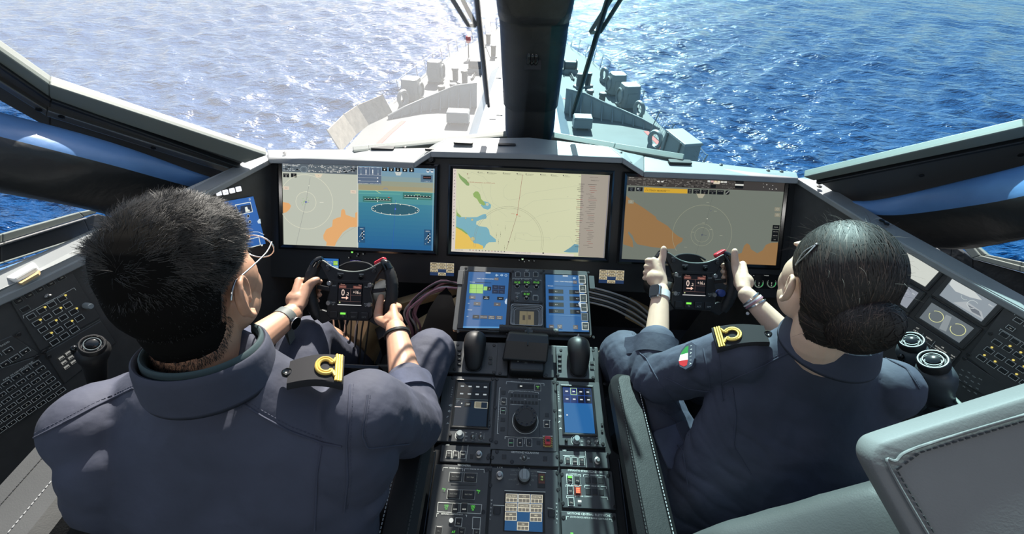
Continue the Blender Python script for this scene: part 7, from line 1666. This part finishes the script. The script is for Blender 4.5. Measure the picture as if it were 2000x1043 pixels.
def band(name, parent, mesh_surf, c, ax, r, w, th, m):
    """a ring that hugs a limb at c round the axis ax"""
    ax = ax.normalized(); a = ax.orthogonal().normalized(); b = ax.cross(a); rs = []
    for k in range(28):
        d = a * cos(2 * pi * k / 28) + b * sin(2 * pi * k / 28); h = mesh_surf.t.ray_cast(c + d * .09, -d, .12); q = h[0] if h[0] is not None else c + d * r
        rs.append([q + ax * x * w / 2 + d * z for x, z in ((-1, -.002), (-1, th), (1, th), (1, -.002))])
    mb = MB(); mb.rings(rs, closed=True); o = mb.build(name, MAT[m], parent, smooth=40); return o, rs

# ------------------------------------------------------------------ the man at the left yoke
HM = pd(374, 545, .60); RM = Matrix.Rotation(radians(-1), 3, 'Z') @ Matrix.Rotation(radians(-9), 3, 'X')
man = thing('person', V(-.5, .35, .5), 'person with short dark hair, glasses and navy coverall holding the left yoke', 'person')
mR = dict(sh=V(-.290, .365, 1.125), el=V(-.262, .485, .885), wr=V(-.366, .752, .884)); mL = dict(sh=V(-.715, .335, 1.10), el=V(-.705, .55, .955), wr=V(-.650, .775, .903))
mb = MB(); MH = headparts(mb, HM, RM, .93)
limb(mb, [HM + RM @ V(0, -.025, -.06), HM + RM @ V(0, -.035, -.12), V(-.498, .375, 1.17)], [.056, .056, .060])
TR_M = [(V(-.50, .27, .58), .17, .12), (V(-.50, .28, .80), .155, .10), (V(-.50, .30, .95), .175, .105), (V(-.505, .325, 1.06), .185, .095), (V(-.508, .345, 1.13), .16, .075), (V(-.50, .355, 1.19), .07, .055)]
mb.loft([(c, V(x, -.01, 0), V(0, y, .03)) for c, x, y in TR_M], 28)
for A_, s in ((mR, 1), (mL, -1)):
    limb(mb, [A_['sh'], A_['sh'].lerp(A_['el'], .5), A_['el']], [.052, .046, .042])
    limb(mb, [A_['el'], A_['el'].lerp(A_['wr'], .35), A_['wr'].lerp(A_['el'], .12), A_['wr']], [.043, .041, .029, .027], V(0, 0, 1), 1.0)
WP = WLp.P
handmesh(mb, mR['wr'] + (WP(.1, -.06) - mR['wr']) * .06, WP(.104, -.062, -.010), WP(.118, -.005) - WP(.100, -.075), WLp.u, WLp.n, .0165, .98, ((-.012, -.35, .95), (.016, -.8, .7), (.046, -.95, .25)))
handmesh(mb, mL['wr'] + (WP(-.11, 0) - mL['wr']) * .05, WP(-.118, -.004, -.004), WP(-.112, .05) - WP(-.112, -.05), -WLp.u, WLp.n, .017, .98, ((.010, -.2, 1.0), (.030, -.9, 1.0), (.036, -2.6, 1.2)))
for kx in ((V(-.41, .33, .62), V(-.290, .765, .765), V(-.30, 1.0, .36)), (V(-.59, .33, .62), V(-.655, .79, .77), V(-.66, 1.02, .36))): limb(mb, list(kx), [.07, .052, .04])
bm_ = remesh(mb, .0026, 5); sf_skin_m = Surf(bm_)
# coverall
mb = MB()
TC = [(V(-.50, .265, .56), .20, .14), (V(-.50, .275, .72), .20, .13), (V(-.52, .29, .86), .232, .13), (V(-.528, .31, .98), .254, .132), (V(-.522, .325, 1.06), .245, .124), (V(-.514, .34, 1.115), .218, .105), (V(-.508, .350, 1.158), .165, .092), (V(-.503, .356, 1.195), .110, .083), (V(-.50, .360, 1.215), .084, .072)]
mb.loft([(c, V(x, -.012, 0), V(0, y, .04)) for c, x, y in TC], 36)
for A_, f in ((mR, .34), (mL, .34)):
    cf = A_['el'].lerp(A_['wr'], f); A_['cf'] = cf
    mb.ball(A_['sh'] + V(0, 0, -.004), (.066, .070, .062)); mb.ball(A_['sh'].lerp(V(-.5, .3, 1.05), .12) + V(0, -.03, -.07), (.078, .075, .10)); mb.ball(V(-.70, .29, 1.0) if A_ is mL else pd(700, 960, .74), .075 if A_ is mL else .055); limb(mb, [A_['sh'], A_['sh'].lerp(A_['el'], .5) + V(0, 0, -.01), A_['el'] + V(0, 0, -.006), cf], [.070, .068, .063, .056])
for hp_, kn_, an in ((V(-.41, .35, .62), V(-.290, .765, .765), V(-.30, 1.0, .34)), (V(-.59, .35, .62), V(-.655, .79, .77), V(-.66, 1.02, .34))):
    limb(mb, [hp_, hp_.lerp(kn_, .55) + V(0, 0, .01), kn_, kn_.lerp(an, .3), an], [.105, .088, .070, .068, .06])
cov = remesh(mb, .0045, 7)
wrinkle(cov, .0046, [(mR['el'], mR['wr'] - mR['sh'], .08, .04, .8), (mL['el'], mL['wr'] - mL['sh'], .09, .04, .8), (mR['sh'] + V(.03, .03, -.06), mR['el'] - mR['sh'] + V(.1, .1, .1), .08, .05, .6), (V(-.29, .765, .765), V(0, 1, -.3), .1, .055, .5), (V(-.5, .2, .98), V(1, 0, .4), .16, .07, .25)], 1)
sf = Surf(cov)
body_finish('body', bm_, MAT['skin_m'], man); cv = body_finish('coverall', cov, MAT['navy'], man)
NB = V(-.50, .366, 1.213); Zc = V(0, .22, .975).normalized(); Xc = V(1, 0, 0); Yc = Zc.cross(Xc)
collar(cv, NB, Xc, Yc, Zc, (.092, .084), (.082, .076), .050, 'navy'); collar(cv, NB + Zc * .006 + V(0, .004, 0), Xc, Yc, Zc, (.078, .071), (.074, .069), .047, 'teal', 'undershirt')
for A_ in (mR, mL):
    ax = (A_['wr'] - A_['el']); 
    o, _ = band('cuff', cv, sf, A_['cf'] - ax.normalized() * .012, ax, .056, .042, .005, 'navylight')
for pts, tw in (([(59, 859), (127, 825), (183, 795), (262, 758)], .006), ([(437, 764), (459, 778), (510, 812), (565, 842), (628, 865), (668, 872)], .006), ([(684, 752), (681, 812), (677, 872), (679, 940), (672, 1000)], .005), ([(628, 872), (620, 923), (614, 1037)], 0), ([(718, 772), (707, 850), (718, 876), (798, 867)], .004), ([(50, 870), (30, 940), (70, 1035)], .005)):
    seam(sf, cv, pts, .0017, twin=tw)
shoulder_board(sf, cv, (560, 738), (676, 738), .056, 1); shoulder_board(sf, cv, (268, 712), (165, 722), .05, -1)
# watch and band on the wrists, glasses
ax = mL['wr'] - mL['el']; o, rs = band('wrist_watch', man, sf_skin_m, mL['wr'] - ax.normalized() * .028, ax, .028, .022, .0035, 'watchgrey')
d_ = V(.35, -.25, .9).normalized(); cc = mL['wr'] - ax.normalized() * .028; q = cc + (V(.9, -.3, -.1)).normalized() * .030
Mw = Matrix.Translation(q) @ V(.9, -.3, -.1).to_track_quat('Z', 'Y').to_matrix().to_4x4(); mb = MB(); mb.lathe([(.018, -.006), (.018, .004), (.016, .006)], Mw, 24); mb.build('watch_case', MAT['gloss'], o, smooth=40); mb = MB(); mb.ring(Mw @ Matrix.Translation((0, 0, .005)), .0172, .0012, 24, 6); mb.build('watch_rim', MAT['silver'], o, smooth=60)
ax = mR['wr'] - mR['el']; band('hair_tie', man, sf_skin_m, mR['wr'] - ax.normalized() * .020, (ax.normalized() + V(.0, .0, .25)), .029, .007, .006, 'black')
gl = MB()
LP = lambda x, y, z: MH @ (V(x, y, z) * .93)
gf = MB()
for s in (-1, 1):
    gf.tube([LP(s * .079, -.012, .010), LP(s * .080, .03, .010), LP(s * .078, .075, .010), LP(s * .070, .108, .012)], .0011, 8, 3); gf.tube([LP(s * .079, -.012, .010), LP(s * .081, -.028, .002), LP(s * .080, -.034, -.010)], .0018, 8, 3)
    ring = [LP(s * (.038 + .031 * cos(a)), .112 - .06 * ((.038 + .031 * cos(a))) ** 1.0 * .35, .0 + .022 * sin(a)) for a in [2 * pi * q / 24 for q in range(25)]]
    gf.tube(ring, .0012, 6, 1)
    ml = MB(); ml.add(ring[:-1], [tuple(range(24))]); 
    gl.v and None
    if s == -1: lens_l = ml
    else: lens_r = ml
gf.tube([LP(-.010, .114, .008), LP(0, .118, .010), LP(.010, .114, .008)], .0012, 6, 3)
gg = gf.build('glasses', MAT['silver'], man, smooth=60); lens_l.build('lens', MAT['lens'], gg); lens_r.build('lens', MAT['lens'], gg)
for s in (-1, 1):
    mb = MB(); mb.ball(LP(s * .031, .073, .0), .0115, None, 14, 10); mb.build('eye', MAT['eye'], man, smooth=180)
for kx in ((-.30, 1.03), (-.66, 1.05)): mb = MB(); mb.rbox(.10, .28, 0, .10, .045, Matrix.Translation((kx[0], kx[1] + .05, 0)), .03, 4); mb.cyl((kx[0], kx[1], .08), (kx[0], kx[1] - .02, .36), .055, .06); mb.build('boot', MAT['boot'], man, smooth=50)
# hair
def mask_m(x, y, z):
    top = z - (.050 + .25 * max(y - .06, 0))                      # front hairline
    side = z + (.046 + .042 * min(max((-y - .02) / .04, 0), 1)) if y < -.02 else z - (.012 + .45 * (y + .02)) + .05 * max(0, .012 - abs(y + .02))
    ear = ((y + .012) / .030) ** 2 + ((z + .022) / .042) ** 2 if abs(x) > .055 else 9
    if abs(x) > .0775 and z < .03: return -1
    if y > .085 and z < .06: return -1
    return min(max(top, min(side, .085 - y)), (ear - 1) * .03, .03)
def thick_m(x, y, z): t = min(max((z + .05) / .12, 0), 1); return .004 + .011 * t
C, Fh, Nh, Qh, Sh = scalp(bm_ if False else bpy.data.objects['body'].data, Matrix.Translation(-wloc(man)) @ MH, .93, mask_m, thick_m)
me = bpy.data.meshes.new('hair'); me.from_pydata([tuple(c) for c in C], [], Fh); hair = body_finish('hair', me, MAT['hair_m'], man) if False else None
me.materials.append(MAT['hair_cap']); me.polygons.foreach_set('use_smooth', [True] * len(me.polygons)); hair = bpy.data.objects.new('hair', me); COL.objects.link(hair); hair.parent = man; hair['kind'] = 'stuff'
edge_m = list(EDGE); g = random.Random(9); pick = [g.randrange(len(C)) for _ in range(36000)]
om = wloc(man); 
def path_m(i, p, n):
    j = pick[i]; x, y, z = Qh[j]; up = min(max((z + .01) / .08, 0), 1)
    crown = V(.012, -.095, .065)
    loc = V(x, y, z); flow = (loc - crown); flow = flow.normalized() * min(flow.length / .03, 1) + V(noise.noise(loc * 60) * .8, .5 + noise.noise(loc * 60 + V(5, 0, 0)) * .8, 0) * max(0, 1 - flow.length / .035)
    nz = lambda s_: noise.noise(loc * 48 + V(s_, 0, 0)); flow = (flow + V(.25 * up, .35 * up, -.6 * (1 - up)) + V(nz(3), nz(9), 0) * 1.5 * up).normalized(); flow = RM @ flow
    flow = (flow + V(g.gauss(0, .25), g.gauss(0, .25), g.gauss(0, .2))).normalized()
    L = (.006 + .013 * up ** 1.5) * g.uniform(.7, 1.3); lift = .05 + .22 * up
    d = (flow * (1 - lift * .5) + n * lift).normalized(); side = d.cross(n); side = side.normalized() if side.length > 1e-3 else V(1, 0, 0)
    curl = V(g.gauss(0, .3) + nz(20) * 1.6 * up, g.gauss(0, .3) + nz(30) * 1.6 * up, g.gauss(0, .3) - .3)
    q = p - n * .004; out = [(q, side)]
    for k in range(3): q = q + d * (L / 3); d = (d + curl * .35 - n * .12).normalized(); out.append((q, side))
    return out, g.uniform(.00022, .0005)
ribbons('hair_strands', [(Vector(C[j]) + om, Vector(Nh[j])) for j in pick], path_m, .0006, MAT['hair_m'], man, m2=MAT['hairhi'])

def path_e(i, p, n):
    d = (V(g.gauss(0, .25), -.25 + g.gauss(0, .2), -1) + n * .25).normalized(); s_ = d.cross(n); s_ = s_.normalized() if s_.length > 1e-3 else V(1, 0, 0)
    return [(p, s_), (p + d * .003 + n * .0006, s_), (p + d * .0046, s_)], g.uniform(.00016, .00032)
ee = [g.choice(edge_m) for _ in range(4200)]; ee = [(p, n) for p, n, q in ee if q[1] < .06]
ribbons('hair_edge', [(p + om + V(g.gauss(0, .001), g.gauss(0, .001), g.gauss(0, .001)), n) for p, n in ee], path_e, .0004, MAT['hair_m'], man)

# ------------------------------------------------------------------ the woman at the right yoke
HW = pd(1628, 548, .77); RW = Matrix.Rotation(radians(-5), 3, 'Z') @ Matrix.Rotation(radians(-8), 3, 'X'); kw = .93
wom = thing('person', V(.5, .45, .5), 'person with dark hair in a low bun and navy coverall holding the right yoke', 'person')
wL = dict(sh=V(.440, .585, 1.04), el=V(.318, .66, .845), wr=V(.368, .890, .940)); wR = dict(sh=V(.715, .520, 1.035), el=V(.755, .66, .87), wr=V(.600, .870, .955))
mb = MB(); MW = headparts(mb, HW, RW, kw, True)
limb(mb, [HW + RW @ V(0, -.025, -.06), HW + RW @ V(0, -.04, -.11), V(.570, .545, 1.07)], [.047, .046, .05])
sx = (wR['sh'] - wL['sh']).normalized(); sy = V(-sx.y, sx.x, 0)
TWr = [(V(.50, .40, .58), .165, .115), (V(.50, .42, .76), .135, .09), (V(.54, .475, .90), .15, .09), (V(.572, .53, .99), .15, .08), (V(.575, .545, 1.035), .12, .065), (V(.572, .55, 1.07), .055, .048)]
mb.loft([(c, sx * x, sy * y + V(0, 0, .03)) for c, x, y in TWr], 28)
for A_ in (wL, wR):
    limb(mb, [A_['sh'], A_['sh'].lerp(A_['el'], .5), A_['el']], [.045, .040, .036]); limb(mb, [A_['el'], A_['el'].lerp(A_['wr'], .35), A_['wr'].lerp(A_['el'], .12), A_['wr']], [.036, .034, .024, .0225])
WQ = WRp.P
handmesh(mb, wL['wr'] + (WQ(-.11, .03) - wL['wr']) * .05, WQ(-.116, .030, -.004), WQ(-.108, .065) - WQ(-.117, -.01), -WRp.u, WRp.n, .017, .90, ((.018, -.1, 1.0), (.048, -.2, 1.0), (.074, -.15, 1.0)))
handmesh(mb, wR['wr'] + (WQ(.11, .03) - wR['wr']) * .05, WQ(.116, .030, -.004), WQ(.108, .065) - WQ(.117, -.01), WRp.u, WRp.n, .017, .90, ((.018, -.1, 1.0), (.048, -.2, 1.0), (.076, -.15, 1.0)))
for kx in ((V(.41, .42, .62), V(.284, .772, .785), V(.29, .98, .36)), (V(.59, .42, .62), V(.69, .78, .775), V(.70, .98, .36))): limb(mb, list(kx), [.065, .05, .038])
bw_ = remesh(mb, .0026, 5); sf_skin_w = Surf(bw_)
mb = MB()
TC = [(V(.495, .385, .56), .19, .14), (V(.497, .40, .70), .18, .125), (V(.515, .43, .80), .175, .118), (V(.545, .468, .90), .182, .115), (V(.57, .508, .975), .18, .108), (V(.578, .530, 1.02), .165, .094), (V(.576, .544, 1.060), .124, .082), (V(.570, .548, 1.102), .086, .072), (V(.568, .550, 1.132), .068, .060)]
mb.loft([(c, sx * x, sy * y + V(0, 0, .03)) for c, x, y in TC], 36)
for A_, f in ((wL, .36), (wR, .30)):
    A_['cf'] = A_['el'].lerp(A_['wr'], f); mb.ball(A_['sh'] + V(0, 0, -.004), (.060, .064, .060)); limb(mb, [A_['sh'], A_['sh'].lerp(A_['el'], .5) + V(0, 0, -.008), A_['el'] + V(0, 0, -.004), A_['cf']], [.062, .063, .060, .052])
for hp_, kn_, an in ((V(.41, .42, .62), V(.284, .772, .785), V(.29, .98, .34)), (V(.59, .42, .62), V(.69, .78, .775), V(.70, .98, .34))):
    limb(mb, [hp_, hp_.lerp(kn_, .55) + V(0, 0, .01), kn_, kn_.lerp(an, .3), an], [.105, .092, .070, .068, .06])
cov = remesh(mb, .0045, 7)
wrinkle(cov, .0060, [(V(.44, .47, .90), V(.5, 0, 1), .09, .04, .9), (V(.40, .42, .70), V(0, .3, 1), .12, .04, .9), (wL['el'], wL['wr'] - wL['sh'], .10, .04, .9), (wR['el'], wR['wr'] - wR['sh'], .08, .04, .8), (V(.40, .52, .94), V(.3, 0, 1), .09, .045, .8), (V(.284, .772, .785), V(0, 1, -.3), .1, .05, .6), (V(.42, .46, .80), V(.2, .3, 1), .12, .05, .7), (V(.36, .55, .72), V(0, 1, .2), .14, .06, .6)], 2)
sf = Surf(cov); body2 = body_finish('body', bw_, MAT['skin_w'], wom); cv = body_finish('coverall', cov, MAT['navy'], wom)
NB = V(.568, .552, 1.126); collar(cv, NB, sx, V(0, 0, 1).cross(sx), V(0, .18, .98).normalized(), (.095, .086), (.074, .068), .036, 'navy', 'collar', -150, 150)
for A_ in (wL, wR):
    ax = (A_['wr'] - A_['el']); band('cuff', cv, sf, A_['cf'] - ax.normalized() * .014, ax, .052, .048, .005, 'navy')
for pts, tw in (([(1412, 749), (1472, 723), (1523, 698), (1569, 676)], .005), ([(1374, 681), (1383, 727), (1387, 757)], 0), ([(1404, 690), (1408, 749), (1412, 783)], .004), ([(1431, 757), (1438, 812), (1433, 872), (1467, 927)], 0), ([(1300, 738), (1345, 760), (1388, 765)], .004), ([(1290, 800), (1330, 830), (1345, 850)], .004), ([(1262, 700), (1290, 750), (1330, 800)], 0), ([(1235, 650), (1250, 690), (1262, 700)], .004), ([(1300, 850), (1335, 880), (1345, 960)], 0), ([(1730, 700), (1770, 720), (1795, 760)], .004)):
    seam(sf, cv, pts, .0016, twin=tw)
shoulder_board(sf, cv, (1490, 662), (1402, 668), .054, -1)
# thigh pocket with its flap
h = sf.hit(1320, 870)
if h:
    pn = Pl(h[0], h[1], V(.3, -1, .2)); mb = MB(); mb.rbox(.09, .085, -.02, .003, .012, pn.M(0, 0), .002, 3); mb.build('thigh_pocket', MAT['navylight'], cv, smooth=40); mb = MB(); mb.rbox(.092, .03, .001, .006, .008, pn.M(0, .035), .002, 3); mb.build('pocket_flap', MAT['navy'], cv, smooth=40)
# flag patch lettered ITALIA
h = sf.hit(1341, 697)
if h:
    pp = Pl(h[0] + h[1] * .003, h[1], V(.8, -.55, .1)); uv = lambda x, y: tuple((onp(x, y, pp.o, pp.n) - pp.o).dot(e) for e in (pp.u, pp.v))
    shape = [(1325, 700), (1331, 685), (1341, 673), (1352, 668), (1359, 673), (1358, 700), (1352, 716), (1340, 723), (1328, 717)]
    mb = MB(); mb.prism([pp.P(*uv(*q), -.006) for q in shape], pp.n * .008); pa = mb.build('flag_patch', MAT['navythread'], cv, bevel=.001, label='shield patch with the Italian flag, lettered ITALIA')
    p = Print(pp, .0023); p.poly([uv(*q) for q in ((1333, 688), (1341, 678), (1346, 676), (1345, 690), (1330, 694))], srgb(40, 130, 60)); p.poly([uv(*q) for q in ((1330, 694), (1345, 690), (1345, 703), (1327, 706))], srgb(232, 230, 226)); p.poly([uv(*q) for q in ((1327, 706), (1345, 703), (1343, 714), (1337, 717), (1329, 713))], srgb(190, 40, 45))
    for k, ch_ in enumerate('ITALIA'): u, v = uv(1351.5 - k * .25, 676 + k * 7); p.text(ch_, u, v, .0068, srgb(235, 235, 230), rot=-1.2)
    p.build('patch_print', PRINT, pa)
# white watch, bracelets
ax = wL['wr'] - wL['el']; cc = wL['wr'] - ax.normalized() * .016; o, rs = band('wrist_watch', wom, sf_skin_w, cc, ax, .024, .020, .0035, 'watchwhite')
dw = (V(-.75, -.35, .55) - ax.normalized() * V(-.75, -.35, .55).dot(ax.normalized())).normalized(); hq = sf_skin_w.t.ray_cast(cc + dw * .08, -dw, .1)[0] or cc + dw * .024
axn = ax.normalized(); Mw = Matrix((axn.cross(dw), axn, dw)).transposed().to_4x4(); Mw.translation = hq
mb = MB(); mb.rbox(.034, .040, -.002, .009, .009, Mw, .003, 4); mb.build('watch_case', MAT['silver'], o, smooth=40); mb = MB(); mb.rbox(.029, .035, .008, .0098, .007, Mw, .0005, 4); mb.build('watch_glass', MAT['gloss'], o)
ax = wR['wr'] - wR['el']
for k in range(4):
    band('bracelet', wom, sf_skin_w, wR['wr'] - ax.normalized() * (.016 + .0065 * k), ax.normalized() + V(.06 * k - .1, .0, .1 * (k % 2)), .024, .004, .0035, ('silver', 'watchwhite', 'pinkcable', 'silver')[k])
cb = wR['wr'] - ax.normalized() * .03 + V(-.012, -.012, -.03); mb = MB(); mb.ball(cb, .0045); mb.build('bracelet_charm', MAT['watchwhite'], wom, smooth=180)
LQ = lambda x, y, z: MW @ (V(x, y, z) * kw)
for s in (-1, 1): mb = MB(); mb.ball(LQ(s * .031, .073, .0), .0110, None, 14, 10); mb.build('eye', MAT['eye'], wom, smooth=180)
for kx in ((.29, 1.0), (.70, 1.0)): mb = MB(); mb.rbox(.09, .26, 0, .10, .04, Matrix.Translation((kx[0], kx[1] + .05, 0)), .03, 4); mb.cyl((kx[0], kx[1], .08), (kx[0], kx[1] - .02, .36), .05, .055); mb.build('boot', MAT['boot'], wom, smooth=50)
# slicked hair and bun
def mask_w(x, y, z):
    top = z - (.046 + .2 * max(y - .05, 0)); side = z + (.05 + .048 * min(max((-y - .025) / .04, 0), 1)) if y < -.025 else z - (-.02 + .55 * (y + .025)); side = min(side, .078 - y)
    ear = ((y + .012) / .026) ** 2 + ((z + .028) / .036) ** 2 if abs(x) > .05 else 9
    if abs(x) > .0775 and z < .03: return -1
    return min(max(top, side), (ear - 1) * .03, .03)
Cw, Fw, Nw, Qw, Sw = scalp(body2.data, Matrix.Translation(-wloc(wom)) @ MW, kw, mask_w, lambda x, y, z: .004 + .005 * min(max((-y + .05) / .12, 0), 1) + .003 * min(max(z / .08, 0), 1))
me = bpy.data.meshes.new('hair'); me.from_pydata([tuple(c) for c in Cw], [], Fw); me.materials.append(MAT['hair_w']); me.polygons.foreach_set('use_smooth', [True] * len(me.polygons)); hair = bpy.data.objects.new('hair', me); COL.objects.link(hair); hair.parent = wom; hair['kind'] = 'stuff'
ow = wloc(wom); capw = Surf(me, ow); BUN = pd(1684, 637, .705)
Rb = RW @ Matrix.Rotation(.5, 3, 'X')
mb = MB(); mb.ball(BUN, (.052, .044, .062), Rb, 28, 18); mb.ball(BUN + RW @ V(-.008, .03, .012), (.046, .04, .05), Rb, 20, 12); bun = mb.build('hair_bun', MAT['hair_w'], wom, smooth=180); bsurf = Surf(bun.data, ow)
g = random.Random(4); pickw = [g.randrange(len(Cw)) for _ in range(5200)]
KN = LQ(.005, -.105, -.055)
def path_w(i, p, n):
    out = []; q = p; w_ = g.uniform(.0006, .0011); h_ = g.uniform(.0002, .0022)
    steps = 9; step = min((KN - p).length / steps, .016) * g.uniform(.6, 1.0)
    tgt = KN + V(g.gauss(0, .02), g.gauss(0, .014), g.gauss(0, .02))
    for k in range(steps):
        c_, nn = capw.near(q); 
        if nn.dot(q - HW) < 0: nn = -nn
        d = (tgt - c_); d = d - nn * d.dot(nn)
        if d.length < .004: break
        d.normalize(); d = (d + V(0, 0, .12)).normalized() if k < 3 else d
        out.append((c_ + nn * h_, d.cross(nn).normalized())); q = c_ + d * step
    if len(out) < 2: out = [(p, V(1, 0, 0)), (p + V(0, -.002, 0), V(1, 0, 0))]
    return out, w_
ribbons('hair_strands', [(Vector(Cw[j]) + ow, Vector(Nw[j])) for j in pickw], path_w, .001, MAT['hair_w'], wom, m2=MAT['hair_w2'])
def path_b(i, p, n):
    out = []; a0 = g.uniform(0, 6.28); tilt = V(g.gauss(.2, .35), g.gauss(-.7, .3), g.gauss(.5, .35)).normalized(); e1 = tilt.orthogonal().normalized(); e2 = tilt.cross(e1); sp = g.uniform(.6, 1.4); hh = g.uniform(-.012, .03)
    for k in range(9):
        a = a0 + sp * k / 8; q = BUN + (e1 * cos(a) + e2 * sin(a)) * .045 + tilt * hh; c_, nn = bsurf.near(q + (q - BUN) * .3)
        if nn.dot(c_ - BUN) < 0: nn = -nn
        out.append((c_ + nn * g.uniform(.0003, .0018), nn.cross((-e1 * sin(a) + e2 * cos(a))).normalized()))
    return out, g.uniform(.0006, .0011)
ribbons('bun_strands', [(BUN, V(0, 0, 1))] * 1500, path_b, .001, MAT['hair_w'], wom, m2=MAT['hair_w2'])
g2 = random.Random(8)
def path_f(i, p, n):
    d = (n * .6 + V(g2.gauss(0, .5), g2.gauss(0, .5), g2.gauss(0, .4))).normalized(); q = p; out = []; s_ = d.orthogonal().normalized(); c_ = V(g2.gauss(0, .5), g2.gauss(0, .5), -.5)
    for k in range(6): out.append((q, s_)); q = q + d * .006; d = (d + c_ * .25).normalized()
    return out, .00022
fl = [j for j in range(len(Cw)) if Qw[j][2] > .03 or Qw[j][2] < -.05]
ribbons('flyaway_hairs', [(Vector(Cw[j]) + ow, Vector(Nw[j])) for j in [g2.choice(fl) for _ in range(170)]], path_f, .0003, MAT['hair_w2'], wom)
# hair clip by the temple
H = [h for h in (capw.hit(1598, 479), capw.hit(1581, 490), capw.hit(1566, 505), capw.hit(1559, 518)) if h]
if len(H) > 2:
    a, b = H[0][0] + H[0][1] * .004, H[-1][0] + H[-1][1] * .004; n_ = H[1][1]; s_ = (b - a).cross(n_).normalized()
    mid = (a + b) / 2 + n_ * .003
    mb = MB(); mb.tube([a, mid + s_ * .005, b], .0013, 8, 6); mb.tube([a, mid - s_ * .005, b], .0013, 8, 6); mb.ball(a, .0024); mb.ball(b, .0016); mb.build('hair_clip', MAT['silver'], wom, smooth=60)
